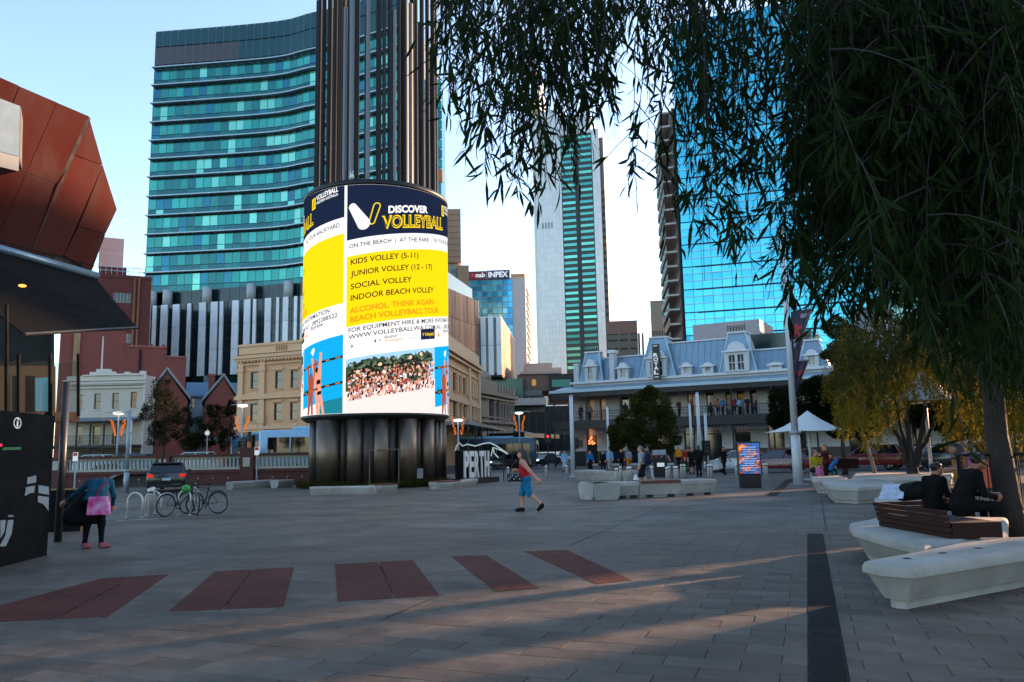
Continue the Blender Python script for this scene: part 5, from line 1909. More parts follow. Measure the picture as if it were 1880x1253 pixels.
def dormer(parent, ca, cb, base_py, top_py, y0=-.25, dep=1.8, arched=True, two=False, ped=True):
    ua, ub = h(ca, base_py)[0], h(cb, base_py)[0]
    z0, z1 = z_par + .05, h((ca + cb) / 2, top_py)[1]
    w_ = ub - ua
    zw = z0 + (z1 - z0) * .68
    hole = [(ua + w_ * .3, ub - w_ * .3, z0 + .2, zw - .12)] if not two else [(ua + w_ * .2, ua + w_ * .44, z0 + .15, zw - .35), (ub - w_ * .44, ub - w_ * .2, z0 + .15, zw - .35)]
    mb = MB()
    wall(mb, ua, ub, z0, zw, dep, hole, y=y0)
    d = mb.build('dormer', M_HW, parent)
    mb = MB()
    n = 6
    cx_ = (ua + ub) / 2
    poly = [(ua - .1, zw), (ub + .1, zw)] + ([(cx_ + w_ * .34 * math.cos(math.pi * i / 8), zw + .2 + (z1 - zw - .2) * math.sin(math.pi * i / 8)) for i in range(9)])
    mb.slab(poly, y0 - .08, y0 + dep)
    mb.build('dormer_pediment', M_HT, d)
    bx('dormer_cornice', M_HT, d, ua - .18, ub + .18, y0 - .2, y0 - .003, zw - .08, zw + .06)
    for r_ in hole:
        key_y = y0 + .1
        w2 = r_[1] - r_[0]
        mb = MB()
        zz = r_[3] - w2 * .5 if arched else r_[3]
        mb.slab([(r_[0], r_[2]), (r_[1], r_[2])] + ([((r_[0] + r_[1]) / 2 + w2 / 2 * math.cos(math.pi * i / 8), zz + w2 / 2 * math.sin(math.pi * i / 8)) for i in range(9)] if arched else [(r_[1], zz), (r_[0], zz)]), y0 + .12, y0 + .16)
        mb.build('window_pane', M_GLZ, d)
        bx('window_bar', M_HT, d, (r_[0] + r_[1]) / 2 - .025, (r_[0] + r_[1]) / 2 + .025, y0 + .08, y0 + .119, r_[2], zz)
        bx('window_bar', M_HT, d, r_[0], r_[1], y0 + .07, y0 + .118, (r_[2] + zz) / 2 - .03, (r_[2] + zz) / 2 + .03)
    return d
tr = turret(1065, 1107, 1075, 1099, 648)
dormer(ho, 1076, 1096, 690, 660, -.3)
tr = turret(1176, 1241, 1192, 1221, 621)
dormer(ho, 1190, 1226, 690, 642, -.45, two=True, arched=False)
tr = turret(1322, 1391, 1336, 1368, 612)
dormer(ho, 1333, 1378, 690, 628, -.45, two=True, arched=False)
tr = turret(1466, 1522, 1477, 1503, 626)
dormer(ho, 1480, 1506, 690, 642, -.3)
tr = turret(1600, 1668, 1612, 1650, 618)
for a, b_ in ((1135, 1155), (1252, 1271), (1291, 1311), (1414, 1437)):
    dormer(ho, a, b_, 692, 666, -.2)
bx('chimney', M_HW, ho, h(1120, 690)[0], h(1128.5, 690)[0], -.1, .8, z_par, h(1124, 649)[1])
bx('chimney_cap', M_HT, ho, h(1118, 690)[0], h(1130.5, 690)[0], -.25, .95, h(1124, 649)[1], h(1124, 643)[1])
bx('parapet_pier', M_HW, ho, h(1054, 690)[0], h(1063, 690)[0], -.1, 1.4, z_par, h(1058, 668)[1])
# hanging name sign
u0_, z0_ = h(1201, 697, .8)
u1_, z1_ = h(1210, 632, .8)
bx('name_sign', mat('black sign box', '#141416', rough=.5), ho, u0_, u1_, -1.0, -.7, z0_, z1_)
for k, ch in enumerate('ROYAL'):
    letters('sign_letter', ch, mat('sign letter white', '#d0d0d0', rough=.5, emit='#ffffff', es=.1), ho, u0_ + .1, z1_ - (z1_ - z0_) * (.36 + k * .125), u1_ - u0_ - .2, .34, -1.02, .03)
for k in (0.05, .94):
    bx('sign_dash', mat('sign letter white'), ho, u0_ + .12, u1_ - .12, -1.02, -1.001, z0_ + (z1_ - z0_) * k, z0_ + (z1_ - z0_) * k + .06)
# grey plant rooms and dark glass storey standing behind the roofs
r0 = (h(1272, 605, -8)[0], h(1395, 605, -8)[0])
bx('plant_room', mat('grey pink render', '#9b9092', rough=.7), ho, r0[0], r0[1], 8, 15, z_par + 1, h(1330, 592, -8)[1])
bx('dark_glass_storey', M_PGL, ho, h(1374, 620, -7)[0], h(1490, 620, -7)[0], 6.9, 14, z_par + 1, h(1430, 611, -7)[1])
# ================================================================ information pavilion at the left edge
def panel_poly(name, pts, m, parent, th=.05, grow=0., org=Vector()):
    """flat polygon through world points (planar), extruded away from the camera by th"""
    pts = [Vector(p) for p in pts]
    c = sum(pts, Vector()) / len(pts)
    n = Vector()
    for i in range(len(pts)):
        a, b_ = pts[i] - c, pts[(i + 1) % len(pts)] - c
        n += a.cross(b_)
    n.normalize()
    if n.dot(c - Vector((0, 0, CH))) < 0:
        n = -n
    if grow:
        pts = [p + (c - p).normalized() * grow for p in pts]
    pts = [p - org for p in pts]
    k = len(pts)
    mb = MB()
    mb.add(pts + [p + n * th for p in pts], [tuple(range(k)), tuple(reversed(range(k, 2 * k)))] + [(i, (i + 1) % k, k + (i + 1) % k, k + i) for i in range(k)])
    return mb.build(name, m, parent)
class Plane3:
    def __init__(s, a, b_, c):
        s.a = a
        s.n = (b_ - a).cross(c - a).normalized()
    def hit(s, px, py):
        d = ray(px, py)
        o = Vector((0, 0, CH))
        return o + d * ((s.a - o).dot(s.n) / d.dot(s.n))
M_COR = mat('rusty red weathering steel', '#350b07', rough=.85, metal=.0, spec=.15, var=.25, scale=.8, bump=.12, bscale=12, stretch=(1, 1, .5), rnd=.12)
pv_o = gnd(60, 1030)
pvn = thing('information_pavilion', 'red faceted steel pavilion with black awning, glass balcony and information desk at left edge', 'pavilion', pv_o)
P1, P2_, P3 = at(-90, 100, 20.5), at(163, 213, 24.5), at(55, 466, 23.2)
PM = Plane3(P1, P2_, P3)
PS = Plane3(P2_, at(215, 385, 28.5), P3)
for poly in ([(-200, 55), (36, 158), (17, 206), (-200, 120)], [(36, 158), (105, 188), (48, 318), (-60, 278), (17, 206)], [(105, 188), (163, 213), (105, 340), (48, 318)],
             [(48, 318), (105, 340), (55, 466), (-8, 446)], [(-60, 280), (48, 318), (-8, 446), (-75, 425)], [(-200, 122), (16, 208), (-62, 278), (-76, 425), (-200, 390)]):
    panel_poly('steel_panel', [PM.hit(*p) for p in poly], M_COR, pvn, .06, .018, pv_o)
for poly in ([(163, 213), (189, 304), (137, 285)], [(137, 285), (189, 304), (117, 470), (55, 466), (105, 340)], [(189, 304), (215, 385), (194, 430), (144, 416)], [(144, 416), (194, 430), (168, 500), (117, 470)]):
    panel_poly('steel_panel', [PS.hit(*p) for p in poly], M_COR, pvn, .06, .018, pv_o)
M_DK = mat('dark backing steel', '#0f0706', rough=.9)
bk1 = panel_poly('backing', [PM.hit(*p) + Vector((.02, .09, 0)) for p in ((-200, 58), (163, 215), (55, 462), (-200, 385))], M_DK, pvn, 3., 0, pv_o)
bk2 = panel_poly('backing', [PS.hit(*p) + Vector((-.08, .06, 0)) for p in ((163, 216), (213, 385), (167, 497), (55, 462))], M_DK, pvn, 1., 0, pv_o)
# projecting glass box
gb = [PM.hit(-60, 185), PM.hit(42, 222), PM.hit(40, 312), PM.hit(-60, 288)]
off = Vector((.55, -1.0, 0))
panel_poly('bay_glass', [p + off for p in gb], mat('pale bay glass', '#5f6d76', rough=.2, metal=.2, var=.25, scale=1), pvn, .04, .02, pv_o)
panel_poly('bay_side', [gb[1] + off, gb[1], gb[2], gb[2] + off], mat('grey bay frame', '#5e6468', rough=.5), pvn, .04, 0, pv_o)
panel_poly('bay_sill', [gb[3] + off, gb[2] + off, gb[2] + off + Vector((0, 0, -.42)), gb[3] + off + Vector((0, 0, -.42))], mat('grey bay frame'), pvn, .9, 0, pv_o)
# awning and its head tube
a0, a1 = at(-120, 424, 19.6), at(178, 508, 24.2)
mb = MB()
mb.tube([a0 - pv_o, a1 - pv_o], .13, 12)
mb.build('awning_tube', mat('blue grey tube', '#5f7688', rough=.35, metal=.4), pvn, True)
mb = MB()
r0_, r1_ = at(-120, 410, 19.7), at(172, 489, 24.2)
mb.tube([r0_ - pv_o, r1_ - pv_o], .02, 6)
for k in range(5):
    p = r0_.lerp(r1_, .1 + k * .2) - pv_o
    mb.tube([p, p + Vector((0, .1, -.35))], .025, 6)
mb.build('cable_rail', M_STEEL, pvn)
b1, b0_ = at(252, 602, 21.2), at(45, 614, 17.2)
M_AWN = mat('black awning cloth', '#080808', rough=.95, spec=.1, var=.15)
panel_poly('awning', [a0 + Vector((0, 0, -.1)), a1 + Vector((0, 0, -.1)), b1, b0_, at(-60, 532, 17.6)], M_AWN, pvn, .03, 0, pv_o)
mb = MB()
mb.tube([b0_ - pv_o, b1 - pv_o], .04, 8)
mb.build('awning_bar', M_BLK, pvn)
mb = MB()
mb.ball(at(41, 525, 19) - pv_o, .09, 10, 6, sz=.4)
mb.build('ceiling_lamp', glow('amber downlight', '#ff8a3c', 1.2), pvn)
# desk wall, plane through two ground points
ka, kb = gnd(-60, 1058), gnd(86, 1020)
PK = Plane3(ka, kb, kb + Vector((0, 0, 2)))
KT = [(-60, 764), (112, 762)]
M_BK = mat('black painted panel', '#0b0b0c', rough=.85, var=.2, spec=.15)
top = PK.hit(86, 762).z
d_ = (kb - ka).normalized()
nk = Vector((d_.y, -d_.x, 0))
if nk.dot(-ka) < 0:
    nk = -nk
mb = MB()
q = [ka - pv_o - d_ * 3, kb - pv_o, kb - pv_o - nk * .25 + d_ * .25, kb - pv_o - nk * 3.5 + d_ * .25, ka - pv_o - nk * 3.5 - d_ * 3]
mb.prism(ccw([(p.x, p.y) for p in q]), 0, top)
mb.build('desk_wall', M_BK, pvn)
M_DEC = mat('pale grey decal', '#8f979b', rough=.5, var=.15, scale=6)
def decal(name, pts, m, lift=.006):
    w_ = [PK.hit(*p) + nk * lift - pv_o for p in pts]
    mb = MB()
    mb.add(w_, [tuple(range(len(w_)))])
    return mb.build(name, m, pvn)
for p in ([(50, 877), (66, 873), (65.5, 886), (49, 889)], [(47, 895), (64, 892), (62, 905), (54, 906), (45, 911)], [(70, 891), (89, 894), (89.5, 909), (70, 905.5)], [(69, 910.5), (89, 913), (88.5, 938), (79, 926), (69, 922)],
          [(0, 956), (10, 955), (8, 975), (0, 990)], [(14, 955), (24, 955), (21, 980), (10, 1003), (-2, 1004), (9, 984)], [(14, 946), (24, 946), (24, 949.5), (14, 949.5)]):
    decal('decal', p, M_DEC)
ring = []
cx_, cy_ = 31.5, 777
M_LOGO = mat('white logo', '#b9bcbc', rough=.5, emit='#ffffff', es=.12)
mb = MB()
v = []
for i in range(24):
    t = 2 * math.pi * i / 24
    for r_ in (1., .8):
        v.append(PK.hit(cx_ + 7.2 * r_ * math.cos(t), cy_ + 10.5 * r_ * math.sin(t)) + nk * .006 - pv_o)
mb.add(v, [(2 * i, (2 * i + 2) % 48, (2 * i + 3) % 48, 2 * i + 1) for i in range(24)])
mb.build('information_ring', M_LOGO, pvn)
decal('information_letter', [(30.5, 773), (33.5, 773), (32.7, 784), (29.7, 784)], M_LOGO)
decal('information_dot', [(31.5, 768.5), (34, 768.5), (33.6, 771.5), (31.1, 771.5)], M_LOGO)
decal('status_light', [(-2, 816), (3, 815), (3, 819.5), (-2, 820)], glow('red light', '#ff2c4a', .8))
decal('green_strip', [(4, 822), (38, 821), (38, 826), (4, 827)], mat('dull green strip', '#234a2c', rough=.6, emit='#2f7a3c', es=.1))
# corner column and glass balcony over the desk
col_p = gat(106, 17.2)
mb = MB()
mb.lathe([(.075, 0), (.075, at(106, 702, 17.2).z)], n=14)
o = mb.build('corner_column', mat('dark grey column', '#2a2c2e', rough=.4), pvn, True)
o.location = col_p - pv_o
M_GLS = mat('clear balcony glass', '#1a2224', rough=.05, var=0, alpha=.25, spec=.6)
gl_z0, gl_z1 = top + .02, PK.hit(86, 655).z
PG = Plane3(gat(-60, 15.2), gat(144, 18.2), gat(144, 18.2) + Vector((0, 0, 1)))
xs = (-60, 12, 34, 92, 144)
for a, b_ in zip(xs[:-1], xs[1:]):
    panel_poly('balcony_glass', [PG.hit(a + 1, 668), PG.hit(b_ - 1, 662), PG.hit(b_ - 1, 757), PG.hit(a + 1, 757)], M_GLS, pvn, .02, 0, pv_o)
for a in xs[1:]:
    p0, p1 = PG.hit(a, 650 if a != 12 else 560), PG.hit(a, 764)
    mb = MB()
    mb.tube([p0 - pv_o, p1 - pv_o], .04, 8)
    mb.build('balcony_post', M_BK, pvn)
panel_poly('balcony_floor', [PG.hit(-60, 757), PG.hit(146, 757), PG.hit(146, 775), PG.hit(-60, 775)], M_BK, pvn, 2.2, 0, pv_o)
panel_poly('glazed_wall', [at(-120, 540, 21.5), at(96, 560, 21.5), at(96, 760, 21.5), at(-120, 760, 21.5)], mat('dark cafe glass', '#0c1011', rough=.5, spec=.15, var=.4), pvn, .1, 0, pv_o)
# lit café interior behind the glass
ci = [at(-60, 700, 20.5), at(150, 700, 20.5)]
panel_poly('back_room_wall', [at(-60, 672, 20.5), at(98, 672, 20.5), at(98, 757, 20.5), at(-60, 757, 20.5)], mat('warm interior', '#3a2a1a', rough=.7, var=.5, scale=1.2, emit='#ffb060', es=.03), pvn, .1, 0, pv_o)
panel_poly('interior_screen', [at(62, 695, 20.2), at(90, 693, 20.2), at(90, 755, 20.2), at(64, 755, 20.2)], mat('teal interior screen', '#4c7f8c', rough=.3, emit='#6cb8d0', es=.12), pvn, .05, 0, pv_o)
for px in (8, 22, 46, 55):
    p = gat(px, 19.5)
    panel_poly('interior_partition', [at(px, 690, 19.8), at(px + 5, 690, 19.8), at(px + 5, 757, 19.8), at(px, 757, 19.8)], M_BK, pvn, .1, 0, pv_o)
# folding menu board beside it
p = gnd(120, 975)
t = thing('menu_board', 'dark folding menu board with timber edge beside the information desk', 'sign', p, R(10))
for s_ in (-1, 1):
    mb = MB()
    mb.box(-.42, .42, -.02, .02, 0, 1.0)
    o = mb.build('board', M_BK, t)
    o.location = (0, .24 * s_, 0)
    o.rotation_euler = (R(13) * s_, 0, 0)
    mb = MB()
    for x in (-.45, .42):
        mb.box(x, x + .035, -.03, .03, 0, 1.02)
    mb.box(-.45, .455, -.03, .03, 1.0, 1.04)
    o2 = mb.build('timber_edge', mat('pale timber', '#8c6a45', rough=.6), o)
# ================================================================ bridge balustrade and raised road
BR = Face(40, 50, 600, 50)
M_BRB = mat('brown red painted brick', '#4a201b', rough=.75, var=.25, scale=2, bump=.2, bscale=14)
M_BAL = mat('pale green grey concrete', '#9a9c93', rough=.7, var=.15, scale=2)
brg = BR.thing('bridge_wall', 'brown red brick bridge wall with a pale slotted balustrade on the left', 'wall')
ztop = BR.z(400, 834)
zb1, zb0 = BR.z(400, 839), BR.z(400, 861)
au0, au1 = BR.u(196, 880), BR.u(300, 880)
za_ = BR.z(240, 868)
n = 10
arc = [(au1 - (au1 - au0) * (.5 - .5 * math.cos(math.pi * i / n)), (za_) * math.sin(math.pi * i / n)) for i in range(n + 1)]
mb = MB()
poly = [(0, 0), (0, zb0 - .05), (BR.len, zb0 - .05), (BR.len, 0)] + [(x, max(z, 0.)) for x, z in arc]
mb.slab(poly[::-1], 0, .5)
mb.build('wall', M_BRB, brg)
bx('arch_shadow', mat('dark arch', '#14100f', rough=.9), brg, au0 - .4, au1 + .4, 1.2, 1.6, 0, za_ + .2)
mb = MB()
v = []
for x, z in arc:
    cxm = (au0 + au1) / 2
    k = 1.0
    v += [(x, -.06, max(z, 0)), (cxm + (x - cxm) * 1.06, -.06, z * 1.12 + .1)]
mb.add(v, [(2 * i, 2 * i + 1, 2 * i + 3, 2 * i + 2) for i in range(n)])
mb.build('arch_trim', mat('grey arch trim', '#6f6a64', rough=.7), brg)
bx('top_rail', M_BRB, brg, 0, BR.len, -.12, .55, zb1 + .03, ztop)
bx('string_course', M_BRB, brg, 0, BR.len, -.1, 0, BR.z(400, 868), zb0 - .06)
piers = [BR.u(p, 850) for p in (60, 107, 301, 454.5, 590)]
for k, u_ in enumerate(piers):
    bx('pier', M_BRB, brg, u_ - .42, u_ + .42, -.2, .6, 0, ztop - .02 if k != 3 else ztop + .35)
    bx('pier_plaque', M_BAL, brg, u_ - .22, u_ + .22, -.24, -.201, zb0 + .1, zb1 - .08)
for k in range(len(piers) - 1):
    x0, x1 = piers[k] + .42, piers[k + 1] - .42
    mb = MB()
    mb.box(x0, x1, .1, .3, zb1 - .1, zb1 + .03)
    mb.box(x0, x1, .1, .3, zb0 - .05, zb0 + .08)
    nn = max(2, int((x1 - x0) / .24))
    for i in range(nn + 1):
        x = x0 + (x1 - x0) * i / nn
        mb.slab([(x - .065, zb0 + .08), (x + .065, zb0 + .08), (x + .05, zb0 + .2), (x + .05, zb1 - .2), (x + .075, zb1 - .1), (x - .075, zb1 - .1), (x - .05, zb1 - .2), (x - .05, zb0 + .2)], .12, .28)
        if i < nn:
            mb.torus((x + (x1 - x0) / nn / 2, .2, zb0 - .05), .09, .03, 'y', 8, 4, a0=math.pi, a1=2 * math.pi)
    o = mb.build('balustrade_panel', M_BAL, brg)
    o['kind'] = 'stuff'
for k in range(26):
    u_ = .8 + k * .92
    mb = MB()
    mb.lathe([(.075, 0), (.06, .05), (0, .06)], n=10)
    o = mb.build('wall_stud', mat('grey stud', '#77736c', rough=.6), brg)
    o.location = (u_, -.002, BR.z(400, 878.5))
    o.rotation_euler = (R(90), 0, 0)
mb = MB()
ya, yb = BR.A, BR.B
mb.prism(ccw([(ya.x - 30, ya.y + .6), (yb.x + 1.5, yb.y + .6), (yb.x + 7, 70), (ya.x - 30, 78)]), -.06, .62)
tag(mb.build('raised_road', M_ASPH), 'raised asphalt road on the bridge behind the balustrade', 'road', kind='structure')
# ================================================================ street furniture
M_PW = mat('pale painted steel', '#b9c0c6', rough=.45, metal=.0, var=.1)
M_GALV = mat('galvanised steel', '#8d98a2', rough=.45, metal=.25, var=.12)
M_SS = mat('brushed stainless steel', '#c2c1be', rough=.35, metal=.35, var=.1)
def pole(px, base_py, top_py, w_px, label, base_h=.0, Y=None, lean=0.):
    p = gnd(px, base_py) if Y is None else gat(px, Y)
    z1 = at(px, top_py, p.y).z
    r_ = w_px / 1462 * p.y / 2
    t = thing('light_column', label, 'pole', p, 0, 'slim pale poles in front of the hotel')
    mb = MB()
    mb.tube([(0, 0, 0), (0, 0, z1)], [r_, r_ * .9], 12)
    mb.build('shaft', M_PW, t, True)
    bx('base_plate', M_PW, t, -r_ * 1.8, r_ * 1.8, -r_ * 1.8, r_ * 1.8, 0, .04)
    mb = MB()
    mb.lathe([(r_ * .9, z1), (r_ * .95, z1 + .02), (r_ * .8, z1 + .1), (0, z1 + .12)], n=12)
    mb.build('cap', M_GALV, t, True)
    return t
pole(1052.5, 876, 729, 7.5, 'pale pole standing at the left end of the hotel verandah')
pole(1119, 870, 749, 4.5, 'thin pale pole just left of the round tree')
pole(1272, 868, 743, 4.5, 'shorter pale pole, left of a close trio in front of the hotel')
pole(1287, 868, 723, 6.5, 'tallest pale pole in the middle of a close trio before the hotel')
pole(1300, 868, 761, 5.5, 'shortest pale pole, right of a close trio before the hotel')
# banner pole
bp_ = gnd(1466, 890)
t = thing('banner_pole', 'tall thick silver pole carrying two dark red banners', 'pole', bp_)
zt_ = at(1434, 415, bp_.y).z
zm = at(1459, 796, bp_.y).z
mb = MB()
mb.tube([(0, 0, 0), (0, 0, zm)], [.215, .2], 18)
mb.build('lower_shaft', M_PW, t, True)
mb = MB()
mb.lathe([(.25, zm - .04), (.25, zm + .1), (.19, zm + .13)], n=18)
mb.build('collar', M_GALV, t, True)
mb = MB()
mb.tube([(0, 0, zm + .1), (0, 0, zt_)], [.155, .095], 16)
mb.build('upper_shaft', M_PW, t, True)
bx('base_plate', M_GALV, t, -.34, .34, -.34, .34, 0, .03)
M_BAN = mat('dark plum banner cloth', '#3a3340', rough=.75, var=.2)
M_BANR = mat('banner red print', '#a82c33', rough=.7)
M_BANP = mat('banner pale print', '#8a8090', rough=.7)
def banner(pts, parent):
    w_ = [at(px, py, bp_.y) - bp_ for px, py in pts]
    n = len(w_) // 2
    L_, R_ = w_[:n], w_[n:][::-1]
    mb = MB()
    v = []
    for i in range(n):
        for k in range(6):
            p = L_[i].lerp(R_[i], k / 5)
            v.append((p.x, p.y + .12 * math.sin(k * 1.3 + i * .9), p.z))
    mb.add(v, [(i * 6 + k, i * 6 + k + 1, i * 6 + 7 + k, i * 6 + 6 + k) for i in range(n - 1) for k in range(5)])
    o = mb.build('banner', M_BAN, parent, True)
    sm = o.modifiers.new('thickness', 'SOLIDIFY')
    sm.thickness = .012
    return o
o = banner([(1452, 572), (1452, 610), (1456, 650), (1458, 700), (1464, 715), (1470, 690), (1472, 640), (1480, 600), (1492, 568), (1492, 568)][:5] + [(1462, 715), (1464, 700), (1470, 650), (1478, 610), (1492, 567)], t)
def ban_mark(name, pts, m, lift=.22):
    mb = MB()
    mb.add([at(px, py, bp_.y - lift) - bp_ for px, py in pts], [tuple(range(len(pts)))])
    mb.build(name, m, o)
ban_mark('banner_print', [(1458, 596), (1464, 594), (1466, 600), (1472, 597), (1473, 603), (1466, 607), (1471, 617), (1466, 619), (1462, 610), (1459, 620), (1456, 617), (1460, 606)], M_BANR)
ban_mark('banner_print', [(1470, 577), (1483, 575), (1479, 583), (1469, 585)], M_BANP)
ban_mark('banner_print', [(1456, 625), (1460, 622), (1462, 632), (1459, 640), (1457, 636)], M_BANP)
o = banner([(1460, 664), (1461, 680), (1461, 700), (1462, 720), (1465, 720), (1472, 700), (1479, 680), (1486, 662)], t)
ban_mark('banner_print', [(1463, 683), (1469, 680), (1476, 678), (1472, 686), (1466, 692)], M_BANR)
mb = MB()
mb.tube([(0, 0, at(1459, 664, bp_.y).z), at(1488, 660, bp_.y) - bp_], .02, 6)
mb.build('banner_arm', M_GALV, t)
mb = MB()
mb.tube([(0, 0, at(1452, 570, bp_.y).z), at(1494, 565, bp_.y) - bp_], .02, 6)
mb.build('banner_arm', M_GALV, t)
# street lamps with festive lights
M_AMB = glow('amber festive lights', '#f07a30', .3)
M_LAMP = glow('lamp glow', '#fff0d8', 1.0)
def festive(parent, z0, z1, spread, s=1.):
    rn = random.Random(int(z1 * 100))
    for sd in (-1, 1):
        mb = MB()
        for k in range(26):
            f = k / 25
            x = sd * spread * (1 - .55 * (1 - f)) + rn.uniform(-.09, .09) * s
            z = z0 + (z1 - z0) * f
            mb.ball((x, rn.uniform(-.08, .08), z), .055 * s, 5, 3)
        mb.build('festive_lights', M_AMB, parent)['kind'] = 'stuff'
def street_lamp(px, Y, top_py, label, arm=1, fest=None, gz=0.):
    p = gat(px, Y)
    p.z = gz
    zt_ = at(px, top_py, Y).z - gz
    t = thing('street_lamp', label, 'street lamp', p, 0, 'street lamps beyond the plaza')
    mb = MB()
    mb.tube([(0, 0, 0), (0, 0, zt_)], [.08, .055], 10)
    mb.build('shaft', M_GALV, t, True)
    mb = MB()
    mb.tube([(-.9, 0, zt_ - .02), (1.1 * arm, 0, zt_ + .04)], .035, 6)
    mb.build('arm', M_GALV, t)
    mb = MB()
    mb.ball((0, 0, zt_ - .1), .4, 12, 6, sz=.28)
    mb.build('lamp_head', M_LAMP, t, True)
    if fest:
        festive(t, at(px, fest[1], Y).z - gz, at(px, fest[0], Y).z - gz, .5)
    return t
street_lamp(212, 60, 757, 'lit street lamp with orange festive lights before the white building', 1, (772, 800), .6)
street_lamp(442, 62, 743, 'lit street lamp with orange festive lights before the cream bank', 1, (765, 790), .6)
t = street_lamp(842, 66, 770, 'street lamp with orange festive lights right of the screen tower', 1, (765, 798))
t = street_lamp(955, 78, 757, 'street lamp with orange festive lights over the side street', 1, (764, 792))
lp = gnd(231, 905)
t = thing('lamp_post', 'tall grey lamp post standing before the bridge wall on the left', 'pole', lp)
zt_, zm = at(231, 757, lp.y).z, at(231, 865, lp.y).z
mb = MB()
mb.tube([(0, 0, 0), (0, 0, zm)], .13, 14)
mb.build('lower_shaft', M_GALV, t, True)
mb = MB()
mb.lathe([(.15, zm - .04), (.15, zm + .06), (.1, zm + .08)], n=14)
mb.build('collar', M_GALV, t, True)
mb = MB()
mb.tube([(0, 0, zm), (0, 0, zt_)], [.1, .085], 12)
mb.build('upper_shaft', M_GALV, t, True)
bx('camera_arm', M_GALV, t, -.7, 0, -.04, .04, zt_ - .08, zt_)
bx('bracket', M_GALV, t, -.14, .14, -.14, .14, at(231, 795, lp.y).z - .03, at(231, 795, lp.y).z + .03)
# small signs on posts
mat('sign plate white', '#c9cdcf', rough=.5, emit='#ffffff', es=.1)
mat('sign red', '#b02a2a', rough=.5)
def sign_post(px, base_py, top_py, bot_py, w_px, label, round_=False, Y=None, gz=0.):
    p = gnd(px, base_py) if Y is None else gat(px, Y)
    p.z = gz
    t = thing('sign_post', label, 'sign', p)
    z1, z0 = at(px, top_py, p.y).z - gz, at(px, bot_py, p.y).z - gz
    mb = MB()
    mb.tube([(0, 0, 0), (0, 0, z1)], .03, 8)
    mb.build('post', M_GALV, t)
    w_ = w_px / 1462 * p.y
    if round_:
        mb = MB()
        mb.lathe([(w_ / 2, 0), (w_ / 2, .02), (0, .021)], n=20)
        o = mb.build('plate', mat('sign plate white', '#c9cdcf', rough=.5, emit='#ffffff', es=.1), t)
        o.location = (0, -.03, (z0 + z1) / 2)
        o.rotation_euler = (R(90), 0, 0)
        mb = MB()
        mb.torus((0, -.06, (z0 + z1) / 2), w_ * .43, w_ * .045, 'y', 20, 4)
        mb.build('red_ring', mat('sign red', '#b02a2a', rough=.5), t)
    else:
        bx('plate', mat('sign plate white'), t, -w_ / 2, w_ / 2, -.06, -.035, z0, z1)
        bx('red_panel', mat('sign red'), t, -w_ / 2 + .02, w_ / 2 - .02, -.068, -.0605, z1 - (z1 - z0) * .4, z1 - .02)
    return t
sign_post(135, 922, 831, 847, 9, 'small parking sign on a thin post, left of the tall grey lamp post')
sign_post(470.5, 893, 821, 836, 8, 'small parking sign on a thin post left of the screen tower')
sign_post(378, 0, 788, 803, 10, 'round red ringed white sign in front of the dark shrubs', True, 58, .6)
# traffic signals
def signal(px, Y, top_py, h_px, label, lit=None, gz=0., mast=None):
    p = gat(px, Y)
    p.z = gz
    t = thing('traffic_light', label, 'traffic light', p, 0, 'traffic lights at the street corners')
    z1 = at(px, top_py, Y).z - gz
    z0 = z1 - h_px / 1462 * Y
    mb = MB()
    mb.tube([(0, .12, 0), (0, .12, z1)], .055, 8)
    mb.build('post', M_IRON, t)
    bx('back_board', M_BLK, t, -.3, .3, 0, .03, z0 - .1, z1 + .1)
    bx('signal_head', mat('signal black', '#0d0d0e', rough=.5), t, -.16, .16, -.22, -.002, z0, z1)
    for k, nm in enumerate(('red', 'amber', 'green')):
        mb = MB()
        mb.lathe([(.1, 0), (.07, .03), (0, .035)], n=12)
        on = lit == nm
        m_ = glow('signal ' + nm, {'red': '#ff2030', 'amber': '#ffae20', 'green': '#30ff90'}[nm], 2.) if on else mat('signal lens dark', '#1d1a1a', rough=.3)
        o = mb.build('lens', m_, t)
        o.location = (0, -.222, z1 - (z1 - z0) * (.18 + .32 * k))
        o.rotation_euler = (R(90), 0, 0)
    if mast:
        mb = MB()
        mb.tube([(0, .12, z1 - .1), (mast[0], .12, z1 + mast[1])], .04, 6)
        mb.build('mast_arm', M_GALV, t)
    return t
signal(459, 58, 801, 22, 'traffic light on the bridge road left of the orange post', None, .6)
signal(447, 59, 806, 20, 'traffic light half hidden behind a street lamp on the bridge road', None, .6)
signal(1007, 74, 799, 14, 'red traffic light with a mast arm near the bus', 'red', 0, (-3.4, .6))
signal(1299, 55, 812, 22, 'black traffic light beside the shortest pale pole', None)
signal(1057, 66, 806, 16, 'dark traffic light behind the left pale pole', None)
op = gat(455.5, 57)
op.z = .6
t = thing('marker_post', 'orange and black post between the traffic lights on the bridge', 'post', op)
zz = at(455.5, 793, 57).z - .6
mb = MB()
mb.tube([(0, 0, 0), (0, 0, zz * .75)], .13, 8)
mb.build('orange_sleeve', mat('orange sleeve', '#b5622c', rough=.5), t)
mb = MB()
mb.tube([(0, 0, zz * .75), (0, 0, zz)], .12, 8)
mb.build('black_top', M_BLK, t)
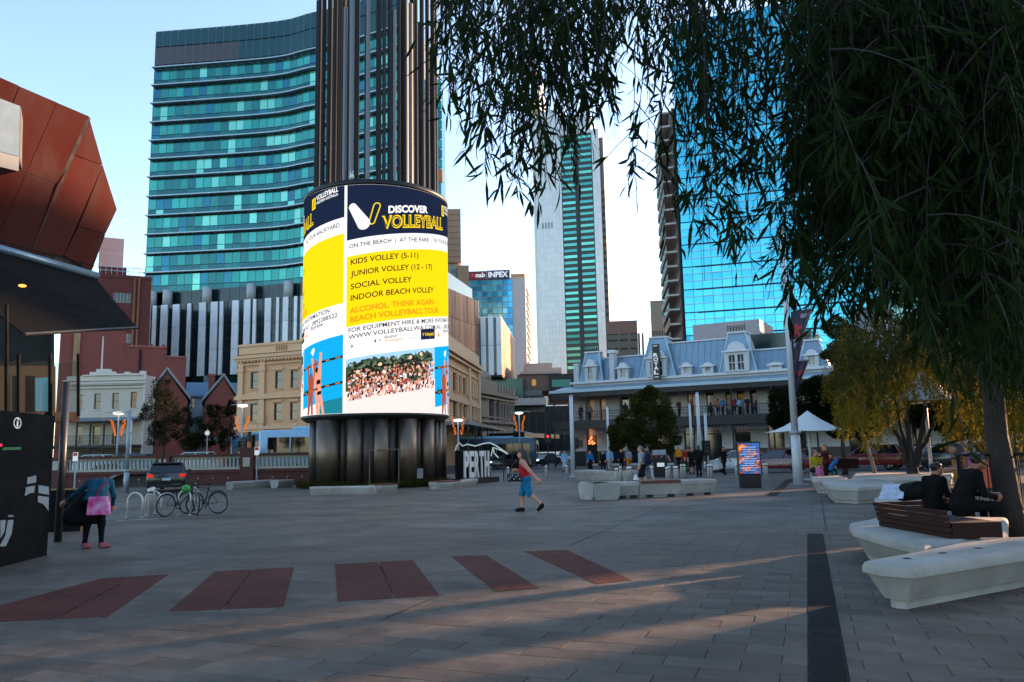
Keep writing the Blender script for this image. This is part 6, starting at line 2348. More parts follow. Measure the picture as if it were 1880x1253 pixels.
# bollards
bol = [(900, 881, 857), (933, 884, 858), (1003, 881, 857), (1041, 880, 858), (1132.5, 892, 862), (1140, 886, 860), (1153.5, 888, 861), (1158, 887, 860), (1225.5, 890, 858), (1229.5, 886, 858), (1240, 887, 857), (1243.5, 887, 857), (1252, 881, 859), (1257, 881, 859), (1301.5, 882, 859), (1306.5, 882, 859), (1353, 881, 860), (1404, 880, 858), (1408.5, 880, 858), (1198, 886, 857), (274, 948, 903), (279, 944, 906)]
mb = MB()
mb.lathe([(.075, 0), (.075, .92), (.07, .95), (.03, .975), (0, .98)], n=14)
bmesh_ = mb.mesh('post', M_SS, True)
mb = MB()
mb.lathe([(.078, .80), (.078, .86)], n=14, caps=False)
bring = mb.mesh('band', M_BLK, True)
mb = MB()
mb.lathe([(.12, 0), (.12, .012), (.076, .014)], n=14)
bfl = mb.mesh('flange', M_GALV, True)
for i, (px, by, ty) in enumerate(bol):
    p = gnd(px, by)
    ordn = ['first', 'second', 'third', 'fourth', 'fifth', 'sixth', 'seventh', 'eighth', 'ninth', 'tenth', 'eleventh']
    gi = [j for j in range(len(bol)) if (j < 4) == (i < 4) and (4 <= j < 14 or j == 19) == (4 <= i < 14 or i == 19) and (14 <= j < 19) == (14 <= i < 19) and (j > 19) == (i > 19)]
    rk = sorted(gi, key=lambda j: bol[j][0]).index(i)
    where = 'out in the open plaza near the walking woman' if i < 4 else 'in the row behind the long concrete barrier' if i < 14 or i == 19 else 'beside the tall digital sign' if i < 19 else 'beside the bicycle hoops'
    t = thing('bollard', 'stainless steel bollard, %s from left ' % ordn[rk] + where, 'bollard', p, 0, 'stainless bollards ' + where)
    s_ = (at(px, ty, p.y).z) / .98
    s_ = min(max(s_, .85), 1.15)
    for nm, me in (('post', bmesh_), ('band', bring), ('flange', bfl)):
        o = link(nm, me, t)
        o.scale = (1, 1, s_)
# digital sign
p = gnd(1378, 896)
t = thing('digital_sign', 'black free standing digital sign with a colourful lit screen', 'sign', p, R(-6))
W2 = 20.5 / 1462 * p.y
z1 = at(1376, 811, p.y).z
mb = MB()
mb.bbox(-W2, W2, -.14, .14, .55, z1, .03)
mb.build('case', mat('gloss black case', '#0e0f10', rough=.25), t)
mb = MB()
mb.bbox(-W2 * .93, W2 * .93, -.12, .12, 0, .56, .02)
mb.build('foot', M_BLK, t)
def screen_mat():
    m = bpy.data.materials.new('lit advert screen')
    m.use_nodes = True
    N, L = m.node_tree.nodes, m.node_tree.links
    b = N['Principled BSDF']
    b.inputs['Base Color'].default_value = (.01, .01, .01, 1)
    tc = N.new('ShaderNodeTexCoord')
    mp = N.new('ShaderNodeMapping')
    mp.inputs['Scale'].default_value = (2.2, 1, 1.6)
    L.new(tc.outputs['Object'], mp.inputs[0])
    n = N.new('ShaderNodeTexNoise')
    n.inputs['Scale'].default_value = 1.6
    n.inputs['Detail'].default_value = 3
    n.inputs['Distortion'].default_value = 1.2
    L.new(mp.outputs[0], n.inputs['Vector'])
    cr = N.new('ShaderNodeValToRGB')
    els = [(.0, '#0b1540'), (.36, '#123a9a'), (.46, '#2f7fd8'), (.53, '#151a3a'), (.6, '#e8671e'), (.7, '#f5b95a'), (1., '#ffe9c8')]
    cr.color_ramp.elements[0].position, cr.color_ramp.elements[0].color = els[0][0], (*lin(els[0][1]), 1)
    cr.color_ramp.elements[1].position, cr.color_ramp.elements[1].color = els[-1][0], (*lin(els[-1][1]), 1)
    for p_, c in els[1:-1]:
        e_ = cr.color_ramp.elements.new(p_)
        e_.color = (*lin(c), 1)
    L.new(n.outputs['Fac'], cr.inputs[0])
    L.new(cr.outputs[0], b.inputs['Emission Color'])
    b.inputs['Emission Strength'].default_value = .3
    return m
sb_, st_ = at(1376, 870, p.y).z, at(1376, 814, p.y).z
mb = MB()
mb.box(-W2 * .9, W2 * .9, -.155, -.141, sb_, st_)
sc_ = mb.build('screen', screen_mat(), t)
rg = random.Random(9)
for k in range(11):
    z = st_ - .18 - k * .095
    w_ = rg.uniform(.2, .42)
    bx('text_line', glow('screen text', '#bcd6ff', .28), sc_, -w_, w_, -.162, -.156, z, z + .025)
# rubbish bin
p = gnd(1212, 876)
t = thing('litter_bin', 'dark square litter bin with pale top among the pedestrians', 'bin', p)
mb = MB()
mb.bbox(-.36, .36, -.36, .36, 0, 1.15, .03)
mb.build('body', M_BLK, t)
bx('hood', mat('pale bin hood', '#8f979a', rough=.5), t, -.36, .36, -.36, .36, 1.3, 1.62, .03)
for x in (-.33, .29):
    bx('hood_post', M_BLK, t, x, x + .04, -.33, .33, 1.15, 1.3)
bx('notice', mat('sign plate white'), t, -.22, .22, -.375, -.361, .62, .85)
# long concrete barrier made of blocks, one with a timber seat
def top_pt(px, py, z):
    return tuple(gnd(px, py, z))
HB = .56
t = thing('concrete_barrier', 'long low white concrete barrier with a timber seat in mid plaza', 'barrier', gnd(1190, 912))
tl = Vector(t.location)
edge = [gnd(1064, 915), gnd(1090, 919), gnd(1136, 916.5), gnd(1175, 914.5), gnd(1253, 912), gnd(1318, 908.5)]
wd = 1.0
for k in range(5):
    a, b_ = edge[k] - tl, edge[k + 1] - tl
    d = (b_ - a).normalized()
    n = Vector((-d.y, d.x, 0))
    q = [a + d * .012, b_ - d * .012, b_ + n * wd - d * .012, a + n * wd + d * .012]
    if k == 0:
        q = [a, b_ - d * .01, b_ + n * wd - d * .01, a + Vector((.1, .75, 0))]
    mb = MB()
    taper_block(mb, ccw([(p.x, p.y) for p in q]), HB, .07 if k else .05, .08, .04, straight=(1,) if k == 0 else (3,) if k == 4 else (1, 3))
    o = mb.build('concrete_block', M_CONC, t, 'auto')
    for f in (.25, .75):
        c = a.lerp(b_, f)
        mb = MB()
        e0_ = d * .12
        cc = [c - e0_ - n * .004 + n * .055, c + e0_ - n * .004 + n * .055, c + e0_ + n * .2, c - e0_ + n * .2]
        mb.prism(ccw([(p.x, p.y) for p in cc]), .005, .1)
        mb.build('fork_slot', mat('slot dark', '#1a1a1a', rough=.9), o)
    if k == 3:
        mb = MB()
        q2 = [a - n * .03 + d * .05, b_ - n * .03 - d * .05, b_ + n * wd * .9 - d * .05, a + n * wd * .9 + d * .05]
        mb.prism(ccw([(p.x, p.y) for p in q2]), HB - .08, HB + .03)
        mb.build('timber_seat', M_TIMB, t)
# second barrier behind
q1 = band((1055, 884), (1112, 886), .9)
q2 = band((1112.5, 886), (1150, 886), .9)
q3 = band((1150.5, 886), (1172, 885), .9)
block_thing('concrete_barrier', 'shorter concrete barrier with timber top behind the long one', 'barrier', [q1, q2, q3], .62, [q2], None, .06)
# planters and benches on the right
def plan(px_list, z):
    return [tuple(gnd(x, y, z)) for x, y in px_list]
HBN = .47
M_WDK = mat('dark timber slats', '#2a120c', rough=.7, spec=.2, var=.25, scale=3, stretch=(6, 6, 1), rnd=.12)
t = block_thing('concrete_bench', 'large pale concrete bench nearest the camera at lower right', 'bench',
                [plan([(1582, 1029), (1616, 1036), (1676, 1040), (1824, 1018), (1990, 994), (1990, 980), (1880, 985), (1791, 988), (1730, 1002), (1654, 1017)], HBN)], HBN, None, None, .16)
for px, py in ((1665, 1026), (1731, 1016), (1796, 1007), (1796, 992)):
    p = gnd(px, py, HBN) - t.location
    mb = MB()
    mb.lathe([(.045, HBN + .001), (.045, HBN + .004), (0, HBN + .005)], n=14)
    o = mb.build('lifting_socket', M_STEEL, t)
    o.location = (p.x, p.y, 0)
t = block_thing('concrete_bench', 'second pale concrete bench with dark timber backrest box behind the nearest one', 'bench',
                [plan([(1558, 960), (1566, 970), (1632, 988), (1697, 1003), (1734, 998), (1850, 975), (1850, 950), (1740, 948), (1612, 950)], HBN)], HBN, None, None, .16)
bo = Vector(t.location)
c0, c1 = gnd(1614, 966, HBN), gnd(1745, 990, HBN)
bd = (c1 - c0).normalized()
bn = Vector((-bd.y, bd.x, 0))
if bn.y < 0:
    bn = -bn
zt_ = HBN + .36
for k in range(5):
    z0 = HBN + .005 + k * .072
    for (a, b_) in ((c0, c1),):
        out = -.012 * k
        mb = MB()
        q = [a + bn * (out) - bo - bd * .02 * k * .5, b_ + bn * out - bo, b_ + bn * (out + .04) - bo, a + bn * (out + .04) - bo - bd * .02 * k * .5]
        mb.prism(ccw([(p.x, p.y) for p in q]), z0, z0 + .062)
        mb.build('timber_slat', M_WDK, t)
    mb = MB()
    a, b_ = c0, c0 + bn * .75 - bd * .1
    e_ = (b_ - a).normalized()
    m2 = Vector((e_.y, -e_.x, 0)) * -.04
    q = [a - bo, b_ - bo, b_ - bo + bd * .04, a - bo + bd * .04]
    mb.prism(ccw([(p.x, p.y) for p in q]), z0, z0 + .062)
    mb.build('timber_slat', M_WDK, t)
mb = MB()
q = [c0 - bo + bn * .04, c1 - bo + bn * .04, c1 + bn * .7 - bo, c0 + bn * .7 - bo]
mb.prism(ccw([(p.x, p.y) for p in q]), HBN + .002, HBN + .2)
mb.build('timber_seat', M_WDK, t)
block_thing('concrete_planter', 'white concrete planter bench glowing orange at its right end', 'planter', [plan([(1509, 884), (1521, 892), (1574, 894), (1640, 890), (1643, 884), (1620, 880), (1574, 880), (1540, 879)], .5)], .5, None, None, .1)
block_thing('concrete_planter', 'white concrete bench under the seated visitors beneath the umbrella', 'planter', [plan([(1487, 876), (1492, 880), (1536, 881), (1556, 877), (1540, 873)], .5)], .5, None, None, .1)
block_thing('concrete_planter', 'pale concrete planter around the multi stemmed weeping tree', 'planter', [plan([(1562, 877), (1745, 876), (1750, 868), (1570, 868)], .5)], .5, None, None, .08)
block_thing('concrete_planter', 'low pale concrete ledge right of the multi stemmed tree', 'planter', [plan([(1604, 914), (1612, 924), (1690, 921), (1700, 903), (1660, 904)], .45)], .45, None, None, .08)
# timber planter box
p = gnd(1597, 884)
t = thing('timber_planter', 'dark timber planter box behind the glowing concrete planter', 'planter', p + Vector((0, 3.4, .5)))
for k in range(4):
    bx('timber_board', M_WDK, t, -1.1, 1.0, -.03, .03, .0 + k * .13, .12 + k * .13)
bx('soil', mat('dark soil', '#1c1713', rough=.95), t, -1.05, .95, .04, .9, 0, .45)
# umbrellas
M_CANV = mat('white umbrella canvas', '#bfc4c6', rough=.8, var=.05)
def umbrella(px, Y, top_py, rim_py, w_px, label):
    p = gat(px, Y)
    t = thing('umbrella', label, 'umbrella', p)
    zt_, zr = at(px, top_py, Y).z, at(px, rim_py, Y).z
    rr_ = w_px / 2 / 1462 * Y
    mb = MB()
    n = 4
    v = [(0, 0, zt_)]
    rings = []
    for j, f in enumerate((.12, .3, .55, .8, 1.)):
        zz = zr + (zt_ - zr) * (1 - f) ** 1.55
        ring = []
        for i in range(16):
            a = 2 * math.pi * i / 16 + R(45)
            k = 1 / max(abs(math.cos(a - R(45))), abs(math.sin(a - R(45))))
            sag = .12 * f * (1 - abs(math.sin(2 * (a - R(45)))))
            ring.append((rr_ * f * .75 * k * math.cos(a), rr_ * f * .75 * k * math.sin(a), zz + sag * .6))
        rings.append(len(v))
        v += ring
    f_ = [(0, rings[0] + i, rings[0] + (i + 1) % 16) for i in range(16)]
    for j in range(len(rings) - 1):
        for i in range(16):
            f_.append((rings[j] + i, rings[j + 1] + i, rings[j + 1] + (i + 1) % 16, rings[j] + (i + 1) % 16))
    mb.add(v, f_)
    o = mb.build('canopy', M_CANV, t, True)
    sm = o.modifiers.new('thickness', 'SOLIDIFY')
    sm.thickness = .015
    mb = MB()
    mb.tube([(0, 0, 0), (0, 0, zt_ - .05)], .07, 10)
    mb.build('pole', M_PW, t, True)
    for i in range(4):
        a = R(90) * i + R(45)
        mb = MB()
        mb.tube([(0, 0, zr + .1), (rr_ * .95 * math.cos(a + R(45)) * .98, rr_ * .95 * math.sin(a + R(45)) * .98, zr + .03)], .018, 5)
        mb.build('rib', M_GALV, t)
    mb = MB()
    mb.lathe([(.4, 0), (.38, .08), (.1, .1)], n=16)
    mb.build('base', M_GALV, t, True)
    return t
umbrella(1491, 40, 754, 793, 150, 'white square market umbrella beside the banner pole')
umbrella(1712, 34, 676, 738, 150, 'white umbrella half hidden behind the weeping tree')
# bins at far right
def wheelie(px, by, ty, w_px, col, label):
    p = gnd(px, by)
    t = thing('bin_enclosure', label, 'bin', p, R(-10))
    w_ = w_px / 1462 * p.y / 2
    z1 = at(px, ty, p.y).z
    mb = MB()
    mb.bbox(-w_, w_, -w_ * .8, w_ * .8, .08, z1 - .12, .02)
    mb.build('body', mat('bin ' + col, col, rough=.5, var=.15), t)
    bx('lid', mat('bin lid dark', '#2b2521', rough=.5), t, -w_ * 1.05, w_ * 1.05, -w_ * .85, w_ * .85, z1 - .115, z1)
    bx('plinth', M_BLK, t, -w_ * .9, w_ * .9, -w_ * .7, w_ * .7, 0, .08)
    for k in (-.4, .1):
        bx('slot_panel', mat('bin print', '#e0a080', rough=.5), t, w_ * k, w_ * (k + .3), -w_ * .8 - .012, -w_ * .8 - .001, z1 * .62, z1 * .64)
    return t
wheelie(1808, 900, 836, 40, '#b8452a', 'bright orange litter bin behind the metal railing at right')
wheelie(1763, 890, 839, 18, '#8a6424', 'mustard coloured bin left of the orange one')
# railing round the nearest tree
ra, rb_ = gnd(1786, 985), gnd(1905, 1000)
t = thing('tree_guard', 'dark steel railing around the tree trunk at right edge', 'railing', ra)
ext = [ra, ra + Vector((1.6, -.25, 0)), ra + Vector((2.1, .9, 0)), ra + Vector((.5, 1.2, 0)), ra]
zr = at(1800, 836, ra.y).z
for a, b_ in zip(ext[:-1], ext[1:]):
    mb = MB()
    mb.tube([a - ra + Vector((0, 0, zr)), b_ - ra + Vector((0, 0, zr))], .022, 8)
    mb.build('top_rail', M_STEEL, t)
    n = int((b_ - a).length / .17)
    for k in range(n):
        q = a.lerp(b_, k / n) - ra
        mb = MB()
        mb.tube([q, q + Vector((0, 0, zr))], .011, 6)
        mb.build('upright', M_STEEL, t)
# letters sign on its dark plinth
p = gnd(868, 889) + Vector((0, 1.2, 0))
t = thing('letter_sign', 'black block with large white PERTH letters beside the screen tower', 'sign', p, R(60))
sx = 1.4
zz0, zz1 = .3, at(868, 827, p.y).z
bx('plinth', M_BLK, t, -sx - .1, sx + .5, -.5, .5, 0, .3)
bx('back_block', M_BLK, t, -sx, sx, -.12, .3, .3, zz1)
for k, ch in enumerate('PERTH'):
    x0 = -sx + .08 + k * (2 * sx - .16) / 5
    w_ = (2 * sx - .16) / 5 * .84
    v, f = text_mesh(ch, w_, zz1 - zz0 - .15, .03)
    mb = MB()
    mb.add([(x0 + a, -.2, zz0 + .08 + b_) for a, b_ in v], f)
    o = mb.build('letter', mat('white letter', '#cfccc8', rough=.5), t)
    sm = o.modifiers.new('thickness', 'SOLIDIFY')
    sm.thickness = .07
    sm.offset = 1
# wire sculpture above the sign
p2 = gat(880, 47)
t = thing('wire_sculpture', 'white wire outline sculpture rising behind the PERTH letters', 'sculpture', p2)
for k, poly in enumerate([[(185, 885), (198, 835), (225, 800), (255, 832), (300, 815), (380, 832), (450, 810), (520, 800), (580, 830), (640, 870), (690, 905)], [(530, 930), (548, 845), (620, 870), (690, 908)], [(547, 845), (560, 900), (600, 945)], [(185, 885), (210, 902), (240, 875)]]):
    mb = MB()
    mb.tube([at(zx1(x), zy1(y), 47) - p2 for x, y in poly], .035, 6)
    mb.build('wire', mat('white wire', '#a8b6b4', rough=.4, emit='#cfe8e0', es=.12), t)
for px in (845, 900, 925):
    mb = MB()
    q = gat(px, 47) - p2
    mb.tube([q, (q.x, q.y, at(px, 822, 47).z)], .03, 6)
    mb.build('support', M_IRON, t)
# bike racks
def hoop(px0, px1, by, label):
    a, b_ = gnd(px0, by), gnd(px1, by)
    c = (a + b_) / 2
    d = b_ - a
    t = thing('bike_rack', label, 'bike rack', c, math.atan2(d.y, d.x))
    r_ = d.length / 2
    z1 = at((px0 + px1) / 2, by - 45, c.y).z
    mb = MB()
    mb.tube([(-r_, 0, 0), (-r_, 0, z1 - r_)] + [(-r_ * math.cos(math.pi * i / 10), 0, z1 - r_ + r_ * math.sin(math.pi * i / 10)) for i in range(1, 10)] + [(r_, 0, z1 - r_), (r_, 0, 0)], .025, 8)
    mb.build('hoop', M_SS, t, True)
    for x in (-r_, r_):
        mb = MB()
        mb.lathe([(.07, 0), (.07, .01), (.03, .012)], n=12)
        o = mb.build('flange', M_SS, t)
        o.location = (x, 0, 0)
hoop(233, 261, 950, 'leftmost stainless bicycle hoop beside the person with pink bag')
hoop(266, 295, 947, 'stainless bicycle hoop just left of the parked bicycles')
hoop(327, 349, 946, 'stainless bicycle hoop holding the parked bicycles')
# ================================================================ people
def surface_nets(fn, lo, hi, h):
    n = [int(math.ceil((hi[i] - lo[i]) / h)) + 1 for i in range(3)]
    ax = [lo[i] + h * np.arange(n[i]) for i in range(3)]
    X, Y, Z = np.meshgrid(*ax, indexing='ij')
    D = fn(np.stack([X.ravel(), Y.ravel(), Z.ravel()], 1)).reshape(n)
    S_ = D < 0
    cs = S_[:-1, :-1, :-1].astype(int)
    acc = np.zeros([k - 1 for k in n] + [3])
    num = np.zeros([k - 1 for k in n])
    G = np.stack([X, Y, Z], -1)
    def sl(o):
        return tuple(slice(o[i], n[i] - 1 + o[i]) for i in range(3))
    corners = [(i, j, k) for i in (0, 1) for j in (0, 1) for k in (0, 1)]
    for a in corners:
        for ax_ in range(3):
            if a[ax_] == 0:
                b_ = list(a)
                b_[ax_] = 1
                da, db = D[sl(a)], D[sl(tuple(b_))]
                cr = (da < 0) != (db < 0)
                t = np.where(cr, da / np.where(np.abs(da - db) < 1e-9, 1, da - db), 0)
                p = G[sl(a)] * (1 - t[..., None]) + G[sl(tuple(b_))] * t[..., None]
                acc += np.where(cr[..., None], p, 0)
                num += cr
    act = num > 0
    idx = -np.ones(act.shape, int)
    idx[act] = np.arange(act.sum())
    V = acc[act] / num[act][:, None]
    faces = []
    for ax_ in range(3):
        o1, o2 = [i for i in range(3) if i != ax_]
        s0 = [slice(1, n[i] - 1) for i in range(3)]
        s0[ax_] = slice(0, n[ax_] - 1)
        s1 = list(s0)
        s1[ax_] = slice(1, n[ax_])
        a, b_ = S_[tuple(s0)], S_[tuple(s1)]
        loc = np.argwhere(a != b_)
        off = [1, 1, 1]
        off[ax_] = 0
        loc = loc + np.array(off)
        fl = a[tuple((loc - np.array(off)).T)]
        def cell(d1, d2):
            q = loc.copy()
            q[:, o1] += d1
            q[:, o2] += d2
            return idx[q[:, 0], q[:, 1], q[:, 2]]
        quad = np.stack([cell(-1, -1), cell(0, -1), cell(0, 0), cell(-1, 0)], 1)
        if ax_ == 1:
            fl = ~fl
        quad[~fl] = quad[~fl][:, ::-1]
        faces.append(quad)
    return V, np.concatenate(faces)
def rcone(P, a, b_, ra, rb):
    a, b_ = np.array(a, float), np.array(b_, float)
    d = b_ - a
    L = d @ d
    t = np.clip(((P - a) @ d) / max(L, 1e-9), 0, 1)
    q = P - (a + t[:, None] * d)
    return np.sqrt((q * q).sum(1)) - (ra + (rb - ra) * t)
def ellip(P, c, r_):
    q = (P - np.array(c)) / np.array(r_)
    k = np.sqrt((q * q).sum(1))
    return (k - 1) * min(r_)
def body_mesh(name, prims, mats, h=.022, k=.028):
    """prims: (kind, a, b, ra, rb, zone). One continuous skin by smooth union"""
    pts = []
    for p in prims:
        if p[0] == 'c':
            m_ = max(p[3], p[4])
            pts += [np.array(p[1]) - m_, np.array(p[1]) + m_, np.array(p[2]) - m_, np.array(p[2]) + m_]
        else:
            pts += [np.array(p[1]) - np.array(p[2]), np.array(p[1]) + np.array(p[2])]
    pts = np.array(pts)
    lo, hi = pts.min(0) - .06, pts.max(0) + .06
    def each(P):
        return np.stack([rcone(P, p[1], p[2], p[3], p[4]) if p[0] == 'c' else ellip(P, p[1], p[2]) for p in prims], 0)
    def fn(P):
        out = np.empty(len(P))
        for i in range(0, len(P), 60000):
            E = each(P[i:i + 60000])
            m_ = E.min(0)
            out[i:i + 60000] = m_ - k * np.log(np.exp(-(E - m_) / k).sum(0))
        return out
    V, Fq = surface_nets(fn, lo, hi, h)
    zone = np.array([p[5] for p in prims])
    cen = V[Fq].mean(1)
    E = each(cen)
    fz = zone[E.argmin(0)]
    me = bpy.data.meshes.new(name)
    me.from_pydata(V.tolist(), [], Fq.tolist())
    for m_ in mats:
        me.materials.append(m_)
    me.polygons.foreach_set('material_index', fz.astype(int).tolist())
    me.polygons.foreach_set('use_smooth', [True] * len(me.polygons))
    bm = bmesh.new()
    bm.from_mesh(me)
    bmesh.ops.recalc_face_normals(bm, faces=bm.faces)
    bm.to_mesh(me)
    bm.free()
    return me
def joints(stride=0., arm=None, lean=0., bend_elbow=.15):
    """standing / walking skeleton for 1.7 m, facing +y"""
    J_ = dict(pelvis=(0, 0, .93), waist=(0, lean * .3, 1.08), chest=(0, lean * .7, 1.28), neck=(0, lean + .01, 1.45), head=(0, lean * 1.25 + .035, 1.585))
    for s_, sg in (('r', 1), ('l', -1)):
        f = stride * sg
        J_['hip' + s_] = (.085 * sg, 0, .9)
        J_['knee' + s_] = (.095 * sg, f * .5 + .03 + abs(stride) * .06, .5)
        J_['ank' + s_] = (.095 * sg, f if f > 0 else f * 1.25, .09 if f >= 0 else .09 + .1 * min(abs(f) / .35, 1))
        J_['toe' + s_] = (.1 * sg, J_['ank' + s_][1] + .15, .045 if f >= 0 else .05)
        a = -f * .75
        J_['sh' + s_] = (.18 * sg, lean, 1.38)
        J_['el' + s_] = (.235 * sg, lean + a * .55 - .03, 1.11)
        J_['wr' + s_] = (.235 * sg, lean + a * 1.0 + bend_elbow, .9)
    return J_
def figure(J_, build=1., top_sleeve='short', legs='long', near=False, skirt=None, top_len=.9, shoe=True):
    """primitives of a clothed body; zones 0 skin 1 top 2 bottom 3 shoes"""
    b_ = build
    pr = []
    c = lambda a, e_, ra, rb, z: pr.append(('c', a, e_, ra, rb, z))
    ad = lambda p, x, y, z: (p[0] + x, p[1] + y, p[2] + z)
    # torso (two side columns), shoulders, hips
    for sg in (-1, 1):
        c(ad(J_['chest'], .075 * sg, 0, .02), ad(J_['waist'], .06 * sg * b_, .01, 0), .105 * b_, .10 * b_, 1)
        c(ad(J_['waist'], .06 * sg * b_, .01, 0), ad(J_['pelvis'], .07 * sg * b_, 0, .0), .10 * b_, .115 * b_, 1 if top_len <= .93 else 2)
        c(ad(J_['pelvis'], .075 * sg * b_, -.01, -.02), ad(J_['pelvis'], .085 * sg, 0, -.08), .115 * b_, .10 * b_, 2)
    c(J_['shl'], J_['shr'], .075, .075, 1)
    c(J_['neck'], ad(J_['chest'], 0, 0, .05), .055, .07, 0 if near else 1)
    c(J_['neck'], J_['head'], .05, .055, 0)
    hd = J_['head']
    pr.append(('e', ad(hd, 0, 0, .025), (.075, .095, .115), 0, 0, 0))
    c(ad(hd, 0, .045, -.055), ad(hd, 0, .05, -.06), .05, .045, 0)
    c(ad(hd, 0, .098, .005), ad(hd, 0, .112, -.02), .012, .016, 0)
    for sg in (-1, 1):
        pr.append(('e', ad(hd, .078 * sg, -.005, .0), (.014, .022, .032), 0, 0, 0))
    for s_ in 'rl':
        az = 1 if top_sleeve in ('short', 'long') else 0
        c(J_['sh' + s_], J_['el' + s_], .062 * b_, .047, az)
        c(J_['el' + s_], J_['wr' + s_], .043 if top_sleeve != 'long' else .05, .03, 1 if top_sleeve == 'long' else 0)
        w_, e_ = Vector(J_['wr' + s_]), Vector(J_['el' + s_])
        d = (w_ - e_).normalized()
        hnd = w_ + d * .07
        c(tuple(w_), tuple(hnd), .028, .034, 0)
        sx = Vector((1, 0, 0)) - d * d.x
        sx.normalize()
        fwd = d.cross(sx)
        if near:
            for q in range(4):
                o_ = sx * 0 + fwd * (.027 - .018 * q)
                kn = hnd + d * .035 + o_
                tip = kn + d * (.045 + .008 * (q in (1, 2))) + sx * (-.02 if s_ == 'r' else .02)
                c(tuple(hnd + o_ * .8), tuple(kn), .0125, .0115, 0)
                c(tuple(kn), tuple(tip), .0115, .0095, 0)
            c(tuple(w_ + d * .03 + fwd * .025), tuple(w_ + d * .08 + fwd * .055), .014, .011, 0)
        else:
            c(tuple(hnd), tuple(hnd + d * .075), .03, .02, 0)
            c(tuple(w_ + d * .03 + fwd * .02), tuple(w_ + d * .09 + fwd * .05), .014, .011, 0)
        lz1 = 2
        c(J_['hip' + s_], J_['knee' + s_], .095 * b_ * (1.12 if legs == 'shorts' else 1), .062 * b_ * (1.25 if legs == 'shorts' else 1), 2 if legs != 'bare' else 0)
        c(J_['knee' + s_], J_['ank' + s_], .06 * b_ if legs != 'long' else .062, .04 if legs != 'long' else .055, 2 if legs in ('long', 'leggings') else 0)
        c(J_['ank' + s_], J_['toe' + s_], .048, .036, 3)
        an = J_['ank' + s_]
        c((an[0], an[1] - .03, max(an[2] - .045, .04)), J_['toe' + s_], .04, .034, 3)
    if skirt:
        c(ad(J_['pelvis'], 0, 0, .02), (J_['pelvis'][0], J_['pelvis'][1], skirt), .15 * b_, .2 * b_, 2)
    return pr
def hair_mesh(J_, style, m):
    hd = J_['head']
    ad = lambda p, x, y, z: (p[0] + x, p[1] + y, p[2] + z)
    pr = [('e', ad(hd, 0, -.028, .045), (.088, .092, .105), 0, 0, 0), ('e', ad(hd, 0, .02, .095), (.07, .075, .055), 0, 0, 0)]
    if style == 'long':
        pr += [('c', ad(hd, 0, -.085, .03), ad(hd, 0, -.15, -.25), .1, .125, 0), ('c', ad(hd, .06, -.04, 0), ad(hd, .085, -.06, -.2), .04, .045, 0), ('c', ad(hd, -.06, -.04, 0), ad(hd, -.085, -.06, -.2), .04, .045, 0)]
    elif style == 'bun':
        pr += [('e', ad(hd, 0, -.12, .08), (.05, .05, .05), 0, 0, 0)]
    elif style == 'cap':
        pr += [('c', ad(hd, 0, .09, .07), ad(hd, 0, .15, .055), .03, .015, 0)]
    return body_mesh('hair', pr, [m], h=.02, k=.015)
SK = [mat('skin light', '#b98068', rough=.55, var=.06), mat('skin tan', '#8a5a44', rough=.55, var=.06), mat('skin deep', '#4d3226', rough=.55, var=.06)]
HR = {'brown': mat('hair brown', '#2c1d16', rough=.6, var=.3, scale=20), 'black': mat('hair black', '#121012', rough=.55, var=.2), 'grey': mat('hair grey', '#6a6662', rough=.6), 'blond': mat('hair blond', '#7d6238', rough=.6), 'red': mat('cap red', '#7e1f1f', rough=.7), 'orange': mat('cap orange', '#b8641c', rough=.7)}
def cloth(hexc):
    return mat('cloth ' + hexc, hexc, rough=.9, var=.2, scale=9, bump=.3, bscale=18, spec=.12)
def person(loc, rz, J_, label, top='#333333', bottom='#222222', shoes='#18181a', skin=0, hair=('short', 'brown'), h=1.7, near=False, group=None, **kw):
    t = thing('person', label, 'person', loc, rz, group)
    pr = figure(J_, near=near, **kw)
    me = body_mesh('body', pr, [SK[skin], cloth(top), cloth(bottom), cloth(shoes)], h=.0125 if near else .024, k=.016 if near else .022)
    o = link('body', me, t)
    if hair:
        o2 = link('hair', hair_mesh(J_, hair[0], HR[hair[1]]), t)
    if near:
        hd = J_['head']
        for sg in (-1, 1):
            mb = MB()
            mb.ball((hd[0] + .032 * sg, hd[1] + .083, hd[2] + .02), .014, 8, 6)
            mb.build('eye', mat('dark eye', '#1a1614', rough=.3), t, True)
    t.scale = (h / 1.7,) * 3
    return t
def face_deg(deg):
    """0 = walking away from the camera, 90 = to the left, 180 = towards the camera, -90 = to the right"""
    return R(deg)
# --- the woman crossing the plaza
J_ = joints(.34, lean=.05)
J_.update(elr=(.26, .03, 1.12), wrr=(.13, .24, 1.14), ell=(-.27, -.18, 1.12), wrl=(-.29, -.36, .92))
J_.update(kneel=(-.095, -.12, .5), ankl=(-.095, -.46, .2), toel=(-.1, -.36, .06), kneer=(.095, .12, .5), ankr=(.095, .12, .09), toer=(.1, .28, .045))
wl = gnd(966, 940)
person(wl, face_deg(80), J_, 'woman in red tank top and blue shorts striding left across the plaza', '#a81f2c', '#1f6c93', '#1c1a1b', 0, ('long', 'brown'), 1.72, True, None, build=1.22, top_sleeve='none', legs='shorts')
bgp = wl + Vector((-.32, -.3, .98))
t = thing('shoulder_bag', 'black and white patterned bag on the walking woman', 'bag', bgp, R(10))
mb = MB()
mb.bbox(-.2, .2, -.06, .06, -.12, .1, .04)
mb.build('body', mat('patterned bag cloth', '#1d1e24', rough=.8), t, True)
for k in range(7):
    bx('pale_patch', mat('pale patch', '#a9a9b0', rough=.8), t, -.18 + k * .053, -.155 + k * .053, -.066, -.058, -.07 + .05 * (k % 3), -.02 + .05 * (k % 3))
